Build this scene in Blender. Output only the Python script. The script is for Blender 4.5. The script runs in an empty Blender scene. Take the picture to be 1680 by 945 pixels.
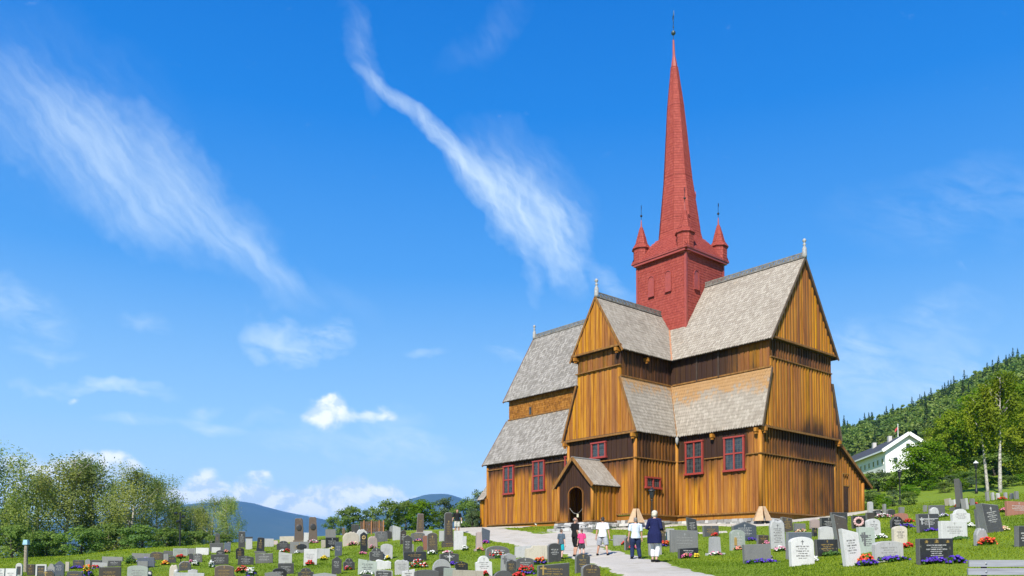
import bpy, math, random
import numpy as np
from mathutils import Vector, Matrix
R_ = math.radians
random.seed(7); rng = np.random.default_rng(7)
SC = bpy.context.scene
COL = SC.collection

# ------------------------------------------------------------------ camera, sky, sun, exposure
EYE = 1.6
FPX, PITCH, PCY = 1364.33, 0.04, 870.3            # focal length in photo pixels, tilt, principal row (rising front)
cam_d = bpy.data.cameras.new('camera'); cam = bpy.data.objects.new('camera', cam_d); COL.objects.link(cam)
cam.location = (0, 0, EYE); cam.rotation_euler = (math.pi/2 + PITCH, 0, 0)
cam_d.sensor_width = 36; cam_d.lens = 36*FPX/1680; cam_d.shift_y = (PCY-472.5)/1680
cam_d.clip_start = .1; cam_d.clip_end = 60000
SC.camera = cam
SUN_AZ, SUN_EL = R_(-112.5), R_(41)                # direction towards the sun, behind the camera and to the left
SC.view_settings.view_transform = 'Standard'; SC.view_settings.look = 'None'
SC.view_settings.exposure = 0.78; SC.view_settings.gamma = 1; SC.view_settings.use_curve_mapping = False
SUN_STRENGTH = 4.9; SKY_STRENGTH = 0.085
sd = bpy.data.lights.new('sun', 'SUN'); sd.energy = SUN_STRENGTH; sd.angle = R_(.53); sd.color = (1, .955, .88)
sun = bpy.data.objects.new('sun', sd); COL.objects.link(sun)
sun.rotation_euler = Vector((math.cos(SUN_AZ)*math.cos(SUN_EL), math.sin(SUN_AZ)*math.cos(SUN_EL), math.sin(SUN_EL))).to_track_quat('Z', 'Y').to_euler()

class NT:
    """small helper for building node trees"""
    def __init__(s, tree): s.t = tree; s.n = tree.nodes; s.l = tree.links
    def node(s, ty, ins=None, **kw):
        n = s.n.new(ty)
        for k, v in kw.items(): setattr(n, k, v)
        if ins:
            for k, v in ins.items(): s.set(n.inputs[k], v)
        return n
    def set(s, sock, v):
        if hasattr(v, 'is_linked') or v.__class__.__name__.startswith('NodeSocket'): s.l.new(v, sock)
        else: sock.default_value = v
    def math(s, op, a, b=None, c=None, clamp=False):
        n = s.n.new('ShaderNodeMath'); n.operation = op; n.use_clamp = clamp
        s.set(n.inputs[0], a)
        if b is not None: s.set(n.inputs[1], b)
        if c is not None: s.set(n.inputs[2], c)
        return n.outputs[0]
    def mix(s, f, a, b, mode='MIX'):
        n = s.n.new('ShaderNodeMix'); n.data_type = 'RGBA'; n.blend_type = mode
        s.set(n.inputs[0], f); s.set(n.inputs[6], a); s.set(n.inputs[7], b)
        return n.outputs[2]
    def ramp(s, f, stops, interp='LINEAR'):
        n = s.n.new('ShaderNodeValToRGB'); s.set(n.inputs[0], f); cr = n.color_ramp; cr.interpolation = interp
        while len(cr.elements) < len(stops): cr.elements.new(.5)
        for e, (p, c) in zip(cr.elements, stops):
            e.position = p; e.color = c if len(c) == 4 else (*c, 1)
        return n.outputs[0]
    def noise(s, vec, scale, detail=4, rough=.55, dist=0.0, out='Fac'):
        n = s.n.new('ShaderNodeTexNoise'); s.set(n.inputs['Vector'], vec)
        n.inputs['Scale'].default_value = scale; n.inputs['Detail'].default_value = detail
        n.inputs['Roughness'].default_value = rough; n.inputs['Distortion'].default_value = dist
        return n.outputs[out]
    def mapping(s, vec, loc=(0,0,0), rot=(0,0,0), sc=(1,1,1), ty='POINT'):
        n = s.n.new('ShaderNodeMapping'); n.vector_type = ty; s.set(n.inputs[0], vec)
        n.inputs['Location'].default_value = loc; n.inputs['Rotation'].default_value = rot; n.inputs['Scale'].default_value = sc
        return n.outputs[0]
    def step(s, v, lo, hi):
        n = s.n.new('ShaderNodeMapRange'); n.interpolation_type = 'SMOOTHSTEP'; s.set(n.inputs[0], v)
        n.inputs[1].default_value = lo; n.inputs[2].default_value = hi
        return n.outputs[0]
c4 = lambda c: (*c, 1) if len(c) == 3 else c

def build_world():
    w = bpy.data.worlds.new('World'); SC.world = w; w.use_nodes = True
    T = NT(w.node_tree); T.n.clear()
    out = T.node('ShaderNodeOutputWorld'); bg = T.node('ShaderNodeBackground')
    T.l.new(bg.outputs[0], out.inputs[0])
    sky = T.node('ShaderNodeTexSky', sky_type='NISHITA', sun_disc=False)
    sky.sun_elevation = SUN_EL; sky.sun_rotation = math.pi/2 - SUN_AZ
    sky.air_density = 1.0; sky.dust_density = .35; sky.ozone_density = 1.6; sky.altitude = 300
    tc = T.node('ShaderNodeTexCoord').outputs['Generated']
    sp = T.node('ShaderNodeSeparateXYZ', {0: tc})
    y = T.math('MAXIMUM', sp.outputs[1], .02)
    a = T.math('DIVIDE', sp.outputs[0], y); b = T.math('DIVIDE', sp.outputs[2], y)
    ab = T.node('ShaderNodeCombineXYZ', {0: a, 1: b}).outputs[0]
    front = T.step(sp.outputs[1], .02, .15)
    # base sky: clear, saturated blue overhead, pale near the horizon (Nishita scattering, graded by elevation)
    hsv = T.node('ShaderNodeHueSaturation', {'Color': sky.outputs[0], 'Saturation': 1.25, 'Value': 1.0}).outputs[0]
    el = T.math('MAXIMUM', sp.outputs[2], 0.0)
    k = .80/SKY_STRENGTH
    grade = T.ramp(el, [(0.0, (.56*k, .72*k, .80*k)), (.06, (.49*k, .68*k, .80*k)), (.16, (.275*k, .515*k, .775*k)), (.33, (.065*k, .285*k, .69*k)), (.48, (.008*k, .18*k, .60*k)), (.60, (.001*k, .132*k, .51*k)), (1.0, (.001*k, .10*k, .40*k))])
    tint = T.mix(.93, hsv, grade)
    # clouds as directions on the celestial dome: tangent coordinates a (right) and b (up)
    def P(x, yy): return ((x-840)/FPX, (927-yy)/FPX)
    wob = T.noise(ab, 9, 4, .6, out='Color')
    wv = T.node('ShaderNodeVectorMath', operation='SUBTRACT'); T.l.new(wob, wv.inputs[0]); wv.inputs[1].default_value = (.5, .5, .5)
    def warped(k):
        n = T.node('ShaderNodeVectorMath', operation='MULTIPLY_ADD'); T.l.new(wv.outputs[0], n.inputs[0])
        n.inputs[1].default_value = (k, k, 0); T.l.new(ab, n.inputs[2]); return n.outputs[0]
    w1, w2 = warped(.10), warped(.035)
    def blob(vec, x, yy, L, W, ang):
        px, py = P(x, yy)
        m = T.mapping(vec, (px, py, 0), (0, 0, R_(ang)), (L/FPX, W/FPX, 1), 'TEXTURE')
        g = T.node('ShaderNodeTexGradient', {0: m}, gradient_type='SPHERICAL')
        return g.outputs['Fac']
    def acc(items):
        r = None
        for v, k in items:
            v = T.math('MULTIPLY', v, k); r = v if r is None else T.math('ADD', r, v)
        return r
    # cirrus streaks: combed fibres
    def fibres(ang, sx, sy, det=5, dist=.25, rough=.6):
        m = T.mapping(wv2, (0, 0, 0), (0, 0, R_(ang)), (sx, sy, 1), 'TEXTURE')
        return T.noise(m, 1, det, rough, dist)
    wv2 = warped(.05)
    fA = fibres(-40, .20, .020, 8); fA2 = fibres(-62, .10, .012, 8)
    mA = acc([(blob(w1, 130, 225, 330, 105, -33), 1.25), (blob(w1, 250, 300, 290, 95, -38), 1.1), (blob(w1, 375, 395, 170, 48, -38), 1.0),
              (blob(w2, 450, 440, 110, 20, -35), .75), (blob(w1, 560, 470, 110, 30, -36), .22), (blob(w1, 60, 150, 300, 170, -32), .35)])
    fA = fibres(-47, .20, .014, 10); fB2_ = T.noise(ab, 40, 6, .7)
    A = T.math('MULTIPLY', T.math('MULTIPLY', mA, .195), T.math('ADD', .48, T.math('ADD', T.math('MULTIPLY', T.step(fA, .25, .80), .70), T.math('MULTIPLY', T.step(fA2, .30, .78), .35))))
    mB = acc([(blob(w2, 640, 140, 100, 17, -36), .95), (blob(w2, 730, 225, 125, 22, -48), 1.4), (blob(w2, 800, 305, 120, 36, -46), 1.3), (blob(w1, 820, 300, 130, 50, -44), .5),
              (blob(w1, 880, 365, 115, 66, -47), 1.45), (blob(w1, 908, 405, 85, 36, -60), .8), (blob(w1, 585, 60, 110, 34, -78), .34), (blob(w1, 860, 285, 150, 90, -40), .35),
              (blob(w1, 880, 450, 60, 18, -70), .35), (blob(w1, 800, 30, 120, 40, 40), .12)])
    fB = fibres(-38, .14, .012, 8); fB3 = fibres(-68, .07, .010, 8)
    B = T.math('MULTIPLY', T.math('MULTIPLY', mB, .42), T.math('ADD', .40, T.math('ADD', T.math('MULTIPLY', T.step(fB, .28, .76), .45), T.math('MULTIPLY', T.step(fB3, .32, .76), .50))))
    mC = acc([(blob(w1, 20, 490, 110, 50, -25), .5), (blob(w1, 170, 632, 120, 20, -6), 1.1), (blob(w1, 60, 628, 60, 14, -4), .4), (blob(w1, 60, 565, 70, 18, -8), .4), (blob(w2, 215, 690, 75, 11, -2), .9), (blob(w2, 345, 700, 75, 11, -12), .85),
              (blob(w1, 450, 548, 70, 42, -15), 1.0), (blob(w1, 530, 550, 60, 42, 20), 1.05), (blob(w2, 455, 585, 40, 10, 0), .4), (blob(w1, 230, 525, 50, 20, -20), .3), (blob(w2, 700, 576, 40, 9, -3), .5),
              (blob(w1, 480, 738, 80, 22, -8), .4), (blob(w1, 600, 735, 150, 40, -10), .45), (blob(w1, 690, 745, 90, 30, -8), .5), (blob(w1, 450, 695, 60, 18, 0), .35), (blob(w1, 640, 700, 70, 30, 10), .25),
              (blob(w1, 1430, 620, 130, 90, 20), .5), (blob(w1, 1400, 570, 90, 50, 30), .3), (blob(w1, 1560, 600, 130, 60, 15), .5), (blob(w1, 1540, 520, 110, 50, 10), .3), (blob(w1, 1000, 450, 70, 25, -20), .4),
              (blob(w1, 1600, 330, 260, 90, 10), .16), (blob(w1, 330, 670, 40, 12, 0), .5), (blob(w1, 840, 590, 60, 12, 0), .3), (blob(w1, 770, 800, 90, 26, 4), .5)])
    fC = T.noise(T.mapping(ab, (0,0,0), (0,0,R_(-12)), (.06, .022, 1), 'TEXTURE'), 1, 6, .62, .5)
    Cc = T.math('MULTIPLY', T.math('MULTIPLY', mC, .75), T.step(fC, .25, .75))
    cir = T.math('ADD', T.math('ADD', A, B), Cc)
    cir = T.math('MULTIPLY', T.math('SUBTRACT', 1.0, T.math('POWER', 2.718, T.math('MULTIPLY', cir, -1.5))), .92)
    # cumulus low over the valley
    mD = acc([(blob(w2, 538, 684, 50, 40, 0), 1.3), (blob(w2, 548, 662, 26, 28, 0), 1.1), (blob(w2, 332, 672, 26, 14, 0), .75), (blob(w2, 430, 782, 30, 12, 0), .7), (blob(w2, 640, 690, 26, 12, 0), .6), (blob(w2, 120, 655, 20, 10, 0), .6), (blob(w2, 605, 682, 50, 26, 0), .95), (blob(w2, 510, 690, 40, 20, 0), .5),
              (blob(w2, 335, 788, 44, 34, 0), 1.3), (blob(w2, 320, 815, 90, 30, 0), .9), (blob(w2, 400, 806, 60, 34, 0), 1.15), (blob(w2, 455, 818, 80, 30, 0), 1.0), (blob(w2, 585, 800, 48, 32, 0), 1.3), (blob(w2, 530, 805, 50, 24, 0), .95),
              (blob(w2, 640, 806, 46, 22, 0), .95), (blob(w2, 560, 830, 160, 40, 0), 1.1), (blob(w2, 420, 835, 200, 30, 0), .8), (blob(w2, 140, 770, 120, 40, 0), 1.2), (blob(w2, 195, 762, 60, 28, 0), .8), (blob(w2, 30, 770, 80, 40, 0), 1.1),
              (blob(w2, 250, 830, 90, 40, 0), .9), (blob(w2, 100, 820, 250, 60, 0), .9), (blob(w2, 700, 828, 100, 18, 0), .6), (blob(w2, 418, 778, 26, 9, 0), .6), (blob(w2, 795, 805, 20, 40, 0), .5)])
    nD = T.noise(T.mapping(ab, sc=(1, 1.35, 1)), 21, 9, .58, .3)
    dD = T.math('ADD', T.math('MULTIPLY', mD, .9), T.math('SUBTRACT', T.math('MULTIPLY', nD, 1.5), .95))
    cum = T.math('MULTIPLY', T.step(dD, .04, .80), .96)
    # sunlit tops, bluish grey undersides: compare density a little further up
    up = T.node('ShaderNodeVectorMath', operation='ADD'); T.l.new(ab, up.inputs[0]); up.inputs[1].default_value = (-.006, .012, 0)
    nU = T.noise(T.mapping(up.outputs[0], sc=(1, 1.35, 1)), 21, 5, .55, .3)
    lit = T.step(T.math('SUBTRACT', nD, nU), -.09, .10)
    ccol = T.mix(lit, (5.2, 6.4, 7.2, 1), (8.4, 8.7, 8.7, 1))
    cmask = T.math('MULTIPLY', front, cum); imask = T.math('MULTIPLY', front, cir)
    c1 = T.mix(imask, tint, (6.3, 7.45, 8.0, 1)); c2 = T.mix(cmask, c1, ccol)
    T.l.new(c2, bg.inputs[0]); bg.inputs[1].default_value = SKY_STRENGTH
build_world()

# ------------------------------------------------------------------ helpers
def tag(o, label=None, cat=None, group=None, kind=None):
    if label: o['label'] = label
    if cat: o['category'] = cat
    if group: o['group'] = group
    if kind: o['kind'] = kind
    return o
def empty(name, loc=(0,0,0), rz=0, **kw):
    o = bpy.data.objects.new(name, None); COL.objects.link(o); o.location = loc; o.rotation_euler = (0, 0, rz); o.empty_display_size = .2
    return tag(o, **kw)
def link(name, me, m=None, parent=None, smooth=False):
    if m is not None:
        for mm in (m if isinstance(m, (list, tuple)) else [m]): me.materials.append(mm)
    if smooth: me.polygons.foreach_set('use_smooth', np.ones(len(me.polygons), bool))
    o = bpy.data.objects.new(name, me); COL.objects.link(o)
    if parent is not None: o.parent = parent
    return o
class MB:
    """collects geometry for ONE mesh object"""
    def __init__(s): s.v = []; s.f = []; s.mi = []; s.cur = 0; s.att = None
    def vert(s, p): s.v.append(tuple(p)); return len(s.v)-1
    def face(s, idx): s.f.append(tuple(idx)); s.mi.append(s.cur)
    def poly(s, pts): s.face([s.vert(p) for p in pts])
    def box(s, c, size, rot=None, taper=1.0):
        hx, hy, hz = size[0]/2, size[1]/2, size[2]/2; n = len(s.v)
        for z in (-hz, hz):
            k = taper if z > 0 else 1
            for x, y in ((-hx,-hy),(hx,-hy),(hx,hy),(-hx,hy)):
                p = Vector((x*k, y*k, z))
                if rot is not None: p = rot @ p
                s.v.append((p.x+c[0], p.y+c[1], p.z+c[2]))
        for f in ((0,3,2,1),(4,5,6,7),(0,1,5,4),(1,2,6,5),(2,3,7,6),(3,0,4,7)): s.face([n+i for i in f])
    def bar(s, a, b, w, h=None, up=(0,0,1)):
        a, b = Vector(a), Vector(b); d = b-a; L = d.length; d.normalize(); h = h or w
        u = Vector(up)
        if abs(d.dot(u)) > .98: u = Vector((0, 1, 0))
        x = d.cross(u).normalized(); z = x.cross(d); n = len(s.v)
        for p in (a, b):
            for i, j in ((-1,-1),(1,-1),(1,1),(-1,1)): s.v.append(tuple(p + x*(w/2*i) + z*(h/2*j)))
        for f in ((0,1,2,3),(7,6,5,4),(0,4,5,1),(1,5,6,2),(2,6,7,3),(3,7,4,0)): s.face([n+i for i in f])
    def tube(s, pts, rad, seg=8, cap=True, sq=None):
        pts = [Vector(p) for p in pts]; n0 = len(s.v); N = len(pts)
        if not hasattr(rad, '__len__'): rad = [rad]*N
        x = None
        for i, p in enumerate(pts):
            d = (pts[min(i+1, N-1)]-pts[max(i-1, 0)]).normalized()
            if x is None:
                u = Vector((1, 0, 0)) if abs(d.x) < .8 else Vector((0, 1, 0)); x = (u - d*u.dot(d)).normalized()
            else: x = (x - d*x.dot(d)).normalized()
            y = d.cross(x); r = rad[i]; rx, ry = r if hasattr(r, '__len__') else (r, r)
            for k in range(seg):
                a = 2*math.pi*k/seg; s.v.append(tuple(p + x*(math.cos(a)*rx) + y*(math.sin(a)*ry)))
        for i in range(N-1):
            for k in range(seg):
                a = n0+i*seg+k; b = n0+i*seg+(k+1) % seg; s.face((a, b, b+seg, a+seg))
        if cap:
            s.face([n0+k for k in range(seg)][::-1]); s.face([n0+(N-1)*seg+k for k in range(seg)])
    def lathe(s, prof, c=(0,0,0), seg=12, ang0=0.0, lean=None):
        n0 = len(s.v); N = len(prof)
        for r, z in prof:
            lx, ly = lean(z) if lean else (0, 0)
            for k in range(seg):
                a = ang0+2*math.pi*k/seg; s.v.append((c[0]+lx+math.cos(a)*r, c[1]+ly+math.sin(a)*r, c[2]+z))
        for i in range(N-1):
            for k in range(seg):
                a = n0+i*seg+k; b = n0+i*seg+(k+1) % seg; s.face((a, b, b+seg, a+seg))
        s.face([n0+k for k in range(seg)][::-1]); s.face([n0+(N-1)*seg+k for k in range(seg)])
    def prism(s, pts, off):
        """closed polygon pts extruded by vector off"""
        off = Vector(off); n0 = len(s.v); n = len(pts)
        for p in pts: s.v.append(tuple(p))
        for p in pts: s.v.append(tuple(Vector(p)+off))
        s.face(range(n0, n0+n)); s.face([n0+n+i for i in range(n)][::-1])
        for i in range(n): j = (i+1) % n; s.face((n0+i, n0+n+i, n0+n+j, n0+j))
    def blob(s, c, r, seg=8, ring=5, jit=0):
        c = Vector(c); r = r if hasattr(r, '__len__') else (r, r, r); n0 = len(s.v)
        top = s.vert(c+Vector((0, 0, r[2])))
        for i in range(1, ring):
            t = math.pi*i/ring
            for k in range(seg):
                a = 2*math.pi*k/seg; j = 1+random.uniform(-jit, jit)
                s.v.append(tuple(c+Vector((math.sin(t)*math.cos(a)*r[0]*j, math.sin(t)*math.sin(a)*r[1]*j, math.cos(t)*r[2]*j))))
        bot = s.vert(c-Vector((0, 0, r[2])))
        for k in range(seg): s.face((top, n0+1+k, n0+1+(k+1) % seg))
        for i in range(ring-2):
            for k in range(seg):
                a = n0+1+i*seg+k; b = n0+1+i*seg+(k+1) % seg; s.face((a, a+seg, b+seg, b))
        l = n0+1+(ring-2)*seg
        for k in range(seg): s.face((l+k, bot, l+(k+1) % seg))
    def mesh(s, name, fix=False):
        me = bpy.data.meshes.new(name); me.from_pydata(s.v, [], s.f); me.update()
        if any(s.mi): me.polygons.foreach_set('material_index', np.array(s.mi, dtype=np.int32))
        if s.att is not None:
            at = me.attributes.new('tar', 'FLOAT', 'POINT'); at.data.foreach_set('value', np.array(s.att, dtype=np.float32))  # tarring, plus shade painted into some walls
        if fix:
            import bmesh
            bm = bmesh.new(); bm.from_mesh(me); bmesh.ops.recalc_face_normals(bm, faces=bm.faces); bm.to_mesh(me); bm.free()
        return me
    def build(s, name, m, parent=None, smooth=False, fix=False): return link(name, s.mesh(name, fix), m, parent, smooth)

def np_mesh(name, verts, faces, m, parent=None, smooth=False):
    """verts (n,3), faces (m,k) numpy arrays"""
    me = bpy.data.meshes.new(name); k = faces.shape[1]
    me.vertices.add(len(verts)); me.vertices.foreach_set('co', np.ascontiguousarray(verts, dtype=np.float32).ravel())
    me.loops.add(faces.size); me.loops.foreach_set('vertex_index', np.ascontiguousarray(faces, dtype=np.int32).ravel())
    me.polygons.add(len(faces)); me.polygons.foreach_set('loop_start', np.arange(len(faces), dtype=np.int32)*k)
    me.update(calc_edges=True); me.validate()
    return link(name, me, m, parent, smooth)

# ------------------------------------------------------------------ materials
MATS = {}; ALBEDO = .80
def mat(name, fn):
    if name in MATS: return MATS[name]
    m = bpy.data.materials.new(name); m.use_nodes = True; T = NT(m.node_tree); T.n.clear()
    out = T.node('ShaderNodeOutputMaterial'); b = T.node('ShaderNodeBsdfPrincipled'); T.l.new(b.outputs[0], out.inputs[0])
    T.b = b; T.out = out
    fn(T); MATS[name] = m
    for n in list(T.n):                                  # one overall reflectance level for the place
        for key in ('Base Color', 'Color'):
            if n.type in ('BSDF_PRINCIPLED', 'BSDF_DIFFUSE', 'BSDF_TRANSLUCENT') and key in n.inputs:
                s = n.inputs[key]; src = s.links[0].from_socket if s.is_linked else tuple(s.default_value)
                mx = T.mix(1.0, src, (ALBEDO, ALBEDO, ALBEDO, 1), 'MULTIPLY'); T.l.new(mx, s)
    return m
def P(T, **kw):
    for k, v in kw.items(): T.set(T.b.inputs[k.replace('_', ' ')], v)
def objco(T): return T.node('ShaderNodeTexCoord').outputs['Object']
def island(T): return T.node('ShaderNodeNewGeometry').outputs['Random Per Island']
def bump(T, h, s=.3, d=.02):
    n = T.node('ShaderNodeBump', {'Height': h}); n.inputs['Strength'].default_value = s; n.inputs['Distance'].default_value = d
    T.l.new(n.outputs[0], T.b.inputs['Normal'])
def plain(name, col, rough=.6, metal=0.0, var=.12, scale=12, spec=.5):
    def f(T):
        n = T.noise(objco(T), scale, 4, .6)
        k = T.ramp(n, [(.25, tuple(c*(1-var*2) for c in col)), (.75, tuple(min(1, c*(1+var*1.6)) for c in col))])
        P(T, Base_Color=k, Roughness=rough, Metallic=metal, Specular_IOR_Level=spec)
    return mat(name, f)
def granite(name, col, rough=.45, speck=.35, scale=90):
    def f(T):
        co = objco(T); n1 = T.noise(co, scale, 2, .7); n2 = T.noise(co, 3.5, 4, .65); n3 = T.noise(T.mapping(co, sc=(6, 6, 1.6)), 1.5, 4, .6)
        k = T.ramp(n1, [(.3, tuple(c*(1-speck) for c in col)), (.5, col), (.72, tuple(min(.85, c*(1+speck)+.01) for c in col))])
        k = T.mix(T.math('MULTIPLY', T.step(n2, .5, .75), .4), k, tuple(c*.62 for c in col)+(1,))
        k = T.mix(T.math('MULTIPLY', T.step(n3, .58, .8), .35), k, (.16, .15, .11, 1))
        oi = T.node('ShaderNodeObjectInfo').outputs['Random']; sh = T.node('ShaderNodeVectorMath', operation='ADD'); T.l.new(co, sh.inputs[0]); T.l.new(T.node('ShaderNodeCombineXYZ', {0: T.math('MULTIPLY', oi, 50.0), 1: oi, 2: T.math('MULTIPLY', oi, 9.0)}).outputs[0], sh.inputs[1])
        li = T.noise(sh.outputs[0], 7, 5, .7); drip = T.noise(T.mapping(sh.outputs[0], sc=(9, 9, .9)), 1.3, 4, .65)
        k = T.mix(T.math('MULTIPLY', T.step(li, .60, .72), .55), k, (.30, .29, .20, 1)); k = T.mix(T.math('MULTIPLY', T.step(drip, .52, .75), .40), k, tuple(c*.5 for c in col)+(1,))
        k = T.node('ShaderNodeHueSaturation', {'Color': k, 'Value': T.math('ADD', .74, T.math('MULTIPLY', oi, .46)), 'Saturation': 1.0, 'Hue': .5}).outputs[0]
        P(T, Base_Color=k, Roughness=rough, Specular_IOR_Level=.4); bump(T, n1, .15, .004)
    return mat(name, f)
def wood_fn(gold, dark, mid):
    def f(T):
        co = objco(T); r = island(T)
        rv = T.node('ShaderNodeCombineXYZ', {0: T.math('MULTIPLY', r, 37.0), 1: T.math('MULTIPLY', r, 91.0), 2: 0.0}).outputs[0]
        v = T.node('ShaderNodeVectorMath', operation='ADD'); T.l.new(co, v.inputs[0]); T.l.new(rv, v.inputs[1])
        st = T.noise(T.mapping(v.outputs[0], sc=(11, 11, .38)), 1, 6, .7, .3)          # long vertical grain
        fine = T.noise(T.mapping(v.outputs[0], sc=(60, 60, 2.2)), 1, 3, .6)
        big = T.noise(T.mapping(co, sc=(.5, .5, .28)), 1, 4, .6)
        tar = T.node('ShaderNodeAttribute', attribute_name='tar').outputs['Fac']  # tarring and painted shade together
        k = T.ramp(st, [(.30, mid), (.44, tuple(c*k_ for c, k_ in zip(gold, (.8, .68, .6)))), (.54, gold), (.64, tuple(c*k_ for c, k_ in zip(gold, (1.2, 1.38, 1.5)))), (.80, tuple(c*.5 for c in gold))])
        hs = T.node('ShaderNodeHueSaturation', {'Color': k, 'Hue': T.math('ADD', .490, T.math('MULTIPLY', r, .022)), 'Value': T.math('ADD', .58, T.math('MULTIPLY', r, .66)), 'Saturation': T.math('ADD', .92, T.math('MULTIPLY', r, .12))}).outputs[0]
        # thick dark tarring in streaks, with shade under eaves painted into sheltered boards
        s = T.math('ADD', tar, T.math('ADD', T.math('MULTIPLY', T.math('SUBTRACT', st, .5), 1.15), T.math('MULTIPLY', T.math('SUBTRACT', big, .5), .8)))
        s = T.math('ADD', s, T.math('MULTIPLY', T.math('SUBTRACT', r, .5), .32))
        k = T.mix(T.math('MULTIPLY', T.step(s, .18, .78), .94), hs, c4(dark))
        k = T.mix(T.math('MULTIPLY', T.step(fine, .55, .75), .3), k, tuple(c*.45 for c in mid)+(1,))
        P(T, Base_Color=k, Roughness=.72, Specular_IOR_Level=.3); bump(T, T.math('ADD', T.math('MULTIPLY', fine, .6), st), .35, .012)
    return f
WOOD = mat('tarred_wood', wood_fn((.45, .18, .015), (.020, .009, .008), (.10, .030, .005)))
TRIM = mat('trim_wood', wood_fn((.27, .125, .03), (.04, .022, .014), (.12, .05, .014)))
def shingle_fn(cols, gap, rough=.85, tarcol=None):
    def f(T):
        co = objco(T); r = island(T); tar = T.node('ShaderNodeAttribute', attribute_name='tar').outputs['Fac']
        k = T.ramp(r, cols)
        big = T.noise(co, .55, 5, .65); fine = T.noise(co, 26, 3, .6)
        k = T.mix(T.math('MULTIPLY', T.step(big, .45, .75), .22), k, c4(gap))
        if tarcol:
            s = T.math('ADD', tar, T.math('MULTIPLY', T.math('SUBTRACT', big, .5), .9)); s = T.math('ADD', s, T.math('MULTIPLY', T.math('SUBTRACT', r, .5), .5))
            k = T.mix(T.math('MULTIPLY', T.step(s, .25, .75), .72), k, c4(tarcol))
        k = T.mix(T.math('MULTIPLY', T.step(fine, .5, .8), .45), k, c4(gap))
        P(T, Base_Color=k, Roughness=rough, Specular_IOR_Level=.2)
    return f
SHINGLE = mat('weathered_shingle', shingle_fn([(0, (.32, .275, .222)), (.4, (.365, .320, .262)), (.75, (.405, .358, .296)), (1, (.45, .40, .333))], (.18, .142, .105), tarcol=(.42, .20, .035)))
SHINGLE_RED = mat('red_shingle', shingle_fn([(0, (.31, .055, .041)), (.5, (.345, .066, .048)), (1, (.39, .082, .06))], (.22, .038, .028), .75))
RED = plain('red_paint', (.35, .066, .048), .5, var=.10, scale=7)
REDW = plain('red_window_paint', (.33, .048, .036), .45, var=.08, scale=9)
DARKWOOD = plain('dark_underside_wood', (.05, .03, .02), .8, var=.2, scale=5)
BLACK = plain('black_iron', (.015, .016, .017), .45, var=.1)
def f_glass(T):
    n = T.noise(objco(T), 3.5, 2, .5)
    P(T, Base_Color=T.ramp(n, [(.3, (.018, .022, .026)), (.7, (.06, .075, .08))]), Roughness=.12, Specular_IOR_Level=.6); bump(T, n, .08, .02)
GLASS = mat('old_window_glass', f_glass)
LEAD = plain('lead_bars', (.10, .105, .105), .5)
GREYWOOD = plain('grey_carved_wood', (.36, .36, .35), .8, var=.2, scale=9)
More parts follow.
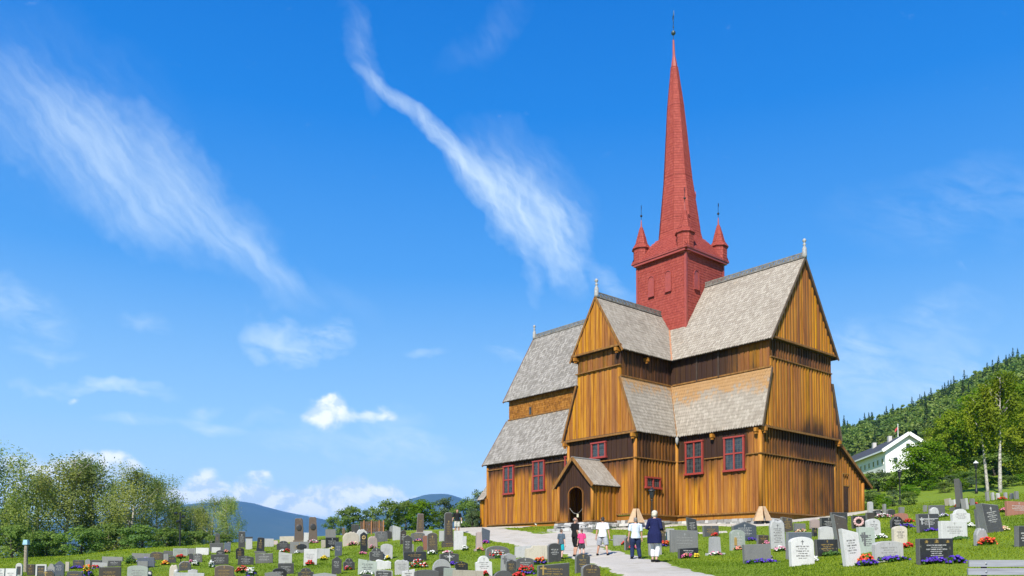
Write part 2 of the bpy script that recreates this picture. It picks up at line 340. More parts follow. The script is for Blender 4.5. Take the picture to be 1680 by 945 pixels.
# ------------------------------------------------------------------ terrain: churchyard slope, valley on the left, wooded hill on the right
H0 = 927.0     # horizon row in the photo
def _col(lst, far):
    return [(d, (H0-y)/FPX*d) for d, y in lst] + far
VAL = [(150, -7), (300, -45), (900, -120), (3000, -125), (60000, -125)]
COLS = [
 (-900, _col([(5,1240),(14,1040),(25,985),(38,955),(46,940),(60,935),(80,945)], VAL)),
 (-250, _col([(5,1240),(14,1040),(25,985),(38,952),(46,937),(52,930),(60,928),(80,940)], VAL)),
 (100, _col([(5,1235),(14,1032),(25,980),(38,946),(46,931),(52,921),(60,916),(75,922),(110,942)], VAL)),
 (230, _col([(5,1235),(14,1030),(25,980),(36,950),(43,931),(50,912),(56,904),(62,902),(80,915),(120,936)], VAL)),
 (500, _col([(5,1230),(14,1025),(25,972),(35,941),(41,927),(51,907),(61,888),(70,884),(90,890),(120,905)], [(200,-2),(300,-35),(900,-115),(3000,-125),(60000,-125)])),
 (700, _col([(5,1225),(14,1022),(22,978),(31,944),(38,920),(43,905),(52,889),(62,874),(70,871),(90,878)], [(150,4),(300,-20),(900,-100),(3000,-120),(60000,-120)])),
 (850, _col([(5,1225),(14,1018),(22,972),(28,950),(31,941),(36,920),(42,902),(50,884),(60,870),(70,865),(90,868)], [(150,9),(300,5),(600,-10),(1500,-60),(60000,-100)])),
 (985, _col([(5,1220),(14,1012),(22,955),(28,933),(36,917),(42,899),(48,881),(52,870),(60,862),(90,858)], [(150,14),(300,22),(430,30),(900,40),(3000,30),(60000,0)])),
 (1120, _col([(5,1215),(14,1006),(22,947),(29,925),(33,915),(37,905),(43,886),(47,876),(51,866),(60,858),(90,846)], [(150,18),(300,34),(430,44),(600,46),(1500,60),(60000,0)])),
 (1240, _col([(5,1205),(14,1000),(22,948),(28,924),(36,902),(42,886),(46,876),(50,862),(60,853),(90,834)], [(150,20),(300,40),(430,54),(600,54),(1500,60),(60000,0)])),
 (1320, _col([(5,1195),(14,985),(24,928),(28,917),(33,900),(37,886),(42,872),(48,860),(60,847),(90,822)], [(150,17),(300,42),(430,58),(600,56),(1500,60),(60000,0)])),
 (1400, _col([(5,1185),(14,980),(23,928),(29,906),(37,880),(44,864),(50,852),(60,840),(90,808),(130,799),(190,788)], [(260,28),(350,46),(430,59),(600,58),(1500,60),(60000,0)])),
 (1530, _col([(5,1190),(14,1000),(21,924),(31,884),(36,872),(40,860),(52,838),(70,815),(100,790),(130,778),(190,765)], [(300,47),(430,73),(600,75),(1500,70),(60000,0)])),
 (1620, _col([(5,1185),(14,998),(22,908),(30,874),(33,866),(42,845),(58,820),(75,800),(100,775),(130,764),(190,735)], [(300,58),(430,87),(600,90),(1500,80),(60000,0)])),
 (1900, _col([(5,1175),(14,990),(22,895),(30,857),(42,822),(58,797),(75,776),(100,750),(200,690)], [(300,80),(430,120),(600,130),(1500,110),(60000,0)])),
 (2500, _col([(5,1140),(14,950),(22,885),(30,845),(42,808),(58,780),(75,755),(100,730),(200,660)], [(300,95),(430,145),(600,160),(1500,130),(60000,0)])),
]
_DG = np.concatenate([np.arange(4, 110, .5), np.geomspace(110, 60000, 120)])
def _pchip(xs, ys, xq):
    xs = np.array(xs, float); ys = np.array(ys, float); h = np.diff(xs); dl = np.diff(ys)/h; m = np.zeros_like(ys)
    for i in range(1, len(xs)-1):
        if dl[i-1]*dl[i] > 0: w1 = 2*h[i]+h[i-1]; w2 = h[i]+2*h[i-1]; m[i] = (w1+w2)/(w1/dl[i-1]+w2/dl[i])
    m[0] = dl[0]; m[-1] = dl[-1]
    i = np.clip(np.searchsorted(xs, xq)-1, 0, len(h)-1); t = (xq-xs[i])/h[i]; t = np.clip(t, 0, 1)
    return ((1+2*t)*(1-t)**2*ys[i] + t*(1-t)**2*h[i]*m[i] + t*t*(3-2*t)*ys[i+1] + t*t*(t-1)*h[i]*m[i+1])
_TX = np.array([(c[0]-840)/FPX for c in COLS]); _TZ = np.array([_pchip([d for d, _ in c[1]], [z for _, z in c[1]], _DG) for c in COLS])
_TF = np.linspace(_TX[0], _TX[-1], 260); _ZF = np.array([np.interp(_TF, _TX, _TZ[:, j]) for j in range(len(_DG))]).T
_k = np.exp(-np.linspace(-2, 2, 13)**2); _k /= _k.sum()
_ZP = np.pad(_ZF, ((6, 6), (0, 0)), mode='edge'); _ZF = sum(_k[i]*_ZP[i:i+len(_TF)] for i in range(13))
def gz(X, Y):
    X = np.asarray(X, float); Y = np.asarray(Y, float); d = np.clip(Y, 5, 59000)
    t = np.clip(X/np.maximum(d, 9), _TF[0], _TF[-1]); fi = (t-_TF[0])/(_TF[1]-_TF[0]); i = np.clip(fi.astype(int), 0, len(_TF)-2); fi = fi-i
    j = np.clip(np.searchsorted(_DG, d)-1, 0, len(_DG)-2); fj = (d-_DG[j])/(_DG[j+1]-_DG[j])
    z = (_ZF[i, j]*(1-fi)+_ZF[i+1, j]*fi)*(1-fj) + (_ZF[i, j+1]*(1-fi)+_ZF[i+1, j+1]*fi)*fj
    return z + EYE
def ray(x, y, d):
    """world point seen at photo pixel (x, y) at distance d along the view"""
    xc, yc = (x-840)/FPX, (PCY-y)/FPX
    Yd = math.cos(PITCH)-math.sin(PITCH)*yc; Zd = math.sin(PITCH)+math.cos(PITCH)*yc
    k = d/Yd; return Vector((xc*k, d, EYE+Zd*k))
def ground_at(x, y, d0=12, d1=130):
    """first place where the ground is met below the line of sight to photo pixel (x, y)"""
    ds = np.arange(d0, d1, .1); pts = np.array([ray(x, y, d) for d in (d0, d1)]); 
    t = (ds-d0)/(d1-d0); X = pts[0, 0]+(pts[1, 0]-pts[0, 0])*t; Z = pts[0, 2]+(pts[1, 2]-pts[0, 2])*t
    g = gz(X, ds); hit = np.nonzero(g >= Z)[0]
    i = hit[0] if len(hit) else int(np.argmin(np.abs(g-Z)))
    return Vector((X[i], ds[i], g[i]))

def f_grass_ground(T):
    co = objco(T)
    n1 = T.noise(co, .35, 5, .6); n2 = T.noise(co, 3.0, 4, .65); n3 = T.noise(co, 26, 3, .7); n4 = T.noise(co, .09, 3, .6)
    k = T.ramp(n3, [(.25, (.115, .18, .009)), (.5, (.185, .265, .016)), (.78, (.255, .33, .03))])
    k = T.mix(T.math('MULTIPLY', T.step(n1, .45, .7), .5), k, (.17, .235, .03, 1))
    k = T.mix(T.math('MULTIPLY', T.step(n2, .55, .8), .5), k, (.24, .25, .065, 1))
    k = T.mix(T.math('MULTIPLY', T.step(n4, .5, .75), .35), k, (.065, .15, .012, 1))
    P(T, Base_Color=k, Roughness=.85, Specular_IOR_Level=.15); bump(T, T.math('ADD', n3, n2), .7, .05)
GRASS_GROUND = mat('lawn', f_grass_ground)
def build_ground():
    xs = np.concatenate([-np.geomspace(46, 11500, 46)[::-1], np.arange(-45, 52.1, .7), np.geomspace(53, 11500, 46)])
    ys = np.concatenate([np.linspace(-60, 2, 8), np.arange(5, 78, .7), np.geomspace(79, 11800, 70)])
    XX, YY = np.meshgrid(xs, ys); Z = gz(XX, YY)
    und = .05*np.sin(XX*.9+1.3*np.sin(YY*.5))*np.sin(YY*.8+.7*np.sin(XX*.4)); Z = Z+np.where((YY < 70) & (YY > 8), und*.7, 0)
    v = np.stack([XX.ravel(), YY.ravel(), Z.ravel()], 1); nx = len(xs); ny = len(ys)
    i = (np.arange(ny-1)[:, None]*nx+np.arange(nx-1)[None]).ravel()
    f = np.stack([i, i+1, i+1+nx, i+nx], 1)
    o = np_mesh('ground', v, f, GRASS_GROUND, smooth=True); tag(o, kind='structure')
    return o
build_ground()
def und(X, Y): return .035*np.sin(X*.9+1.3*np.sin(Y*.5))*np.sin(Y*.8+.7*np.sin(X*.4))
def gzu(X, Y): return float(gz(X, Y) + und(X, Y))

def f_gravel(T):
    co = objco(T); n = T.noise(co, 45, 3, .7); n2 = T.noise(co, 1.1, 4, .6); n3 = T.noise(co, 9, 3, .6)
    k = T.ramp(n, [(.25, (.36, .325, .275)), (.5, (.52, .48, .415)), (.75, (.66, .62, .545))])
    k = T.mix(T.math('MULTIPLY', T.step(n2, .48, .7), .55), k, (.34, .30, .22, 1)); k = T.mix(T.math('MULTIPLY', T.step(n3, .6, .8), .35), k, (.26, .24, .20, 1))
    P(T, Base_Color=k, Roughness=.95, Specular_IOR_Level=.1); bump(T, n, .6, .02)
GRAVEL = mat('gravel', f_gravel)
PATHS = []
def strip(name, pts, widths, lift=.035):
    """gravel strip draped over the ground; pts in world x, y"""
    P2 = []; W2 = []
    for k in range(len(pts)-1):
        a, b = np.array(pts[k]), np.array(pts[k+1]); n = max(2, int(np.linalg.norm(b-a)/.35))
        for t in np.arange(n)/n: P2.append(a+(b-a)*t); W2.append(widths[k]+(widths[k+1]-widths[k])*t)
    P2.append(np.array(pts[-1])); W2.append(widths[-1]); P2 = np.array(P2); W2 = np.array(W2)
    ker = np.ones(9)/9
    if len(P2) > 20:
        pad = np.concatenate([np.repeat(P2[:1], 4, 0), P2, np.repeat(P2[-1:], 4, 0)]); P2 = np.stack([np.convolve(pad[:, i], ker, 'valid') for i in (0, 1)], 1)
    tg = np.gradient(P2, axis=0); tg /= np.linalg.norm(tg, axis=1)[:, None]+1e-9; nr = np.stack([-tg[:, 1], tg[:, 0]], 1)
    m = 13; vs = []
    for i in range(len(P2)):
        jl = .12*math.sin(i*.7)+.09*math.sin(i*1.9+1)+.06*math.sin(i*4.1); jr = .12*math.sin(i*.6+2)+.09*math.sin(i*2.3)+.06*math.sin(i*3.7)
        for j in range(m):
            u = -1+2*j/(m-1); w = W2[i]/2+(jl if u < 0 else jr)
            p = P2[i]+nr[i]*u*w; e = lift if 0 < j < m-1 else -.05
            vs.append((p[0], p[1], gzu(p[0], p[1])+e))
    n = len(P2); i = (np.arange(n-1)[:, None]*m+np.arange(m-1)[None]).ravel()
    o = np_mesh(name, np.array(vs), np.stack([i, i+1, i+1+m, i+m], 1), GRAVEL, smooth=True); tag(o, kind='structure'); PATHS.append((P2, W2))
    return o
def gp(x, d): return (float((x-840)/FPX*d), d)

# ------------------------------------------------------------------ the stave church, built in its own frame (x along the nave to the west gable, -y to the transept front)
S = .74
CH_LOC = (16.581*S, 80.964*S, EYE+4.191*S); CH_ROT = R_(-49.225)
CHM = Matrix.Translation(CH_LOC) @ Matrix.Rotation(CH_ROT, 4, 'Z')
church = empty('stave_church', CH_LOC, CH_ROT, label='tall wooden stave church of tarred boards with shingled roofs and a red spire', cat='church')
def L(u, v, z): return Vector((u*S, -v*S, z*S))
def cw(u, v, z=0): return CHM @ L(u, v, z)

def board_wall(name, org, sdir, ndir, s0, s1, bot, top, tar=None, pitch=None, parent=church, m=WOOD, relief=.045, breaks=(), zs=6, seed=1):  # tar: tarring, on some walls with painted shade added
    """vertical boarding: alternating proud and recessed boards between the curves bot(s) and top(s)"""
    pitch = pitch or (.29 if abs(ndir[0]) > .5 else .42)
    r = random.Random(seed); b = MB(); b.att = []
    org, sd, nd = Vector(org), Vector(sdir), Vector(ndir)
    cuts = [s0]; s = s0
    while s < s1-.12: s = min(s1, s+pitch*r.uniform(.8, 1.25)*(.58 if len(cuts) % 2 else .5)*1.0); cuts.append(s)
    cuts[-1] = s1
    cuts = sorted(set([round(c, 4) for c in cuts]+[round(x, 4) for x in breaks if s0 < x < s1]))
    for i in range(len(cuts)-1):
        a, c = cuts[i], cuts[i+1]
        if c-a < .004: continue
        e = relief if i % 2 else 0.0; e += r.uniform(-.004, .004)
        ea, ec = a+.008, c-.008
        za0, zc0, za1, zc1 = bot(ea), bot(ec), top(ea), top(ec)
        if max(za1-za0, zc1-zc0) < .02: continue
        n0 = len(b.v)
        for k in range(zs+1):
            t = k/zs
            for ss, z0, z1, dep in ((ea, za0, za1, e), (ec, zc0, zc1, e), (ea, za0, za1, -.05), (ec, zc0, zc1, -.05)):
                z = z0+(z1-z0)*t; b.v.append(tuple(org+sd*ss+nd*dep+Vector((0, 0, z)))); b.att.append(tar(ss, z) if tar else 0.0)
        for k in range(zs):
            q = n0+4*k
            b.face((q, q+1, q+5, q+4)); b.face((q+1, q+3, q+7, q+5)); b.face((q+2, q, q+4, q+6))
        q = n0+4*zs; b.face((q, q+1, q+3, q+2)); b.face((n0+1, n0, n0+2, n0+3))
    return b.build(name, m, parent)
def shingles(name, eL, eR, tR, tL, parent=church, m=SHINGLE, expo=.24, sw=.185, slab=.09, tar=None, under=True, flare=0.0, seed=3):
    """a roof (or wall) plane covered by real pointed shingles; corner order: eave left, eave right, top right, top left seen from outside"""
    r = random.Random(seed); eL, eR, tR, tL = Vector(eL), Vector(eR), Vector(tR), Vector(tL)
    n = (eR-eL).cross(tL-eL); n.normalize()
    H = ((tL+tR)/2-(eL+eR)/2); s_ = (eR-eL).normalized(); H = H-s_*H.dot(s_); hl = H.length; hd = H.normalized()
    sL0, sR0 = 0.0, (eR-eL).dot(s_); sL1, sR1 = (tL-eL).dot(s_), (tR-eL).dot(s_)
    b = MB(); b.att = []
    rows = int(hl/expo)+1; Ls = expo*1.75
    for i in range(rows):
        h = i*expo; t = h/hl; a = sL0+(sL1-sL0)*t; c = sR0+(sR1-sR0)*t
        if c-a < .03: continue
        cnt = max(1, int(round((c-a)/sw))); w = (c-a)/cnt; off = .5 if i % 2 else 0
        for k in range(cnt+(1 if off else 0)):
            x0 = a+(k-off)*w; x1 = x0+w; x0 = max(a, x0)+.006; x1 = min(c, x1)-.006
            if x1-x0 < .02: continue
            jj = r.uniform(-.018, .018); hh = h+jj; topv = min(hl, hh+Ls); xm = (x0+x1)/2; lo, hi = .030+r.uniform(0, .014), .004
            pts = [(x0, topv, hi), (x0, hh+.3*w, lo-.004), (xm, hh-.25*w, lo), (x1, hh+.3*w, lo-.004), (x1, topv, hi)]
            n0 = len(b.v)
            for x, y, e in pts:
                q = min(max(y/hl, 0), 1); fl = flare*(1-q)**2*4*(0.25) if flare else 0
                b.v.append(tuple(eL+s_*x+hd*y+n*(e+fl))); b.att.append(tar(y/hl, x) if tar else 0.0)
            for j in (1, 2, 3):
                x, y, e = pts[j]; b.v.append(tuple(eL+s_*x+hd*y+n*(e-.024))); b.att.append(b.att[n0+j])
            b.face((n0, n0+1, n0+2, n0+3, n0+4)); b.face((n0+1, n0+5, n0+6, n0+2)); b.face((n0+2, n0+6, n0+7, n0+3))
    o = b.build(name, m, parent)
    if under:
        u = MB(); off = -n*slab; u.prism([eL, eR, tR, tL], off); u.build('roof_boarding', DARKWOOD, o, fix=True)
    return o
Z0, ZB, ZLE, ZLT, ZUE, ZR, ZRT = 0, 4.85, 7.04, 12.02, 14.25, 22.25, 19.53
VA, VC, OL, OU, UTA, UTC, UW, VT, T_ = 6.0, 4.92, .39, .56, 4.05, 2.63, 12.58, 11.56, 2.94
UE, VF = 13.38, 12.11
const = lambda z: (lambda s: z*S)
# ---- roofs
toptar = lambda q, x: max(0, (q-.48)*2.1)
shingles('nave_upper_roof', L(3.19,5.48,ZUE), L(UE,5.48,ZUE), L(UE,0,ZR), L(-1.64,0,ZR), seed=1)
shingles('nave_lower_roof', L(4.43,6.39,ZLE), L(13.08,6.39,ZLE), L(13.08,VC,ZLT), L(UTC,VC,ZLT), tar=toptar, seed=2)
shingles('north_upper_roof', L(UE,-5.48,ZUE), L(-21.4,-5.48,ZUE), L(-21.4,0,ZR), L(UE,0,ZR), expo=.26, sw=.2, seed=3)
shingles('north_lower_roof', L(13.08,-6.39,ZLE), L(-3,-6.39,ZLE), L(-3,-VC,ZLT), L(13.08,-VC,ZLT), expo=.26, sw=.2, seed=4)
shingles('transept_upper_roof', L(3.19,VF,ZUE), L(3.19,5.48,ZUE), L(0,1.86,ZRT), L(0,VF,ZRT), seed=5)
shingles('transept_upper_roof', L(-3.19,5.0,ZUE), L(-3.19,VF,ZUE), L(0,VF,ZRT), L(0,1.7,ZRT), seed=6)
shingles('transept_lower_roof', L(4.43,11.9,ZLE), L(4.43,6.39,ZLE), L(UTC,VC,ZLT), L(UTC,11.9,ZLT), tar=lambda q, x: max(0, (q-.62)*2.0), seed=7)
shingles('transept_lower_roof', L(-4.43,7.5,ZLE), L(-4.43,11.9,ZLE), L(-UTC,11.9,ZLT), L(-UTC,4.5,ZLT), seed=8)
SHINGLE_G = mat('grey_shingle', shingle_fn([(0, (.215, .195, .17)), (.4, (.275, .255, .225)), (.75, (.33, .305, .275)), (1, (.39, .365, .33))], (.13, .115, .095), tarcol=(.40,.22,.05)))
shingles('chancel_upper_roof', L(-21.4,4.74,14.2), L(-2.9,4.74,14.2), L(-.3,0,22.3), L(-21.4,0,22.3), m=SHINGLE_G, seed=9)
shingles('chancel_lower_roof', L(-21.4,7.76,6.71), L(-4.3,7.76,6.71), L(-2.5,4.18,12.07), L(-21.4,4.18,12.07), m=SHINGLE_G, tar=lambda q, x: max(0, (q-.93)*6), seed=10)
# ---- eave boards, verges, valleys
tb = MB()
def bargeboard(a, b, w=.2, t=.06, nrm=(0,0,1)): m = MB(); m.att = None; m.bar(a, b, t, w, up=nrm); return m
def barge(name, segs, t=.045, w=.14, m=TRIM):
    for a, c in segs: b = MB(); b.bar(a, c, t, w); b.build(name, m, church)
e = .03
VERGE = plain('weathered_verge', (.13, .085, .05), .8, var=.25, scale=3)
barge('bargeboard', [(L(UE+.04,5.5,ZUE-.12), L(UE+.04,0,ZR-.02)), (L(UE+.04,-5.5,ZUE-.12), L(UE+.04,0,ZR-.02))], m=VERGE)
barge('bargeboard', [(L(3.2,VF+.04,ZUE-.12), L(0,VF+.04,ZRT-.02)), (L(-3.2,VF+.04,ZUE-.12), L(0,VF+.04,ZRT-.02))])
barge('bargeboard', [(L(13.12,6.42,ZLE-.1), L(13.12,VC,ZLT-.05))], m=VERGE); barge('bargeboard', [(L(13.12,-6.42,ZLE-.1), L(13.12,-VC,ZLT-.05))], m=VERGE)
barge('bargeboard', [(L(4.46,11.95,ZLE-.1), L(UTC,11.95,ZLT-.05))]); barge('bargeboard', [(L(-4.46,11.95,ZLE-.1), L(-UTC,11.95,ZLT-.05))])
COPPER = plain('valley_gutter_wood', (.42, .19, .09), .6, var=.12)
b = MB(); b.bar(L(3.22,5.51,ZUE+.02), L(.95,2.96,18.02), .13, .07); b.build('valley_board', COPPER, church)
b = MB(); b.bar(L(4.46,6.42,ZLE+.02), L(UTC,VC,ZLT+.05), .10, .07); b.build('valley_board', TRIM, church)
b = MB(); b.lathe([(.02,-.42),(.09,-.3),(.12,-.12),(.09,.02),(.03,.08)], L(4.46,6.42,ZLE-.1), 10); b.build('valley_pendant', GREYWOOD, church)
for a, c in (((2.9,VC+.05,ZLT+.06),(13.0,VC+.05,ZLT+.06)), ((UTC+.05,5.0,ZLT+.06),(UTC+.05,11.8,ZLT+.06)), ((-21.2,4.23,12.13),(-3,4.23,12.13))):
    b = MB(); b.bar(L(*a), L(*c), .09, .1); b.build('roof_top_batten', TRIM, church)
# ---- boarded walls
def y_wall(name, v, u0, u1, bot, top, **k):   # faces south (-y)
    return board_wall(name, (0, -v*S, 0), (1, 0, 0), (0, -1, 0), u0*S, u1*S, bot, top, **k)
def x_wall(name, u, v0, v1, bot, top, sgn=1, **k):  # faces west (+x); s runs along -v
    return board_wall(name, (u*S, 0, 0), (0, 1, 0), (sgn, 0, 0), -v1*S, -v0*S, bot, top, **k)
g = lambda s, c, w: math.exp(-((s-c)/w)**2)
sm = lambda x, a, b: max(0, min(1, (x-a)/(b-a)))
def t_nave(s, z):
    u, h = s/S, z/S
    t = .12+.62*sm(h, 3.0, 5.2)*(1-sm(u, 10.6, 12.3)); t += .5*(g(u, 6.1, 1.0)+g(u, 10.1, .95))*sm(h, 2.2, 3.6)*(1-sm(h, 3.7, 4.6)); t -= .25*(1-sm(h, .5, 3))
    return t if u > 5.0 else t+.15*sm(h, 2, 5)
t_nave_up = lambda s, z: .95-.95*sm(s/S, 10.9, 12.2)
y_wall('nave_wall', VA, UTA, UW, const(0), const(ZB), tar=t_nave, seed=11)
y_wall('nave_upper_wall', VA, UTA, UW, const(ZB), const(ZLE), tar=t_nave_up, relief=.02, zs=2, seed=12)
def t_west(s, z):
    v, h = -s/S, z/S; return .20+.50*sm(-v, -4.0, 4)+.16*sm(h, 3.6, 4.9)-.1*sm(h, 1.5, 0)
x_wall('west_wall', UW, -VA, VA, const(0), const(ZB), tar=t_west, relief=.09, seed=13)
x_wall('west_upper_wall', UW, -VA, VA, const(ZB), const(ZLE+.2), tar=lambda s, z: .42+.45*sm(s/S, -4.5, 0.5)*sm(z/S, 4.6, 5.6), relief=.09, seed=14)  # darkened beyond its tarring to paint in shade below the middle wall
def lowtop(vc, va, z0=ZLE, z1=ZLT, cap=ZUE):
    def f(s):
        a = abs(s)/S
        return (cap if a <= vc else z1+(z0-z1)*(a-vc)/(va-vc))*S
    return f
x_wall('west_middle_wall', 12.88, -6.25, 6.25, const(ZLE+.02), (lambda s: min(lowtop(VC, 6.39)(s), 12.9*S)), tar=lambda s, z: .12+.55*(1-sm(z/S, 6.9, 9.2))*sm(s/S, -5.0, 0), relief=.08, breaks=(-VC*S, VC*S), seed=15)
x_wall('west_frieze', 12.86, -VC, VC, const(12.9), const(ZUE+.35), tar=lambda s, z: .60, relief=.07, zs=3, seed=16)  # tarred brown, with shade under the gable put into the colour
gab = lambda half, z0, z1: (lambda s: (z1-(z1-z0)*abs(s)/S/half)*S-.06)
x_wall('west_gable', UE-.22, -5.3, 5.3, const(14.45), gab(5.48, ZUE, ZR), tar=lambda s, z: -.22, breaks=(0,), relief=.06, seed=17)
# transept front
def t_front(s, z):
    u, h = s/S, z/S; return .05+.72*sm(h, 2.6, 4.8)*(1-.25*sm(u, 2.5, 4))-.1*(1-sm(h, .5, 2))
y_wall('transept_wall', VT, -UTA, UTA, const(0), const(ZB), tar=t_front, relief=.03, seed=18)
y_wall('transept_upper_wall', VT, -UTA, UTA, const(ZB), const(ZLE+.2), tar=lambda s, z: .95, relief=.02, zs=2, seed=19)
y_wall('transept_middle_wall', VT+.16, -4.3, 4.3, const(ZLE+.02), (lambda s: min(lowtop(UTC, 4.43)(s), 13.0*S)), tar=lambda s, z: -.06+.1*sm(z/S, 11, 13)+.35*g(s/S, 3.9, .45), relief=.03, breaks=(-UTC*S, UTC*S), seed=20)
y_wall('transept_frieze', VT+.14, -UTC, UTC, const(13.0), const(ZUE+.5), tar=lambda s, z: .5+.3*g(s/S, 2.5, .7), relief=.03, zs=3, seed=21)  # dark tone is partly tarring, partly painted shade of the gable above
y_wall('transept_gable', VF-.06, -3.05, 3.05, const(14.68), gab(3.19, ZUE, ZRT), tar=lambda s, z: -.15+.7*g(s/S, 1.9, .75)*(1-sm(z/S, 15.2, 17)), breaks=(0,), relief=.03, seed=22)
x_wall('transept_side_wall', UTA, VA, VT, const(0), const(ZB), tar=lambda s, z: .33+.14*sm(z/S, 3.5, 4.8), relief=.08, seed=23)
x_wall('transept_side_upper_wall', UTA, VA, VT, const(ZB), const(ZLE), tar=lambda s, z: .62, relief=.08, zs=2, seed=24)  # eave shade painted in on top of the tarred tone
x_wall('transept_east_wall', -UTA, VA, VT, const(0), const(ZLE), sgn=-1, tar=lambda s, z: .4, seed=25)
x_wall('transept_clerestory', UTC, VC, VT, const(ZLT-.2), const(ZUE+.25), tar=lambda s, z: .66, relief=.03, zs=2, seed=26)  # shade of the roof eave painted into these boards along with their tarring
x_wall('transept_clerestory', -UTC, VC, VT, const(ZLT-.2), const(ZUE+.25), sgn=-1, tar=lambda s, z: .3, relief=.02, zs=2, seed=27)
y_wall('nave_clerestory', VC, UTC, 12.86, const(ZLT-.2), const(ZUE+.25), tar=lambda s, z: .98-.5*sm(s/S, 7.2, 9.5), relief=.02, zs=2, seed=28)  # tarred boards, deepened with painted eave shade
# chancel
def t_ch(s, z):
    u, h = s/S, z/S
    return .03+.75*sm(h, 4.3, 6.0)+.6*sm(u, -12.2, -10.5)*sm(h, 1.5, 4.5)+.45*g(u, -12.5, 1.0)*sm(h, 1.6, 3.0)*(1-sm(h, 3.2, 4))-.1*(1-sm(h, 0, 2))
y_wall('chancel_wall', 7.37, -21.03, -UTA, const(0), const(6.72), tar=t_ch, relief=.03, zs=8, seed=29)
shingles('chancel_clerestory', L(-21.03,4.18,11.9), L(-2.6,4.18,11.9), L(-2.6,4.18,14.5), L(-21.03,4.18,14.5), m=mat('tarred_shingle', shingle_fn([(0,(.20,.08,.012)),(.4,(.30,.12,.018)),(.8,(.37,.155,.024)),(1,(.42,.19,.04))],(.08,.036,.012),.7)), expo=.17, sw=.13, under=False, seed=30)
x_wall('chancel_end_wall', -21.03, -7.37, 7.37, const(0), (lambda s: (14.4 if abs(s)/S < 4.18 else 12.07+(6.71-12.07)*(abs(s)/S-4.18)/3.58)*S), sgn=-1, breaks=(-4.18*S, 4.18*S), seed=31)
x_wall('chancel_gable', -21.05, -4.7, 4.7, const(14.2), gab(4.74, 14.2, 22.3), sgn=-1, breaks=(0,), seed=32)
x_wall('north_end_wall', -3, -VA, -3, const(0), const(ZLE), sgn=-1, seed=33)
board_wall('north_wall', (0, VA*S, 0), (-1, 0, 0), (0, 1, 0), -UW*S, 3*S, const(0), const(ZLE), seed=34)
board_wall('north_clerestory', (0, VC*S, 0), (-1, 0, 0), (0, 1, 0), -UW*S, 21*S, const(6.5), const(ZUE+.3), seed=35, zs=2)
barge('bargeboard', [(L(-21.45,4.76,14.1), L(-21.45,0,22.26)), (L(-21.45,-5.5,14.1), L(-21.45,0,22.26))]); barge('bargeboard', [(L(-21.44,7.8,6.6), L(-21.44,4.18,12.02))])
# lean-to sacristy on the north side, seen at the right of the west front
ln = lambda s: (7.04-.15+(s/S-6.1)*(3.30-7.04)/(12.3-6.1))*S
board_wall('lean_to_wall', ((UW-.12)*S, 0, 0), (0, 1, 0), (1, 0, 0), 6.0*S, 11.45*S, const(0.05), ln, tar=lambda s, z: .42-.25*sm(s/S, 7.5, 9.5), relief=.06, seed=36)
board_wall('lean_to_wall', (0, 11.45*S, 0), (-1, 0, 0), (0, 1, 0), -(UW-.12)*S, -5*S, const(0), const(3.5), seed=37, zs=2)
shingles('lean_to_roof', L(UW+.25,-12.55,3.1), L(5,-12.55,3.1), L(5,-6.1,7.0), L(UW+.25,-6.1,7.0), expo=.24, sw=.18, seed=38)
barge('bargeboard', [(L(UW+.28,-6.3,6.93), L(UW+.28,-12.6,3.04))], t=.06, w=.2)
# ---- corner posts, string courses, sills
def post(u, v, z0, z1, r=.16):
    b = MB(); b.att = []
    b.tube([L(u, v, z0), L(u, v, (z0+z1)/2), L(u, v, z1)], r, 10); b.att = [.12]*len(b.v); b.build('corner_post', WOOD, church, smooth=True)
for q in ((UW-.05,VA-.05,0,ZLE), (UTA-.05,VT-.05,0,ZLE), (-UTA+.05,VT-.05,0,ZLE), (-20.98,7.32,0,6.7), (UW-.05,-VA+.05,0,ZLE), (UW-.1,-11.4,0,3.6), (UTA+.1,VA+.1,0,ZLE-.1)): post(*q, r=.13)
def course(name, segs, w=.12, h=.065, m=TRIM, tilt=0):
    for a, c in segs: b = MB(); b.bar(L(*a), L(*c), w, h); b.build(name, m, church)
course('string_course', [((UTA,VA+.1,ZB),(5.0,VA+.1,ZB)), ((7.15,VA+.1,ZB),(9.05,VA+.1,ZB)), ((11.3,VA+.1,ZB),(UW+.16,VA+.1,ZB))])
course('string_course', [((UW+.12,VA+.1,ZB),(UW+.12,-VA,ZB))]); course('string_course', [((-UTA-.1,VT+.1,ZB),(UTA+.16,VT+.1,ZB))]); course('string_course', [((UTA+.12,VT+.1,ZB),(UTA+.12,VA,ZB))])
course('string_course', [((12.98,VC+.05,12.9),(12.98,-VC-.05,12.9))]); course('string_course', [((-UTC-.1,VT+.3,13.03),(UTC+.1,VT+.3,13.03))])
course('eave_board', [((12.97,6.3,ZLE-.02),(12.97,-6.3,ZLE-.02))], .12, .12); course('eave_board', [((-4.35,VT+.28,ZLE-.02),(4.35,VT+.28,ZLE-.02))], .12, .12)
course('eave_board', [((UE-.13,5.2,14.5),(UE-.13,-5.2,14.5))], .12, .12); course('eave_board', [((-3.0,VF+.02,14.68),(3.0,VF+.02,14.68))], .12, .12)
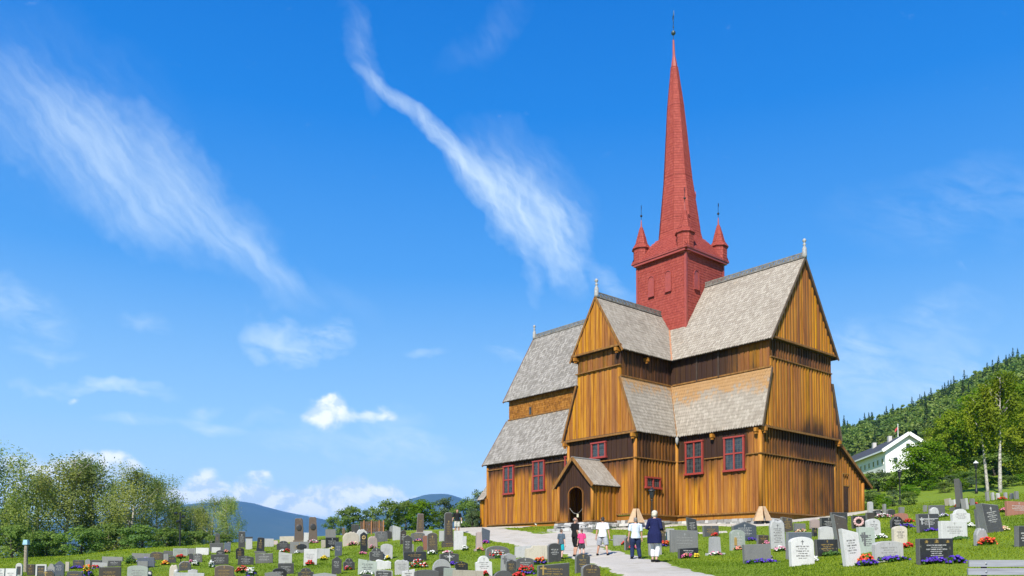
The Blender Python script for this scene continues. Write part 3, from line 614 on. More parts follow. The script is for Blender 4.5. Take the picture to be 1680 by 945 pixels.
# soffits that close the step between the stacked wall panels
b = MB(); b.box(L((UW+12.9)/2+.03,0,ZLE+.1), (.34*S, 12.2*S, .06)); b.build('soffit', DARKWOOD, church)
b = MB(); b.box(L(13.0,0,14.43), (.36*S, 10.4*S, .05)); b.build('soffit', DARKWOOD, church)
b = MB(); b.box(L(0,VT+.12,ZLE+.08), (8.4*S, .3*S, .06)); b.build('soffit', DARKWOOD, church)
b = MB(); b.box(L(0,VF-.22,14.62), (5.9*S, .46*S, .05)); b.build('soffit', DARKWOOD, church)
course('window_band', [((-20.9,7.45,6.12),(-18.2,7.45,6.12)), ((-16.3,7.45,6.12),(-13.5,7.45,6.12)), ((-11.5,7.45,6.12),(-4.2,7.45,6.12))], .08, .07)
course('sill_board', [((UTA,VA+.14,.02),(UW+.3,VA+.14,.02))], .22, .10); course('sill_board', [((UW+.16,VA+.2,.02),(UW+.16,-VA,.02))], .22, .10)
course('sill_board', [((1.9,VT+.14,.05),(UTA+.3,VT+.14,.05))], .2, .10); course('sill_board', [((UTA+.16,VT+.2,.02),(UTA+.16,VA,.02))], .2, .10)
course('sill_board', [((-20.9,7.5,.05),(-5.2,7.5,.05))], .2, .10); course('sill_board', [((UW+.05,-6.1,.05),(UW+.05,-11.4,.05))], .2, .10)
def sillbeam(segs):
    for a, c in segs: b = MB(); b.bar(L(*a), L(*c), .22, .36); b.att = [.25]*len(b.v); b.build('sill_beam', WOOD, church)
sillbeam([((UTA,VA-.02,-.3),(UW,VA-.02,-.3)), ((UW-.05,VA,-.3),(UW-.05,-11.4,-.3)), ((-21,7.33,-.3),(-4.2,7.33,-.3)), ((-UTA,VT-.02,-.3),(UTA,VT-.02,-.3)), ((UTA-.03,VT,-.3),(UTA-.03,VA,-.3))])
# beam ends
def beam_end(p, d, w=.2, ln_=.34):
    b = MB(); b.att = []; p = L(*p); d = Vector(d); b.bar(p-d*.15, p+d*ln_, w, w*1.15); b.bar(p+d*ln_*.4-Vector((0,0,w*.9)), p+d*ln_*.8-Vector((0,0,w*.9)), w*.7, w*.7); b.att = [.15]*len(b.v); b.build('beam_end', WOOD, church)
for p, d in (((4.1,VT+.1,6.75),(0,-1,0)), ((-4.1,VT+.1,6.75),(0,-1,0)), ((2.5,VT+.3,14.35),(0,-1,0)), ((-2.5,VT+.3,14.35),(0,-1,0)), ((8.1,VA,6.75),(0,-1,0)), ((12.4,VA,6.75),(0,-1,0)), ((UW+.1,-6.15,6.8),(1,0,0)), ((UW+.1,5.9,6.8),(1,0,0)), ((UTC,8.6,13.9),(1,0,0))): beam_end(p, d)
for u in (5.6, 7.9): b = MB(); b.bar(L(u,VC+.06,ZLT), L(u,VC+.06,ZUE), .1, .09); b.build('wall_batten', DARKWOOD, church)
# ---- windows
def window(face, u0, u1, z0, z1, cols=2, rows=2, name='window', plane=0.0, lat=(3, 4)):
    """red framed leaded window; face 'y' lies in the plane v=plane, face 'x' in u=plane (u0,u1 are then v)"""
    fr = MB(); gl = MB(); ld = MB(); W = abs(u1-u0)*S; H = (z1-z0)*S
    if face == 'y': o = L(min(u0, u1), plane, z0); sx = Vector((1,0,0)); nn = Vector((0,-1,0))
    else: o = L(plane, max(u0, u1), z0); sx = Vector((0,1,0)); nn = Vector((1,0,0))
    def bx(B, s0, s1, h0, h1, d0, d1):
        c = o+sx*((s0+s1)/2)+Vector((0,0,(h0+h1)/2))+nn*((d0+d1)/2)
        sz = (abs(s1-s0), abs(d1-d0), abs(h1-h0)) if face == 'y' else (abs(d1-d0), abs(s1-s0), abs(h1-h0)); B.box(c, sz)
    t = .085
    bx(fr, -.02, t, 0, H, .02, .15); bx(fr, W-t, W+.02, 0, H, .02, .15); bx(fr, -.05, W+.05, H-t*.8, H+.03, .02, .175); bx(fr, -.09, W+.09, -.07, t*.6, .02, .21)
    cwid = W/cols
    for i in range(1, cols): bx(fr, cwid*i-.05, cwid*i+.05, t*.6, H-t*.8, .03, .135)
    rh = H/rows
    for j in range(1, rows): bx(fr, t, W-t, rh*j-.045, rh*j+.045, .03, .128)
    root = fr.build(name, REDW, church)
    bx(gl, t*.5, W-t*.5, t*.4, H-t*.5, .03, .075)
    gl.build('pane', GLASS, root)
    for i in range(cols):
        for k in range(1, lat[0]):
            s = cwid*i+.03+(cwid-.06)*k/lat[0]; bx(ld, s-.008, s+.008, t*.6, H-t*.8, .072, .088)
    n = rows*lat[1]
    for k in range(1, n):
        h = H*k/n; bx(ld, t, W-t, h-.008, h+.008, .070, .086)
    ld.build('leading', LEAD, root)
    return root
window('y', 5.16, 6.99, 3.66, 6.5, plane=VA); window('y', 9.18, 11.13, 3.62, 6.44, plane=VA)
window('y', -18.1, -16.45, 3.33, 6.32, plane=7.37); window('y', -13.35, -11.64, 3.35, 6.43, plane=7.37); window('y', -8.6, -6.9, 3.4, 6.48, plane=7.37)
window('y', -.93, .78, 5.22, 6.56, rows=1, plane=VT+.02); window('x', 10.43, 8.52, 2.36, 3.25, rows=1, plane=UTA+.07)
b = MB(); b.box(L(-17.32,4.2,12.7), (.36, .12, .74)); w_ = b.build('small_window', TRIM, church); b = MB(); b.box(L(-17.32,4.25,12.7), (.2, .1, .58)); b.build('pane', GLASS, w_)
# north door in the lean-to
b = MB(); b.att = []; b.box(L(UW+.02,-7.9,1.75), (.08, .62, 1.75)); b.att = [.75]*8; dr = b.build('door', WOOD, church)
b = MB(); b.bar(L(UW+.06,-7.32,.5), L(UW+.06,-7.32,4.1), .07); b.bar(L(UW+.06,-8.5,.5), L(UW+.06,-8.5,4.1), .07); b.bar(L(UW+.06,-7.3,3.0), L(UW+.06,-8.52,3.0), .07); b.bar(L(UW+.06,-7.3,4.1), L(UW+.06,-8.52,4.1), .07); b.build('door_frame', TRIM, dr)
# ---- porch
VP = 14.75; PZ = -.62
def arch_top(s):
    u = s/S-.17; w = .83
    return (1.75+math.sqrt(max(0, w*w-u*u))*.75)*S if abs(u) < w else PZ*S
brk = [(.17+q)*S for q in (-.83,-.8,-.7,-.5,-.25,0,.25,.5,.7,.8,.83)]
gpx = lambda s: (4.80-(4.80-2.5)*abs(s)/S/2.3)*S
porch_tar = lambda s, z: .9-.75*(1-sm(z/S, -.6, 1.2))
board_wall('porch_front', (0,-VP*S,0), (1,0,0), (0,-1,0), -2.05*S, 2.05*S, lambda s: arch_top(s) if abs(s/S-.17) < .83 else PZ*S, gpx, tar=porch_tar, relief=.012, breaks=brk, seed=40)
x_wall('porch_side', 2.05, VT, VP, const(PZ), const(2.75), tar=lambda s, z: .05, relief=.05, seed=41); x_wall('porch_side', -2.05, VT, VP, const(PZ), const(2.75), sgn=-1, tar=lambda s, z: .1, seed=42)
shingles('porch_roof', L(2.37,15.05,2.45), L(2.37,VT,2.45), L(0,VT,4.92), L(0,15.05,4.92), seed=43, expo=.19, sw=.15)
shingles('porch_roof', L(-2.37,VT,2.45), L(-2.37,15.05,2.45), L(0,15.05,4.92), L(0,VT,4.92), seed=44)
barge('porch_bargeboard', [(L(2.42,15.09,2.36), L(0,15.09,4.9)), (L(-2.42,15.09,2.36), L(0,15.09,4.9))], t=.05, w=.2)
barge('ridge_board', [(L(0,15.1,4.97), L(0,VT,4.97))], t=.16, w=.06, m=GREYWOOD)
for u in (2.02, -2.02): post(u, VP-.03, PZ, 2.6, .11)
b = MB(); b.att = []
for q in brk: pass
prev = None
for k in range(13):
    a = math.pi*k/12; p = L(.17+.87*math.cos(a), VP+.07, 1.75+.87*.75*math.sin(a)); 
    if prev: b.bar(prev, p, .09, .07)
    prev = p
b.bar(L(1.04,VP+.07,PZ), L(1.04,VP+.07,1.75), .09, .07); b.bar(L(-.70,VP+.07,PZ), L(-.70,VP+.07,1.75), .09, .07); b.att = [.55]*len(b.v); b.build('door_frame', WOOD, church)
b = MB(); b.box(L(0,13.2,PZ-.03), (4.1*S, 3.2*S, .08)); b.build('porch_floor', DARKWOOD, church)
b = MB(); b.box(L(.1,VT+.2,1.0), (2.2, .1, 2.4)); b.build('inner_door', DARKWOOD, church)
course('sill_board', [((-2.2,VP+.12,PZ+.05),(-.75,VP+.12,PZ+.05)), ((1.1,VP+.12,PZ+.05),(2.2,VP+.12,PZ+.05)), ((2.18,VP+.1,PZ+.05),(2.18,VT,PZ+.05))], .14, .1)
rope = [L(-.62+.162*i, VP+.02, .62-.62*(1-((i-5)/5)**2)*.85) for i in range(11)]
b = MB(); b.tube(rope, .011, 6); rp = b.build('door_rope', plain('white_rope', (.45,.43,.38), .8), church); tag(rp, None)
b = MB(); b.box(L(.38,VP+.05,-.08), (.14, .03, .2)); b.build('hanging_tag', plain('cream_card', (.74,.68,.45), .7), rp)
# ---- tower
LEAN = lambda z: (0, 0)
def lean(zm):
    z = zm/S; k = -.41*max(0, z-27)/18.2*S
    return (k*.653, k*.757)
for seed, (a, c) in enumerate((((-T_,T_),(T_,T_)), ((T_,T_),(T_,-T_)), ((T_,-T_),(-T_,-T_)), ((-T_,-T_),(-T_,T_)))):
    big = seed > 1
    shingles('tower_wall', L(*a,14.2), L(*c,14.2), L(*c,25.6), L(*a,25.6), m=SHINGLE_RED, expo=.3 if big else .19, sw=.2 if big else .13, slab=.2, seed=50+seed)
for u, v in ((-T_,T_),(T_,T_),(T_,-T_)):
    b = MB(); b.box(L(u,v,20)+Vector((.0,0,0)), (.16, .16, 11.4*S)); b.build('corner_board', RED, church)
# blind windows
def blind(face, c, z0, z1):
    b = MB(); w = .27; H = (z1-z0)*S
    pts = [(-w, 0), (w, 0), (w, H-w)]+[(w*math.cos(math.pi*k/6), H-w+w*math.sin(math.pi*k/6)) for k in range(1, 6)]+[(-w, H-w)]
    if face == 'y': P3 = [L(c, T_, z0)+Vector((x, -.02, z)) for x, z in pts]; off = (0, -.06, 0)
    else: P3 = [L(T_, c, z0)+Vector((.02, x, z)) for x, z in pts]; off = (.06, 0, 0)
    b.prism(P3, off)
    for i in range(2, len(P3)): b.bar(P3[i-1]+Vector(off)*1.4, P3[i]+Vector(off)*1.4, .04, .05)
    b.bar(P3[0]+Vector(off)*1.5-Vector((0,0,.02)), P3[1]+Vector(off)*1.5-Vector((0,0,.02)), .12, .05)
    b.build('blind_window', RED, church, fix=True)
blind('y', -1.15, 21.75, 23.75); blind('y', .92, 21.75, 23.75); blind('x', 1.45, 21.75, 23.6)
# skirt roof from the square tower to the octagonal spire
zs0, zs1 = 25.5, 27.5; ro = 2.25; q0 = 3.34
octp = [(ro*math.cos(R_(22.5+45*k)), ro*math.sin(R_(22.5+45*k))) for k in range(8)]
def skirt(pa, pb, qa, qb, sd): shingles('tower_skirt', L(*pa, zs0), L(*pb, zs0), L(*qb, zs1), L(*qa, zs1), m=SHINGLE_RED, expo=.2, sw=.13, slab=.1, seed=sd)
o8 = lambda k: octp[k % 8]
skirt((-q0,q0),(q0,q0),o8(2),o8(1),60); skirt((q0,q0),(q0,-q0),o8(0),o8(7),61); skirt((q0,-q0),(-q0,-q0),o8(6),o8(5),62); skirt((-q0,-q0),(-q0,q0),o8(4),o8(3),63)
for c, k in (((q0,q0),(1,0)), ((q0,-q0),(7,6)), ((-q0,-q0),(5,4)), ((-q0,q0),(3,2))):
    b = MB(); b.prism([L(*c,zs0), L(*o8(k[0]),zs1), L(*o8(k[1]),zs1)], (0,0,-.1)); b.build('tower_skirt', RED, church, fix=True)
b = MB()
for a, c in (((-q0,q0),(q0,q0)), ((q0,q0),(q0,-q0)), ((q0,-q0),(-q0,-q0)), ((-q0,-q0),(-q0,q0))): b.bar(L(*a,zs0-.1), L(*c,zs0-.1), .1, .12)
for a, c in (((-3.13,3.13),(3.13,3.13)), ((3.13,3.13),(3.13,-3.13))): b.bar(L(*a,25.2), L(*c,25.2), .3, .16)
b.build('cornice', RED, church)
# spire
prof = [(2.28,27.35),(2.10,28.1),(1.95,29.4),(1.42,33.8),(.84,41.1),(.34,45.2)]
def ring(r, z):
    lx, ly = lean(z*S); return [Vector((r*S*math.cos(R_(22.5+45*k))+lx, r*S*math.sin(R_(22.5+45*k))+ly, z*S)) for k in range(8)]
rings = [ring(r, z) for r, z in prof]
class Acc: pass
spire_mb = MB(); spire_mb.att = []
def shingle_into(B, eL, eR, tR, tL, expo, sw, r):
    n = (eR-eL).cross(tL-eL).normalized(); H = (tL+tR)/2-(eL+eR)/2; s_ = (eR-eL).normalized(); H -= s_*H.dot(s_); hl = H.length; hd = H.normalized()
    sR0 = (eR-eL).length; sL1, sR1 = (tL-eL).dot(s_), (tR-eL).dot(s_)
    for i in range(int(hl/expo)+1):
        h = i*expo; t = min(1, h/hl); a = sL1*t; c = sR0+(sR1-sR0)*t; cnt = max(1, int(round((c-a)/sw))); w = (c-a)/cnt; off = .5 if i % 2 else 0
        for k in range(cnt+(1 if off else 0)):
            x0 = max(a, a+(k-off)*w)+.004; x1 = min(c, a+(k-off)*w+w)-.004
            if x1-x0 < .015: continue
            xm = (x0+x1)/2; lo = .028+r.uniform(0, .012); tp = min(hl, h+expo*1.7); n0 = len(B.v)
            pts = [(x0, tp, .004), (x0, h+.3*w, lo), (xm, h-.25*w, lo), (x1, h+.3*w, lo), (x1, tp, .004)]
            for x, y, e in pts: B.v.append(tuple(eL+s_*x+hd*y+n*e))
            for j in (1, 2, 3): x, y, e = pts[j]; B.v.append(tuple(eL+s_*x+hd*y+n*(e-.022)))
            B.face((n0,n0+1,n0+2,n0+3,n0+4)); B.face((n0+1,n0+5,n0+6,n0+2)); B.face((n0+2,n0+6,n0+7,n0+3))
rr = random.Random(70)
for i in range(len(rings)-1):
    for k in range(8):
        shingle_into(spire_mb, rings[i][k], rings[i][(k+1) % 8], rings[i+1][(k+1) % 8], rings[i+1][k], .2, .13, rr)
spire_mb.att = [0]*len(spire_mb.v)
spire = spire_mb.build('spire', SHINGLE_RED, church)
b = MB(); b.lathe([(r*S-.015, z*S) for r, z in prof]+[(.30*S,45.5*S),(.14*S,46.4*S),(.09*S,48.0*S)], (0,0,0), 8, R_(22.5), lean); b.build('spire_core', RED, spire)
b = MB(); lx, ly = lean(48*S)
for k in range(8): pass
b.lathe([(.025,47.9*S),(.025,50.3*S)], (lx,ly,0), 6); b.blob((lx,ly,48.75*S), .17, 10, 6); b.blob((lx,ly,49.35*S), .06, 6, 4)
b.bar((lx-.18,ly+.2,49.75*S), (lx+.18,ly-.2,49.75*S), .03); b.prism([(lx,ly,50.1*S),(lx-.16,ly+.12,50.25*S),(lx-.2,ly+.15,50.7*S),(lx-.05,ly+.03,50.55*S),(lx+.1,ly-.08,50.95*S),(lx+.12,ly-.1,50.4*S)], (.02,.02,0))
b.build('weather_vane', plain('vane_metal', (.10,.13,.13), .4, .6), spire, fix=True)
b = MB()
for i, k in ((2, 0), (3, 1)):
    c = (rings[i][k]+rings[i+1][k])/2; b.bar(c, c+Vector((.1,-.1,.25)), .07, .1); b.bar(c+Vector((.1,-.1,.25)), c+Vector((.02,-.02,.5)), .05, .05)
b.build('roof_hook', RED, spire)
for u, v in ((T_,T_),(-T_,T_),(T_,-T_),(-T_,-T_)):
    cu = u*.905; cv = v*.905
    t = MB(); t.lathe([(.45*S,25.0*S),(.78*S,25.35*S),(.78*S,26.95*S)], L(cu,cv,0), 8, R_(22.5)); tr = t.build('turret', RED, church)
    sh = MB()
    tp = [(.95,26.85),(.60,27.4),(.42,28.1),(.11,29.15)]; rg = [[L(cu,cv,0)+Vector((r*S*math.cos(R_(22.5+45*k)), r*S*math.sin(R_(22.5+45*k)), z*S)) for k in range(8)] for r, z in tp]
    for i in range(3):
        for k in range(8): shingle_into(sh, rg[i][k], rg[i][(k+1) % 8], rg[i+1][(k+1) % 8], rg[i+1][k], .17, .11, rr)
    sh.att = [0]*len(sh.v); sh.build('turret_roof', SHINGLE_RED, tr)
    b = MB(); b.lathe([(r*S-.015, z*S) for r, z in tp]+[(.06*S,29.6*S),(.03*S,29.9*S)], L(cu,cv,0), 8, R_(22.5)); b.lathe([(.91*S,26.82*S),(.91*S,26.95*S)], L(cu,cv,0), 8, R_(22.5)); b.build('turret_core', RED, tr)
    b = MB(); b.lathe([(.018,29.8*S),(.018,31.3*S)], L(cu,cv,0), 6); b.blob(L(cu,cv,30.3), .09, 8, 5); b.prism([L(cu,cv,30.9), L(cu,cv,31.2)+Vector((-.1,.1,0)), L(cu,cv,31.4), L(cu,cv,31.1)+Vector((.12,-.12,0))], (.015,.015,0)); b.build('turret_finial', BLACK, tr, fix=True)
    wl = MB()
    rgw = [[L(cu,cv,0)+Vector((.785*S*math.cos(R_(22.5+45*k)), .785*S*math.sin(R_(22.5+45*k)), z*S)) for k in range(8)] for z in (25.4, 26.95)]
    for k in range(8): shingle_into(wl, rgw[0][k], rgw[0][(k+1) % 8], rgw[1][(k+1) % 8], rgw[1][k], .19, .12, rr)
    wl.att = [0]*len(wl.v); wl.build('turret_wall', SHINGLE_RED, tr)
# ---- ridge crests and finials
CREST = plain('weathered_crest', (.20,.185,.16), .8, var=.3, scale=4)
def crest(a, c):
    a, c = L(*a), L(*c); d = (c-a); n = int(d.length/.34); b = MB(); up = Vector((0,0,1)); b.bar(a+up*.05, c+up*.05, .14, .1); b.bar(a+up*.34, c+up*.34, .05, .07); b.bar(a+up*.20, c+up*.20, .03, .04)
    for i in range(n):
        p = a+d*(i/n); q = a+d*((i+1)/n); b.bar(p+up*.08, q+up*.32, .035, .07); b.bar(q+up*.08, p+up*.32, .03, .07)
    o = b.build('ridge_crest', CREST, church)
def finial(p, k=1.0):
    b = MB(); b.lathe([(.13*k,-.1*k),(.15*k,0.05*k),(.13*k,.5*k),(.07*k,.62*k),(.055*k,.68*k),(.12*k,.73*k),(.06*k,.78*k),(.05*k,.86*k),(.11*k,.93*k),(.115*k,1.0*k),(.07*k,1.08*k),(.01,1.12*k)], L(*p), 10); b.build('finial', GREYWOOD, church, smooth=True)
crest((T_,0,ZR), (UE-.2,0,ZR)); crest((0,T_+.05,ZRT), (0,VF-.5,ZRT)); crest((-21.2,0,22.3), (-T_,0,22.3))
finial((UE-.05,0,ZR+.1), 1.05); finial((0,VF-.15,ZRT+.1), 1.05); finial((-21.35,0,22.4), 1.05)
# ---- annex behind the chancel
shingles('annex_roof', L(-22.6,7.6,2.9), L(-21.05,7.9,2.9), L(-21.05,6.2,5.0), L(-22.6,5.9,5.0), expo=.24, sw=.18, seed=80)
y_wall('annex_wall', 7.3, -22.4, -21.1, const(-.4), const(3.0), tar=lambda s, z: .1, seed=81, zs=3)
b = MB(); b.att = []; b.tube([L(-21.0,7.55,-.7), L(-21.0,7.55,3)], .13, 8); b.att = [.1]*len(b.v); b.build('corner_post', WOOD, church)
# ---- stone footing
def f_rock(T):
    co = objco(T); r = island(T); n = T.noise(co, 5, 5, .65); n2 = T.noise(co, 30, 3, .6)
    k = T.ramp(r, [(0, (.13,.125,.12)), (.4, (.30,.29,.275)), (.75, (.46,.45,.43)), (1, (.60,.58,.55))])
    k = T.mix(T.math('MULTIPLY', T.step(n, .5, .75), .5), k, (.12,.115,.10,1)); P(T, Base_Color=k, Roughness=.9); bump(T, T.math('ADD', n, n2), .5, .04)
ROCK = mat('footing_stone', f_rock)
def rubble(B, a, c, z0, z1, r, size=.32, depth=.35):
    a, c = Vector(a), Vector(c); Lg = (c-a).length; d = (c-a).normalized(); nrm = Vector((d.y, -d.x, 0)); z = z0
    while z < z1-.02:
        h = min(z1-z, size*r.uniform(.4, .75)); s = 0
        while s < Lg:
            w = size*r.uniform(.7, 2.1); w = min(w, Lg-s+.05); p = a+d*(s+w/2); p.z = z+h/2
            rot = Matrix.Rotation(math.atan2(d.y, d.x)+r.uniform(-.08, .08), 3, 'Z') @ Matrix.Rotation(r.uniform(-.06, .06), 3, 'Y'); B.box(p+nrm*r.uniform(-.05, .07), (w*.97, depth*r.uniform(.8, 1.2), h*.97), rot, r.uniform(.84, .97)); s += w
        z += h
r9 = random.Random(5)
def footing(a, c, z0, z1): ft = MB(); rubble(ft, L(*a, 0), L(*c, 0), z0, z1, r9); ft.build('stone_footing', ROCK, church)
for a, c in (((UTA,VA+.12),(UW+.1,VA+.12)), ((UW+.02,VA+.12),(UW+.02,-11.5)), ((-21.1,7.45),(-4,7.45)), ((UTA+.1,VT),(UTA+.1,VA)), ((1.9,VT+.1),(UTA+.2,VT+.1)), ((-4.2,VT+.1),(-2,VT+.1))):
    footing(a, c, -1.5, -.33)
footing((-2.3,VP+.1), (2.3,VP+.1), -1.6, PZ*S-.05); footing((2.15,VP), (2.15,VT), -1.5, PZ*S-.05); footing((-2.15,VP), (-2.15,VT), -1.5, PZ*S-.05)
for i, (w, d_, zz) in enumerate(((2.6, .5, PZ*S-.22), (3.4, .6, PZ*S-.42), (4.6, .8, PZ*S-.62))):
    b = MB(); rubble(b, L(-w/2/S+.1, VP+.3+i*.62, 0), L(w/2/S+.1, VP+.3+i*.62, 0), zz-.3, zz, r9, .5, .55); b.build('entrance_step', ROCK, church)
# pale boards sheltering the corner timbers
PALEW = plain('pale_new_boards', (.50,.34,.20), .7, var=.12, scale=6)
def corner_cover(u, v, dx, dy, k=1.0):
    b = MB(); p = L(u, v, -.75); top = L(u, v, 0)+Vector((0, 0, .42*k)); d1 = Vector((dx, 0, 0)); d2 = Vector((0, dy, 0)); out = (d1+d2)
    ax = (d1-d2).normalized()
    for sgn in (-1, 1):
        lo = p+out*.35+ax*sgn*.62*k; li = p+out*.55+ax*sgn*.06; hi = top+out*.18+ax*sgn*.14; hj = top+out*.24+ax*sgn*.015
        b.prism([lo, li, hj, hi] if sgn > 0 else [lo, hi, hj, li], out.normalized()*.05)
        lo2 = lo+ax*sgn*.02-out*.32; hi2 = hi-out*.1; b.prism([lo, lo2, hi2, hi], ax*sgn*.04)
    b.build('corner_timber_cover', PALEW, church, fix=True)
corner_cover(UTA+.1, VT+.1, 1, -1, .78); corner_cover(UW+.1, VA+.1, 1, -1, .78); corner_cover(UW+.1, -VA-.1, 1, 1, .6)
# ---- paths
pd = cw(.2, VP+1.6)
strip('path', [gp(1150,18), gp(1095,22), gp(1052,27), gp(1012,33), gp(972,38.5), gp(925,42.5), gp(880,46), gp(835,52), gp(795,60), gp(755,70)], [2.4,2.4,2.4,2.5,2.8,3.3,3.9,4.0,3.4,3.0])
strip('path', [gp(945,41.5), gp(955,46), (pd.x, pd.y)], [3.0,2.8,3.2])
ca, cb, cc, cd = cw(2.6, VT+1.3), cw(UTA+1.3, VT+1.2), cw(UTA+1.6, VA+1.5), cw(UW+1.3, VA+1.3); ce = cw(UW+1.6, -12)
strip('path', [(ca.x,ca.y),(cb.x,cb.y),(cc.x,cc.y),(cd.x,cd.y),(ce.x,ce.y)], [1.3,1.4,1.4,1.5,1.5])
c1, c2, c3 = cw(-22.5, 8.9), cw(-12, 9.0), cw(-3.6, 12.6)
strip('path', [(c1.x,c1.y),(c2.x,c2.y)], [1.2,1.1])
strip('path', [gp(1000,44), gp(1080,46.3), gp(1150,46.8), gp(1205,46.5)], [.9,.7,.6,.7])
# ------------------------------------------------------------------ trees
def leaf_fn(cols, trans=.25):
    def f(T):
        r = island(T); co = objco(T); n = T.noise(co, .8, 3, .6)
        oi = T.node('ShaderNodeObjectInfo').outputs['Random']
        k = T.ramp(T.math('ADD', T.math('MULTIPLY', r, .7), T.math('MULTIPLY', n, .3)), cols)
        k = T.node('ShaderNodeHueSaturation', {'Color': k, 'Hue': T.math('ADD', .49, T.math('MULTIPLY', oi, .02)), 'Value': T.math('ADD', .85, T.math('MULTIPLY', oi, .3)), 'Saturation': 1.0}).outputs[0]
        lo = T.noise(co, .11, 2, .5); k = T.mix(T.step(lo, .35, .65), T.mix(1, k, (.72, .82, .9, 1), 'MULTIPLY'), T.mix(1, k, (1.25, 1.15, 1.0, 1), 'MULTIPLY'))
        d = T.node('ShaderNodeBsdfDiffuse', {'Color': k}); t = T.node('ShaderNodeBsdfTranslucent', {'Color': T.mix(1, k, (1.15, 1.25, .6, 1), 'MULTIPLY')})
        m = T.node('ShaderNodeMixShader', {0: trans}); T.l.new(d.outputs[0], m.inputs[1]); T.l.new(t.outputs[0], m.inputs[2]); T.l.new(m.outputs[0], T.out.inputs[0])
    return f
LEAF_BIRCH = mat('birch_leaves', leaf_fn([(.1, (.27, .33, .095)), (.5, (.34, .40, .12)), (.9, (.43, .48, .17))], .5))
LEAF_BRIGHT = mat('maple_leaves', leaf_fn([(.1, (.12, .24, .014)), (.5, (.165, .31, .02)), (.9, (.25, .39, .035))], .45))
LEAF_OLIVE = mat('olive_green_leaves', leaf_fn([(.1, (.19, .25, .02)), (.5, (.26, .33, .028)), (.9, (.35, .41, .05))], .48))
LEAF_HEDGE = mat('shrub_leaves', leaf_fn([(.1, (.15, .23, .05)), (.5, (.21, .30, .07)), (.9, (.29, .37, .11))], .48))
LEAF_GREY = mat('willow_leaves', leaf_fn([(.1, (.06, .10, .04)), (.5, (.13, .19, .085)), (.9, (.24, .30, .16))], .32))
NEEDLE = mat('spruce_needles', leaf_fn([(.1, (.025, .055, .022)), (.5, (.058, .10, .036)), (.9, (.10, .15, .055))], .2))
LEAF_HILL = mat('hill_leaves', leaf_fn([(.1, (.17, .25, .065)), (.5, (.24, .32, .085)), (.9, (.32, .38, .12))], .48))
def f_birchbark(T):
    co = objco(T); n = T.noise(T.mapping(co, sc=(3, 3, 9)), 1.2, 4, .7); n2 = T.noise(co, 9, 3, .6)
    k = T.ramp(n, [(.38, (.05, .045, .04)), (.50, (.50, .47, .41)), (.8, (.62, .60, .54))]); P(T, Base_Color=T.mix(T.math('MULTIPLY', n2, .3), k, (.25,.21,.16,1)), Roughness=.8)
BARK_B = mat('birch_bark', f_birchbark)
BARK_D = plain('dark_bark', (.06, .048, .036), .9, var=.25, scale=4)
def quads(centers, size, r, droop=0.0, asp=1.5):
    """random leaf cards around given centres"""
    # blades turn their faces outwards and up to the light
    n = len(centers); mid = centers.mean(0); o = centers-mid; o /= np.linalg.norm(o, axis=1)[:, None]+1e-9
    nn = r.normal(size=(n, 3))*.62+o*.75+np.array([0, 0, .45]); nn /= np.linalg.norm(nn, axis=1)[:, None]+1e-9
    a = r.normal(size=(n, 3)); a[:, 2] -= droop; a -= nn*(a*nn).sum(1)[:, None]; a /= np.linalg.norm(a, axis=1)[:, None]+1e-9
    b = np.cross(nn, a)
    s = size*r.uniform(.6, 1.35, size=(n, 1)); h = a*s*asp/2; w = b*s/2
    v = np.stack([centers-h, centers+w*1.0-h*.1, centers+h, centers-w-h*.1], 1).reshape(-1, 3)
    return v, np.arange(4*n).reshape(-1, 4)
def branch(B, p0, d, ln_, r0, r1, r, up=.15, n=5, seg=5, wander=.18):
    pts = [Vector(p0)]; d = Vector(d).normalized()
    for i in range(n):
        d = (d+Vector((r.uniform(-wander, wander), r.uniform(-wander, wander), r.uniform(-wander, wander)+up*.3))).normalized(); pts.append(pts[-1]+d*ln_/n)
    B.tube(pts, [r0+(r1-r0)*i/n for i in range(n+1)], seg); return pts
def birch_template(H, W, seed, weep=1.0, leaves=7000, size=.16, trunk_clear=.12, wob=.07, lean_=.0, lobes=14):
    r = random.Random(seed); q = np.random.default_rng(seed); B = MB()
    tr = branch(B, (0, 0, -.4), (lean_, 0, 1), H*.97, H*.017+.03, .02, r, up=.3 if wob > .05 else 0, n=10, seg=7, wander=wob)
    cs = []
    for i in range(lobes*2):
        t = trunk_clear+(1-trunk_clear)*((i+r.random())/(lobes*2)); k = t*10; j = min(9, int(k)); p = tr[j].lerp(tr[j+1], k-j)
        prof = math.sin(math.pi*min(1, (t-trunk_clear)/(1-trunk_clear)*.86+.14))**.7
        a = r.uniform(0, 6.283)+i*2.4; out = W/2*prof*r.uniform(.55, 1.08)
        pts = branch(B, p, (math.cos(a), math.sin(a), r.uniform(.35, 1.0)), out*1.15+.3, H*.006+.008, .008, r, n=4, seg=4)
        for m in range(2):
            s = pts[-1-m]
            for w in range(r.randint(2, 4)):
                e = s+Vector((r.uniform(-.5, .5), r.uniform(-.5, .5), r.uniform(-.2, .4)))*W*.17
                cs.append((e, .7+.6*r.random()))
    per = max(6, leaves//len(cs)); allp = []
    for e, k in cs:
        L_ = H*.095*weep*k*2; m = int(per*k); ns = max(2, m//10)
        for s in range(ns):
            b0 = np.array(e)+q.normal(size=3)*np.array([W*.055, W*.055, H*.02]); t = q.random(10)[:, None]
            allp.append(b0+np.array([[0, 0, -1.0]])*t*L_*q.uniform(.5, 1.3)+q.normal(size=(10, 3))*np.array([.10, .10, .09])*(1+H*.02))
    c = np.concatenate(allp); c = c[c[:, 2] > H*.04]
    return B, quads(c, size, q, .6)
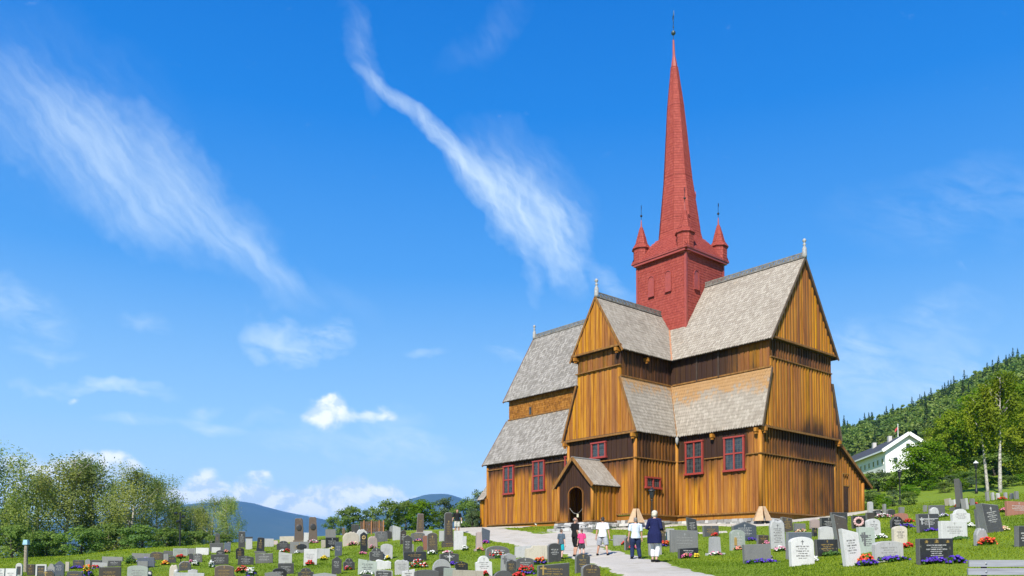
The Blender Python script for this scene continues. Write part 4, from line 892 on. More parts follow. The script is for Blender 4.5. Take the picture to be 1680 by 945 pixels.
def round_template(H, W, seed, leaves=6000, size=.2, base=.12, clumps=60, flat=.8):
    r = random.Random(seed); q = np.random.default_rng(seed); B = MB()
    tr = branch(B, (0, 0, -.4), (0, 0, 1), H*.72, H*.022+.04, .03, r, n=7, seg=7, wander=.08)
    pts = []
    for i in range(clumps):
        # clump centres through the crown volume, denser towards an uneven outside
        t = base+(1-base)*r.random()**.85; prof = math.sin(math.pi*min(1, .10+.86*(t-base)/(1-base)))**.6; a = r.uniform(0, 6.283); rad = W/2*prof*(r.random()**.45)*r.uniform(.75, 1.1)
        c = np.array([math.cos(a)*rad, math.sin(a)*rad, t*H*.95]); pts.append((c, r.uniform(.5, 1.25)))
        if i % 4 == 0:
            j = min(6, max(1, int(t*6))); branch(B, tr[j], Vector(c)-tr[j], (Vector(c)-tr[j]).length*.95, H*.007+.01, .008, r, n=3, seg=4, up=0, wander=.1)
    per = leaves//clumps; out = []
    for c, k in pts:
        m = int(per*k); d = q.normal(size=(m, 3)); d /= np.linalg.norm(d, axis=1)[:, None]; rad = (W*.125*k**.5)*q.random((m, 1))**.4
        out.append(c+d*rad*np.array([1, 1, flat]))
    return B, quads(np.concatenate(out), size, q, .1, 1.25)
def spruce_template(H, W, seed, leaves=420, size=.9):
    r = random.Random(seed); q = np.random.default_rng(seed); B = MB(); B.tube([(0, 0, -.5), (0, 0, H*.95)], [H*.016, .03], 5)
    n = leaves; t = q.random(n)**.75; z = H*(.06+.94*t); a = q.random(n)*6.283; rad = W/2*(1-t)**.85*q.uniform(.35, 1.05, n)*(1+.25*np.sin(z*3.1))
    c = np.stack([np.cos(a)*rad, np.sin(a)*rad, z-rad*.35], 1)
    out = np.stack([np.cos(a), np.sin(a), -.55*np.ones(n)], 1); out /= np.linalg.norm(out, axis=1)[:, None]; side = np.stack([-np.sin(a), np.cos(a), q.normal(size=n)*.3], 1)
    s = (size*(.35+.75*(1-t)))[:, None]*H/15; v = np.stack([c-out*s*.6, c+side*s*.38, c+out*s*.75, c-side*s*.38], 1).reshape(-1, 3)
    return B, (v, np.arange(4*n).reshape(-1, 4))
class Tree:
    """a template: trunk and crown meshes shared by the copies"""
    def __init__(s, tpl, leafmat, barkmat, name):
        B, (v, f) = tpl; s.tm = B.mesh(name+'_trunk'); s.tm.materials.append(barkmat); s.tm.polygons.foreach_set('use_smooth', np.ones(len(s.tm.polygons), bool))
        o = np_mesh(name+'_crown', v, f, leafmat); s.cm = o.data; bpy.data.objects.remove(o); s.v = v; s.f = f; s.name = name
    def place(s, loc, sc=1.0, rz=0.0, label=None, cat='tree', group=None, name=None, sz=None):
        root = empty(name or s.name, loc, rz, label=label, cat=cat, group=group); root.scale = (sc, sc, sz or sc)
        for n, me in (('trunk', s.tm), ('crown', s.cm)):
            o = bpy.data.objects.new(n, me); COL.objects.link(o); o.parent = root
        return root
def on_ground(x, d): X = (x-840)/FPX*d; return Vector((X, d, float(gz(X, d))))
def tall(x, d, ytop): g = on_ground(x, d); return g, (H0-ytop)/FPX*d+EYE-g.z
# birches beyond the lower wall of the churchyard, on the left
T_b = [Tree(birch_template(12, 9.2, 101, 1.25, 19000, .135, .05, lobes=17), LEAF_BIRCH, BARK_B, 'birch_tree'), Tree(birch_template(12, 8.4, 102, 1.15, 17500, .135, .05, lobes=17), LEAF_BIRCH, BARK_B, 'birch_tree'), Tree(birch_template(12, 7.6, 103, 1.1, 11000, .135, .06), LEAF_BIRCH, BARK_B, 'birch_tree')]
for i, (x, d, yt, tpl, wk, lab) in enumerate([
    (-14, 72, 728, 0, 1.0, 'big weeping birch cut off by the left edge of the picture'),
    (104, 78, 742, 0, 1.1, 'tallest broad weeping birch with an olive crown, above the dark blue pointed headstone'),
    (150, 80, 757, 1, 1.05, 'weeping birch with thin gaps between the two broadest birches'),
    (214, 76, 766, 1, 1.15, 'broad birch with a rounded top and a pale trunk, left of the floodlight pole'),
    (286, 86, 818, 2, 1.1, 'thin small birch behind the black floodlight pole'),
    (347, 84, 813, 2, 1.1, 'slender loose birch right of the floodlight pole'),
    (376, 82, 811, 2, 1.05, 'slender birch standing last in the row, before the blue mountain'),
    (58, 84, 780, 1, 1.1, 'dense lower birch between the edge birch and the tallest birch'),
    (258, 82, 782, 1, 1.0, 'birch at the right end of the dense row, left of the floodlight pole'), (312, 88, 826, 2, 1.15, 'small airy birch just right of the floodlight pole'), (326, 90, 834, 2, 1.2, 'lowest birch among the slender ones right of the floodlight pole')]):
    g, h = tall(x, d, yt); T_b[tpl].place(g, wk*1.0*h/12 if wk < 1.3 else h/12, i*1.7, lab, group='birches along the lower edge of the churchyard', sz=h/12)
T_s = [Tree(round_template(4, 4.6, 111, 3600, .17, .02, 46), LEAF_HEDGE, BARK_D, 'shrub'), Tree(round_template(4, 4.4, 112, 3600, .16, .02, 46), LEAF_BRIGHT, BARK_D, 'shrub'), Tree(round_template(4, 4.2, 113, 3600, .15, .02, 46), LEAF_GREY, BARK_D, 'shrub')]
for i, (x, d, yt, w, k, lab) in enumerate([
    (20, 70, 862, 1.2, 0, 'dark shrub under the birch at the left edge'), (75, 72, 872, 1.2, 0, 'dark shrub behind the wooden post with a blue cap'), (135, 70, 866, 1.25, 0, 'dark shrub behind the dark blue pointed headstone'),
    (180, 74, 858, 1.2, 0, 'dark shrub between the two birch trunks'), (232, 72, 862, 1.2, 0, 'dark shrub under the round topped birch'), (275, 76, 868, 1.1, 0, 'dark shrub left of the floodlight pole'), (322, 78, 872, 1.1, 0, 'low shrub right of the floodlight pole'), (370, 80, 878, .9, 0, 'low shrub under the last birch of the row')]):
    g, h = tall(x, d, yt); T_s[k].place(g, w*max(h, 3)/4, i*2.1, lab, 'shrub', 'shrubs under the birches', sz=h/4)
for i, (x, d, yt, w, k, lab) in enumerate([
    (548, 72, 848, .85, 0, 'olive shrub at the left end of the hedge'), (578, 71, 832, .95, 0, 'olive green shrub behind the brown slatted panel'), (606, 74, 836, .85, 2, 'greyish shrub behind the right end of the slatted panel'),
    (637, 72, 822, .95, 0, 'dark green shrub in the middle of the hedge'), (666, 75, 822, .85, 0, 'dark shrub behind the bright green shrub'), (694, 69, 822, 1.05, 1, 'bright green round shrub behind the tall obelisk headstone'),
    (732, 73, 818, .95, 2, 'grey green shrub left of the man in black'), (764, 70, 822, .85, 0, 'dark green shrub right behind the man in black'), (788, 72, 806, .95, 2, 'tall grey green shrub beside the chancel corner'), (775, 68, 834, .7, 2, 'low pale shrub at the foot of the chancel')]):
    g, h = tall(x, d, yt); T_s[k].place(g, w*h/4*1.1, i*1.3+.4, lab, 'shrub', 'shrubs of the hedge behind the graves', sz=h/4)
# trees on the right, in front of the hill
T_m = Tree(round_template(7, 6.8, 121, 9000, .2, .12, 100), LEAF_BRIGHT, BARK_D, 'maple_tree'); T_o = Tree(round_template(9, 6.5, 122, 10000, .2, .06, 120), LEAF_OLIVE, BARK_D, 'maple_tree'); T_h = Tree(birch_template(12, 5.0, 123, .8, 5200, .19, .46, .012, -.07, 10), LEAF_OLIVE, BARK_B, 'birch_tree'); T_h2 = Tree(birch_template(12, 4.6, 124, .8, 5200, .19, .50, .010, .0, 10), LEAF_OLIVE, BARK_B, 'birch_tree')
for x, d, yt, w, tpl, lab, nm in [
    (1516, 80, 726, 1.25, T_m, 'bright green maple in front of the white house', 'maple_tree'), (1565, 95, 672, .95, T_o, 'olive green maple with a pointed crown right of the white house', 'maple_tree'),
    (1610, 100, 668, 1.0, T_o, 'olive tree behind the two white birch trunks', 'deciduous_tree'), (1668, 92, 628, 1.35, T_m, 'tall bright green tree at the right edge', 'deciduous_tree'),
    (1623, 66, 636, 1.0, T_h, 'birch with a white trunk, left one of the pair', 'birch_tree'), (1643, 65, 606, 1.0, T_h2, 'birch with a tall straight white trunk, right one of the pair', 'birch_tree'),
    (1690, 80, 660, 1.0, T_o, 'olive green tree cut off by the right edge', 'deciduous_tree'), (1592, 104, 680, 1.1, T_m, 'green tree between the olive maples', 'deciduous_tree'),
    (1636, 106, 634, 1.2, T_m, 'tall green tree behind the tops of the two white birches', 'deciduous_tree'), (1545, 108, 700, 1.0, T_o, 'olive tree behind the bright green maple', 'deciduous_tree')]:
    g, h = tall(x, d, yt); base = {T_m: 7, T_o: 9, T_h: 12, T_h2: 12}[tpl]; tpl.place(g, w*h/base*(1 if tpl in (T_m, T_o) else .85), x*.37 if tpl in (T_m, T_o) else 0, lab, group='trees at the foot of the hill', name=nm, sz=h/base)
for i, (x, d, yt, w, k, lab) in enumerate([
    (1444, 84, 774, 1.6, 2, 'green bush beside the lean-to roof'), (1466, 82, 786, 1.3, 1, 'bright bush behind the left lamp post'), (1424, 92, 782, 1.5, 1, 'bush next to the lean-to wall'), (1494, 72, 806, 1.3, 1, 'low green bush right of the left lamp post'),
    (1532, 92, 786, 1.3, 0, 'dark bush under the bright maple'), (1584, 88, 784, 1.5, 0, 'dark bush under the olive maple'), (1634, 90, 744, 1.8, 0, 'bush behind the white birch trunks'), (1672, 84, 762, 1.6, 2, 'pale bush at the right edge behind the far graves'), (1608, 80, 780, 1.2, 0, 'small bush behind the right lamp post'), (1662, 96, 720, 1.9, 0, 'tall dark bush between the birch trunks and the right edge'),
    (1436, 66, 812, 1.2, 2, 'pale bush behind the narrow grey stones near the lean-to'), (1510, 88, 806, 1.2, 1, 'bright bush right of the maple trunk'), (1560, 84, 806, 1.1, 2, 'pale bush behind the tall monolith'), (1580, 74, 806, .9, 1, 'bright low bush right of the tall monolith'), (1628, 72, 796, 1.1, 1, 'bright bush at the foot of the left white birch'), (1656, 72, 792, 1.1, 0, 'green bush at the foot of the right white birch'), (1680, 72, 788, 1.2, 1, 'bright bush at the right edge above the red brown headstone'), (1544, 98, 772, 1.3, 0, 'green bush behind the gap between the maples'),
    (1430, 59, 808, .9, 0, 'small green bush behind the pale tall stone by the lean-to'), (1449, 57, 812, .8, 1, 'small bright bush behind the low black stone'), (1466, 60, 806, .9, 2, 'small pale bush left of the lamp post foot'), (1492, 60, 812, .9, 0, 'small green bush right of the left lamp post foot'),
    (1526, 78, 790, 1.1, 1, 'rounded bright bush under the maple, on the lawn'), (1552, 72, 796, 1.0, 0, 'rounded green bush left of the tall monolith'), (1596, 76, 788, 1.2, 2, 'pale bush left of the right lamp post'), (1574, 92, 776, 1.4, 1, 'large bright bush under the olive maple'), (1618, 78, 782, 1.1, 0, 'green bush right behind the right lamp post')]):
    g, h = tall(x, d, yt); T_s[k].place(g, w*max(h, 1.2)/4*1.15, i*1.9, lab, 'bush', 'bushes at the foot of the hill', sz=max(h, 1.0)/4)
# forest on the hillside
T_sp = [Tree(spruce_template(15, 5, 131, 420), NEEDLE, BARK_D, 'spruce_tree'), Tree(spruce_template(15, 4.2, 132, 380), NEEDLE, BARK_D, 'spruce_tree')]
T_hb = [Tree(round_template(10, 6, 133, 720, .6, .2, 30), LEAF_HILL, BARK_B, 'hill_birch'), Tree(round_template(10, 5, 134, 660, .58, .25, 28), LEAF_HILL, BARK_B, 'hill_birch')]
fr = random.Random(17); spots = []
for k in range(3300):
    d = 205+265*fr.random()**.7; t = fr.uniform(.30, 1.0) if k > 2300 else fr.uniform(.30, .74); X = t*d
    if d < 232 and X < 112: continue
    spots.append((d, X, fr.random(), fr.random()))
spots.sort(); rest_s, rest_h = [], []; ns = nh = 0
for d, X, a, b in spots:
    z = float(gz(X, d)); pat = .5+.5*math.sin(X*.035+1.3*math.sin(d*.021))*math.sin(d*.027+.8*math.sin(X*.03)); con = a < (.04+.42*pat**2 if d < 340 else .12+.36*pat)
    if con:
        h = .48+.5*b*b+.15*a
        if ns < 130: T_sp[int(b*7) % 2].place((X, d, z-.3), h, b*40, 'dark spruce standing in the forest on the hillside', group='spruces on the hillside', sz=h*(1+.2*a)); ns += 1
        else: rest_s.append((X, d, z-.3, h, b*40))
    else:
        h = .7+.55*b
        if nh < 150: T_hb[int(b*9) % 2].place((X, d, z-.3), h, b*40, 'light green birch standing in the forest on the hillside', group='birches on the hillside'); nh += 1
        else: rest_h.append((X, d, z-.3, h, b*40))
def mass(name, rest, tpls, m, label, cat):
    vs = []; n = 0; fs = []
    for i, (X, Y, z, s, a) in enumerate(rest):
        t = tpls[i % 2]; c, q = math.cos(a), math.sin(a); v = t.v*s; vs.append(np.stack([v[:, 0]*c-v[:, 1]*q+X, v[:, 0]*q+v[:, 1]*c+Y, v[:, 2]+z], 1)); fs.append(t.f+n); n += len(v)
    o = np_mesh(name, np.concatenate(vs), np.concatenate(fs), m); tag(o, label, cat, kind='stuff')
mass('spruce_forest', rest_s, T_sp, NEEDLE, 'dense spruce forest covering the upper hillside', 'forest'); mass('birch_forest', rest_h, T_hb, LEAF_HILL, 'light green deciduous wood covering the hillside', 'forest')

# blue mountains across the valley
def f_mtn(T):
    co = objco(T); n = T.noise(co, .0035, 5, .6); n2 = T.noise(co, .02, 4, .6)
    k = T.ramp(n, [(.3, (.028, .055, .022)), (.55, (.045, .075, .03)), (.8, (.085, .10, .05))]); P(T, Base_Color=T.mix(T.math('MULTIPLY', n2, .5), k, (.02, .04, .018, 1)), Roughness=.95)
MTN = mat('mountain_forest', f_mtn)
def mountain(name, pts, d, depth, seed):
    """pts: skyline as photo pixels; a real ridge with slopes towards the valley and away from it"""
    xs = np.linspace(pts[0][0], pts[-1][0], 120); ys = _pchip([p[0] for p in pts], [p[1] for p in pts], xs); q = np.random.default_rng(seed)
    rows = np.linspace(-1, 1, 25); v = []; top = (H0-ys)/FPX*d+EYE; ph = q.uniform(0, 6, 6)
    for rw in rows:
        prof = math.cos(rw*math.pi/2)**1.2 if abs(rw) < 1 else 0; Y = d+rw*depth
        rough = sum(np.sin(xs*(.03*(k+1))+ph[k]+rw*4*(k+1)*.6)/(k+1.5) for k in range(6))*16*abs(rw)**.5
        v.append(np.stack([(xs-840)/FPX*d*(1+0*rw), np.full_like(xs, Y), -130+(top+130)*prof+rough*prof], 1))
    v = np.concatenate(v); n = len(xs); i = (np.arange(24)[:, None]*n+np.arange(n-1)[None]).ravel()
    o = np_mesh(name, v, np.stack([i, i+1, i+1+n, i+n], 1), MTN, smooth=True); tag(o, kind='structure')
mountain('mountain', [(-700, 905), (-300, 880), (60, 862), (200, 850), (270, 838), (330, 831), (385, 826), (405, 826), (430, 832), (460, 840), (500, 848), (560, 860), (640, 880), (760, 905)], 7000, 2600, 3)
mountain('mountain', [(480, 905), (560, 868), (640, 845), (690, 820), (728, 815), (770, 824), (830, 850), (930, 880), (1080, 905)], 7300, 2800, 4)

# ------------------------------------------------------------------ white house on the hill
WHITE = plain('white_boarding', (.84, .84, .82), .6, var=.03, scale=3); SLATE = plain('dark_slate', (.065, .06, .058), .7, var=.2, scale=2)
hx, hy = 85.7, 190.0; hz_ = float(gz(92, 200))-2.5
house = empty('white_house', (hx, hy, hz_), R_(-5.5), label='long white two storey house with a dark roof on the wooded hillside', cat='house')
HW, HL, HE = 10.0, 40.0, (H0-738)/FPX*190+EYE-hz_; HP = HE+3.3
b = MB(); b.prism([(0,0,0),(HW,0,0),(HW,0,HE),(HW/2,0,HP),(0,0,HE)], (0,HL,0)); b.build('wall', WHITE, house, fix=True)
b = MB(); b.prism([(-.9,-.9,HE-.62),(HW/2,-.9,HP+.05),(HW/2,-.9,HP+.35),(-.9,-.9,HE-.3)], (0,HL+1.8,0)); b.prism([(HW+.9,-.9,HE-.62),(HW/2,-.9,HP+.05),(HW/2,-.9,HP+.35),(HW+.9,-.9,HE-.3)], (0,HL+1.8,0)); rf = b.build('roof', SLATE, house, fix=True)
b = MB()
for sx in (-1, 1): b.bar((HW/2+sx*(HW/2+.95),-.97,HE-.5), (HW/2,-.97,HP+.18), .1, .75)
b.bar((-.97,-.9,HE-.5), (-.97,HL+.9,HE-.5), .1, .35); b.build('white_bargeboard', WHITE, house)
for yy in (9, 20): b = MB(); b.box((HW/2-.9, yy, HP+.1), (.8, 1.0, 1.7)); b.build('chimney', plain('pale_brick', (.55,.52,.48), .8), rf)
for row, z in enumerate((HE-2.6, HE-5.3)):
    for i in range(12):
        b = MB(); b.box((-.03, 1.8+i*3.1, z), (.12, 1.15, 1.5)); w_ = b.build('window', WHITE, house); b = MB(); b.box((-.07, 1.8+i*3.1, z), (.1, .85, 1.2)); b.build('pane', GLASS, w_)
for i, z in ((2.2, HE-2.6), (7.6, HE-2.6), (5, HE+.6)): b = MB(); b.box((i, -.03, z), (1.15, .12, 1.5)); w_ = b.build('window', WHITE, house); b = MB(); b.box((i, -.07, z), (.85, .1, 1.2)); b.build('pane', GLASS, w_)
fx = ray(1473, 697, 214); fg = float(gz(fx.x, 214)); fp = empty('flagpole', (fx.x, 214, fg), label='white flagpole with a small red flag behind the white house roof', cat='flagpole')
b = MB(); b.tube([(0,0,0),(0,0,fx.z-fg)], [.14,.07], 8); b.blob((0,0,fx.z-fg+.1), .14); b.build('pole', WHITE, fp)
b = MB(); n0 = 0
for i in range(7): b.v += [(-.06-.12*i, .06*math.sin(i*1.1), fx.z-fg-.5-.12*i), (-.06-.12*i, .06*math.sin(i*1.1), fx.z-fg-1.1-.15*i)]
for i in range(6): b.face((2*i, 2*i+1, 2*i+3, 2*i+2))
b.build('flag', plain('red_flag', (.55, .06, .06), .8), fp)
# ------------------------------------------------------------------ lamps, poles, bench, signs
LAMPGLASS = plain('frosted_lamp_glass', (.72, .74, .74), .35, var=.03)
def lamp_post(x, d, ytop, label, white_head=False, ybase=None):
    g = on_ground(x, d); h = (H0-ytop)/FPX*d+EYE-g.z; o = empty('lamp_post', g, 0, label=label, cat='lamp post', group='lamp posts in the churchyard')
    b = MB(); b.lathe([(.11,-.1),(.11,.25),(.07,.35),(.055,.8),(.045,h-.75),(.075,h-.7),(.03,h-.62)], (0,0,0), 10); b.build('post', BLACK, o, smooth=True)
    b = MB(); b.lathe([(.06,h-.62),(.10,h-.58),(.15,h-.18),(.13,h-.17),(.06,h-.56)], (0,0,0), 6)
    for k in range(6): a = k*math.pi/3; b.bar((.09*math.cos(a),.09*math.sin(a),h-.6), (.15*math.cos(a),.15*math.sin(a),h-.16), .02)
    hd = b.build('lantern', BLACK, o)
    b = MB(); b.lathe([(.08,h-.57),(.135,h-.2)], (0,0,0), 6); b.build('lamp_glass', LAMPGLASS, hd)
    b = MB(); b.lathe([(.20,h-.18),(.19,h-.13),(.06,h-.02),(.02,h+.04)], (0,0,0), 8); b.build('lantern_roof', LAMPGLASS if white_head else BLACK, hd)
lamp_post(1478, 62, 772, 'black lamp post in front of the green bush, right of the church'); lamp_post(1604, 66, 758, 'dark lamp post with a white topped lantern under the olive maple', True)
w = cw(8.0, 8.3); lamp_post(1070, 46.5, 802, 'dark lamp post in front of the small red church window')
g = on_ground(295, 64); h = (H0-842)/FPX*64+EYE-g.z; fl = empty('floodlight_pole', g, label='tall black pole carrying floodlights in front of the birches', cat='pole')
b = MB(); b.tube([(0,0,-.2),(0,0,h)], [.075,.055], 8); b.build('pole', BLACK, fl)
for dx, dz, sx in ((-.45, -.12, 1), (.42, -.38, -1), (-.2, -.75, 1)):
    b = MB(); b.bar((0,0,h+dz-.05), (dx*.7,0,h+dz), .04); b.box((dx*.7,-.08,h+dz), (.22,.2,.15), Matrix.Rotation(.5, 3, 'X')); b.build('floodlight', BLACK, fl)
g = ground_at(42, 938); h = 1.55; po = empty('wooden_post', g, label='weathered wooden post with a pale blue cap, at the left edge', cat='post')
b = MB(); b.lathe([(.10,-.1),(.095,.5),(.085,h-.35),(.07,h-.2)], (0,0,0), 8); b.blob((-.05,0,h-.5), (.07,.07,.05)); b.build('post', plain('post_wood', (.30,.25,.19), .85, var=.25), po)
b = MB(); b.box((0,0,h-.08), (.24,.24,.24), None, .8); b.build('post_cap', plain('blue_painted_cap', (.30,.52,.66), .4), po)
g = on_ground(610, 64); sp_ = empty('slatted_panel', g, R_(-12), label='dark brown slatted wooden panel in front of the hedge', cat='wooden panel')
BROWNW = plain('brown_stained_wood', (.10,.052,.028), .75, var=.25, scale=6)
b = MB(); hh = (H0-857)/FPX*64+EYE-g.z
for k in range(13): b.box((-.9+.15*k, 0, hh*.55), (.115, .035, hh*.85))
b.bar((-.95,.03,hh*.3), (.95,.03,hh*.3), .05); b.bar((-.95,.03,hh*.85), (.95,.03,hh*.85), .05); b.build('slats', BROWNW, sp_)
for xx in (-.62, 0, .62, .97): b = MB(); b.box((xx, -.05, hh/2), (.09, .09, hh+.1)); b.build('panel_post', plain('orange_post', (.30,.13,.045), .75, var=.2), sp_)
g = on_ground(880, 63.5); sg = empty('sign', g, label='small white round sign on a thin rod before the chancel wall', cat='sign'); hh = (H0-861)/FPX*63.5+EYE-g.z
b = MB(); b.tube([(0,0,-.1),(0,0,hh)], .015, 6); b.build('rod', plain('steel_rod', (.4,.4,.4), .4), sg); b = MB(); b.lathe([(.02,-.01),(.12,-.01),(.12,.01),(.02,.01)], (0,0,0), 14); me = b.build('disc', WHITE, sg); me.rotation_euler = (math.pi/2, 0, 0); me.location = (0, -.02, hh)
def f_oldwood(T):
    co = objco(T); n = T.noise(T.mapping(co, sc=(.8, 14, 14)), 1.6, 5, .65, .4); n2 = T.noise(co, 2.5, 3, .6)
    k = T.ramp(n, [(.3, (.20,.205,.225)), (.55, (.30,.31,.335)), (.8, (.38,.39,.41))]); P(T, Base_Color=T.mix(T.math('MULTIPLY', T.step(n2,.55,.8), .4), k, (.30,.29,.28,1)), Roughness=.8); bump(T, n, .3, .01)
OLDW = mat('silvery_bench_wood', f_oldwood)
bl = ray(1591, 918, 14.2); gb = float(gz(bl.x+.9, 14.2)); bench = empty('park_bench', (bl.x, 14.2, gb), R_(-1.5), label='silvery weathered wooden bench at the bottom right corner, in the grass', cat='bench')
top = bl.z-gb
for i in range(2): b = MB(); b.box((.90-.02*i, .0, top-.065-.14*i), (1.84, .04, .115)); sl = b.build('backrest_slat', OLDW, bench); [0 for _ in ()]
for xx in (.26, 1.5):
    b = MB(); b.bar((xx, .05, -.05), (xx, .05, top-.02), .07, .06); b.build('rear_leg', BROWNW, bench); b = MB(); b.bar((xx, -.45, -.05), (xx, -.45, .42), .07, .07); b.build('front_leg', BROWNW, bench); b = MB(); b.bar((xx, -.5, .40), (xx, .05, .38), .06, .06); b.build('seat_bearer', BROWNW, bench)
    for i in range(2): b = MB(); b.lathe([(.018,0),(.018,.012),(.008,.018)], (0,0,0), 8); o = b.build('bolt', plain('steel_bolt', (.6,.6,.6), .3, .8), bench); o.location = (xx, -.021, top-.065-.14*i); o.rotation_euler = (math.pi/2, 0, 0)
for i in range(3): b = MB(); b.box((.9, -.42+.16*i, .45), (1.84, .14, .04)); b.build('seat_slat', OLDW, bench)
# low dry stone wall at the far left of the chancel
dw = MB(); a, c = on_ground(752, 71), on_ground(800, 73); rubble(dw, (a.x,a.y,0), (c.x,c.y,0), a.z-.3, a.z+.55, random.Random(8), .34, .4); o = dw.build('dry_stone_wall', ROCK); tag(o, 'low dry stone wall left of the chancel, under the hedge', 'stone wall')

# ------------------------------------------------------------------ the air over the valley
def build_haze():
    x0, x1, y0, y1, z0, z1 = -12500, 12500, -700, 13500, float(gz(np.linspace(-11500, 11500, 200)[None], np.linspace(5, 11800, 200)[:, None]).min())-1.5, 660
    b = MB(); b.box(((x0+x1)/2, (y0+y1)/2, (z0+z1)/2), (x1-x0, y1-y0, z1-z0)); m = bpy.data.materials.new('haze'); m.use_nodes = True; T = NT(m.node_tree); T.n.clear()
    out = T.node('ShaderNodeOutputMaterial'); v = T.node('ShaderNodeVolumePrincipled'); v.inputs['Color'].default_value = (.14, .44, 1, 1); v.inputs['Density'].default_value = HAZE_DENSITY; v.inputs['Anisotropy'].default_value = 0
    T.l.new(v.outputs[0], out.inputs['Volume']); o = b.build('haze', m); tag(o, kind='stuff')
HAZE_DENSITY = 7e-5
build_haze()
# ------------------------------------------------------------------ headstones: every stone is a thing of its own
STONE = {k: granite('granite_'+k.replace(' ', '_'), *v) for k, v in {
 'black': ((.022,.021,.020), .3, .5), 'charcoal': ((.060,.058,.055), .4, .5), 'dark brown': ((.066,.053,.040), .45, .5), 'brown': ((.125,.09,.065), .5, .4), 'grey': ((.20,.20,.19), .65, .35),
 'light grey': ((.40,.40,.39), .7, .25), 'white': ((.52,.515,.495), .8, .2), 'beige': ((.50,.45,.36), .8, .25), 'red': ((.30,.13,.085), .5, .3), 'blue grey': ((.10,.115,.14), .4, .4), 'pale green': ((.34,.38,.33), .7, .25), 'dark grey': ((.105,.103,.098), .45, .4), 'pinkish': ((.46,.36,.33), .7, .25)}.items()}
INK = {'gold': plain('gold_lettering', (.42,.28,.08), .45, .2, .05), 'white': plain('white_lettering', (.50,.50,.48), .6, var=.05), 'dark': plain('dark_lettering', (.13,.13,.13), .6, var=.05), 'none': None, 'grey': plain('grey_lettering', (.32,.32,.31), .6, var=.05)}
SIDE = {'black': 'dark grey', 'charcoal': 'grey', 'dark brown': 'grey', 'brown': 'pinkish', 'blue grey': 'grey', 'dark grey': 'grey'}
FACE = R_(-75)+math.pi/2          # most stones face a little to the right of the viewer
def outline(shape, W, H, r):
    h = W/2
    arc = lambda cx, cz, rad, a0, a1, n=7: [(cx+rad*math.cos(R_(a0+(a1-a0)*i/n)), cz+rad*math.sin(R_(a0+(a1-a0)*i/n))) for i in range(n+1)]
    if shape == 'flat': return [(-h,0),(h,0),(h,H),(-h,H)]
    if shape == 'arch': k = min(h*.55, H*.3); return [(-h,0),(h,0)]+[(h*math.cos(R_(a)), H-k+k*math.sin(R_(a))) for a in range(0, 181, 15)]
    if shape == 'round': k = min(h, H*.6); return [(-h,0),(h,0)]+[(h*math.cos(R_(a)), H-k+k*math.sin(R_(a))) for a in range(0, 181, 15)]
    if shape == 'low arch': k = H*.15; return [(-h,0),(h,0)]+[(h*math.cos(R_(a)), H-k+k*math.sin(R_(a))) for a in range(0, 181, 18)]
    if shape == 'point': return [(-h,0),(h,0),(h,H*.80),(0,H),(-h,H*.80)]
    if shape == 'low point': return [(-h,0),(h,0),(h,H*.88),(0,H),(-h,H*.88)]
    if shape == 'slope': return [(-h,0),(h,0),(h,H),(-h,H*.86)]
    if shape == 'slope left': return [(-h,0),(h,0),(h,H*.86),(-h,H)]
    if shape == 'taper': return [(-h,0),(h,0),(h*.80,H*.97),(h*.55,H),(-h*.55,H),(-h*.80,H*.97)]
    if shape == 'shoulder': return [(-h,0),(h,0),(h,H*.72),(h*.72,H*.76)]+[(h*.66*math.cos(R_(a)), H*.78+H*.22*math.sin(R_(a))) for a in range(0, 181, 20)]+[(-h*.72,H*.76),(-h,H*.72)]
    if shape == 'stepped': return [(-h,0),(h,0),(h,H),(-h*.35,H),(-h*.45,H*.86),(-h,H*.80)]
    if shape == 'wave': return [(-h,0),(h,0),(h,H*.8),(h*.6,H*.9),(h*.2,H*.84),(-h*.3,H*.95),(-h*.7,H),(-h,H*.93)]
    # rough, natural outline
    n = 13; top = []
    for i in range(n+1):
        x = h-W*i/n; e = (1-abs(2*i/n-1)**3.5*(.30 if shape == 'boulder' else .14)); top.append((x*(1-.04*r.random()), H*(e-r.uniform(0, .08))))
    return [(-h*.98,0),(h*.98,0)]+top
def glyphs(B, W, H, lines, r, y, z_top, lh, wmax):
    """rows of small engraved strokes: names and dates too small to read"""
    for i, (frac, big) in enumerate(lines):
        z = z_top-i*lh; width = wmax*frac; x = -width/2; hgt = lh*(.56 if big else .36)
        while x < width/2-.01:
            word = r.randint(3, 8) if big else r.randint(2, 5)
            for _ in range(word):
                w = hgt*r.uniform(.45, .85)
                if x+w > width/2: break
                k = r.random()
                B.box((x+w*.15, y, z), (w*.26, .006, hgt)); 
                if k < .7: B.box((x+w*.5, y-.0005, z+hgt*(.38 if k < .35 else -.38)), (w*.55, .006, hgt*.24))
                if k > .3: B.box((x+w*.78, y-.001, z), (w*.22, .006, hgt*r.choice((1, 1, .6))))
                x += w*1.12
            x += hgt*.6
def cross(B, x, y, z, s): B.box((x, y, z), (s*.16, .006, s)); B.box((x, y-.001, z+s*.18), (s*.62, .006, s*.16))
STONES = []
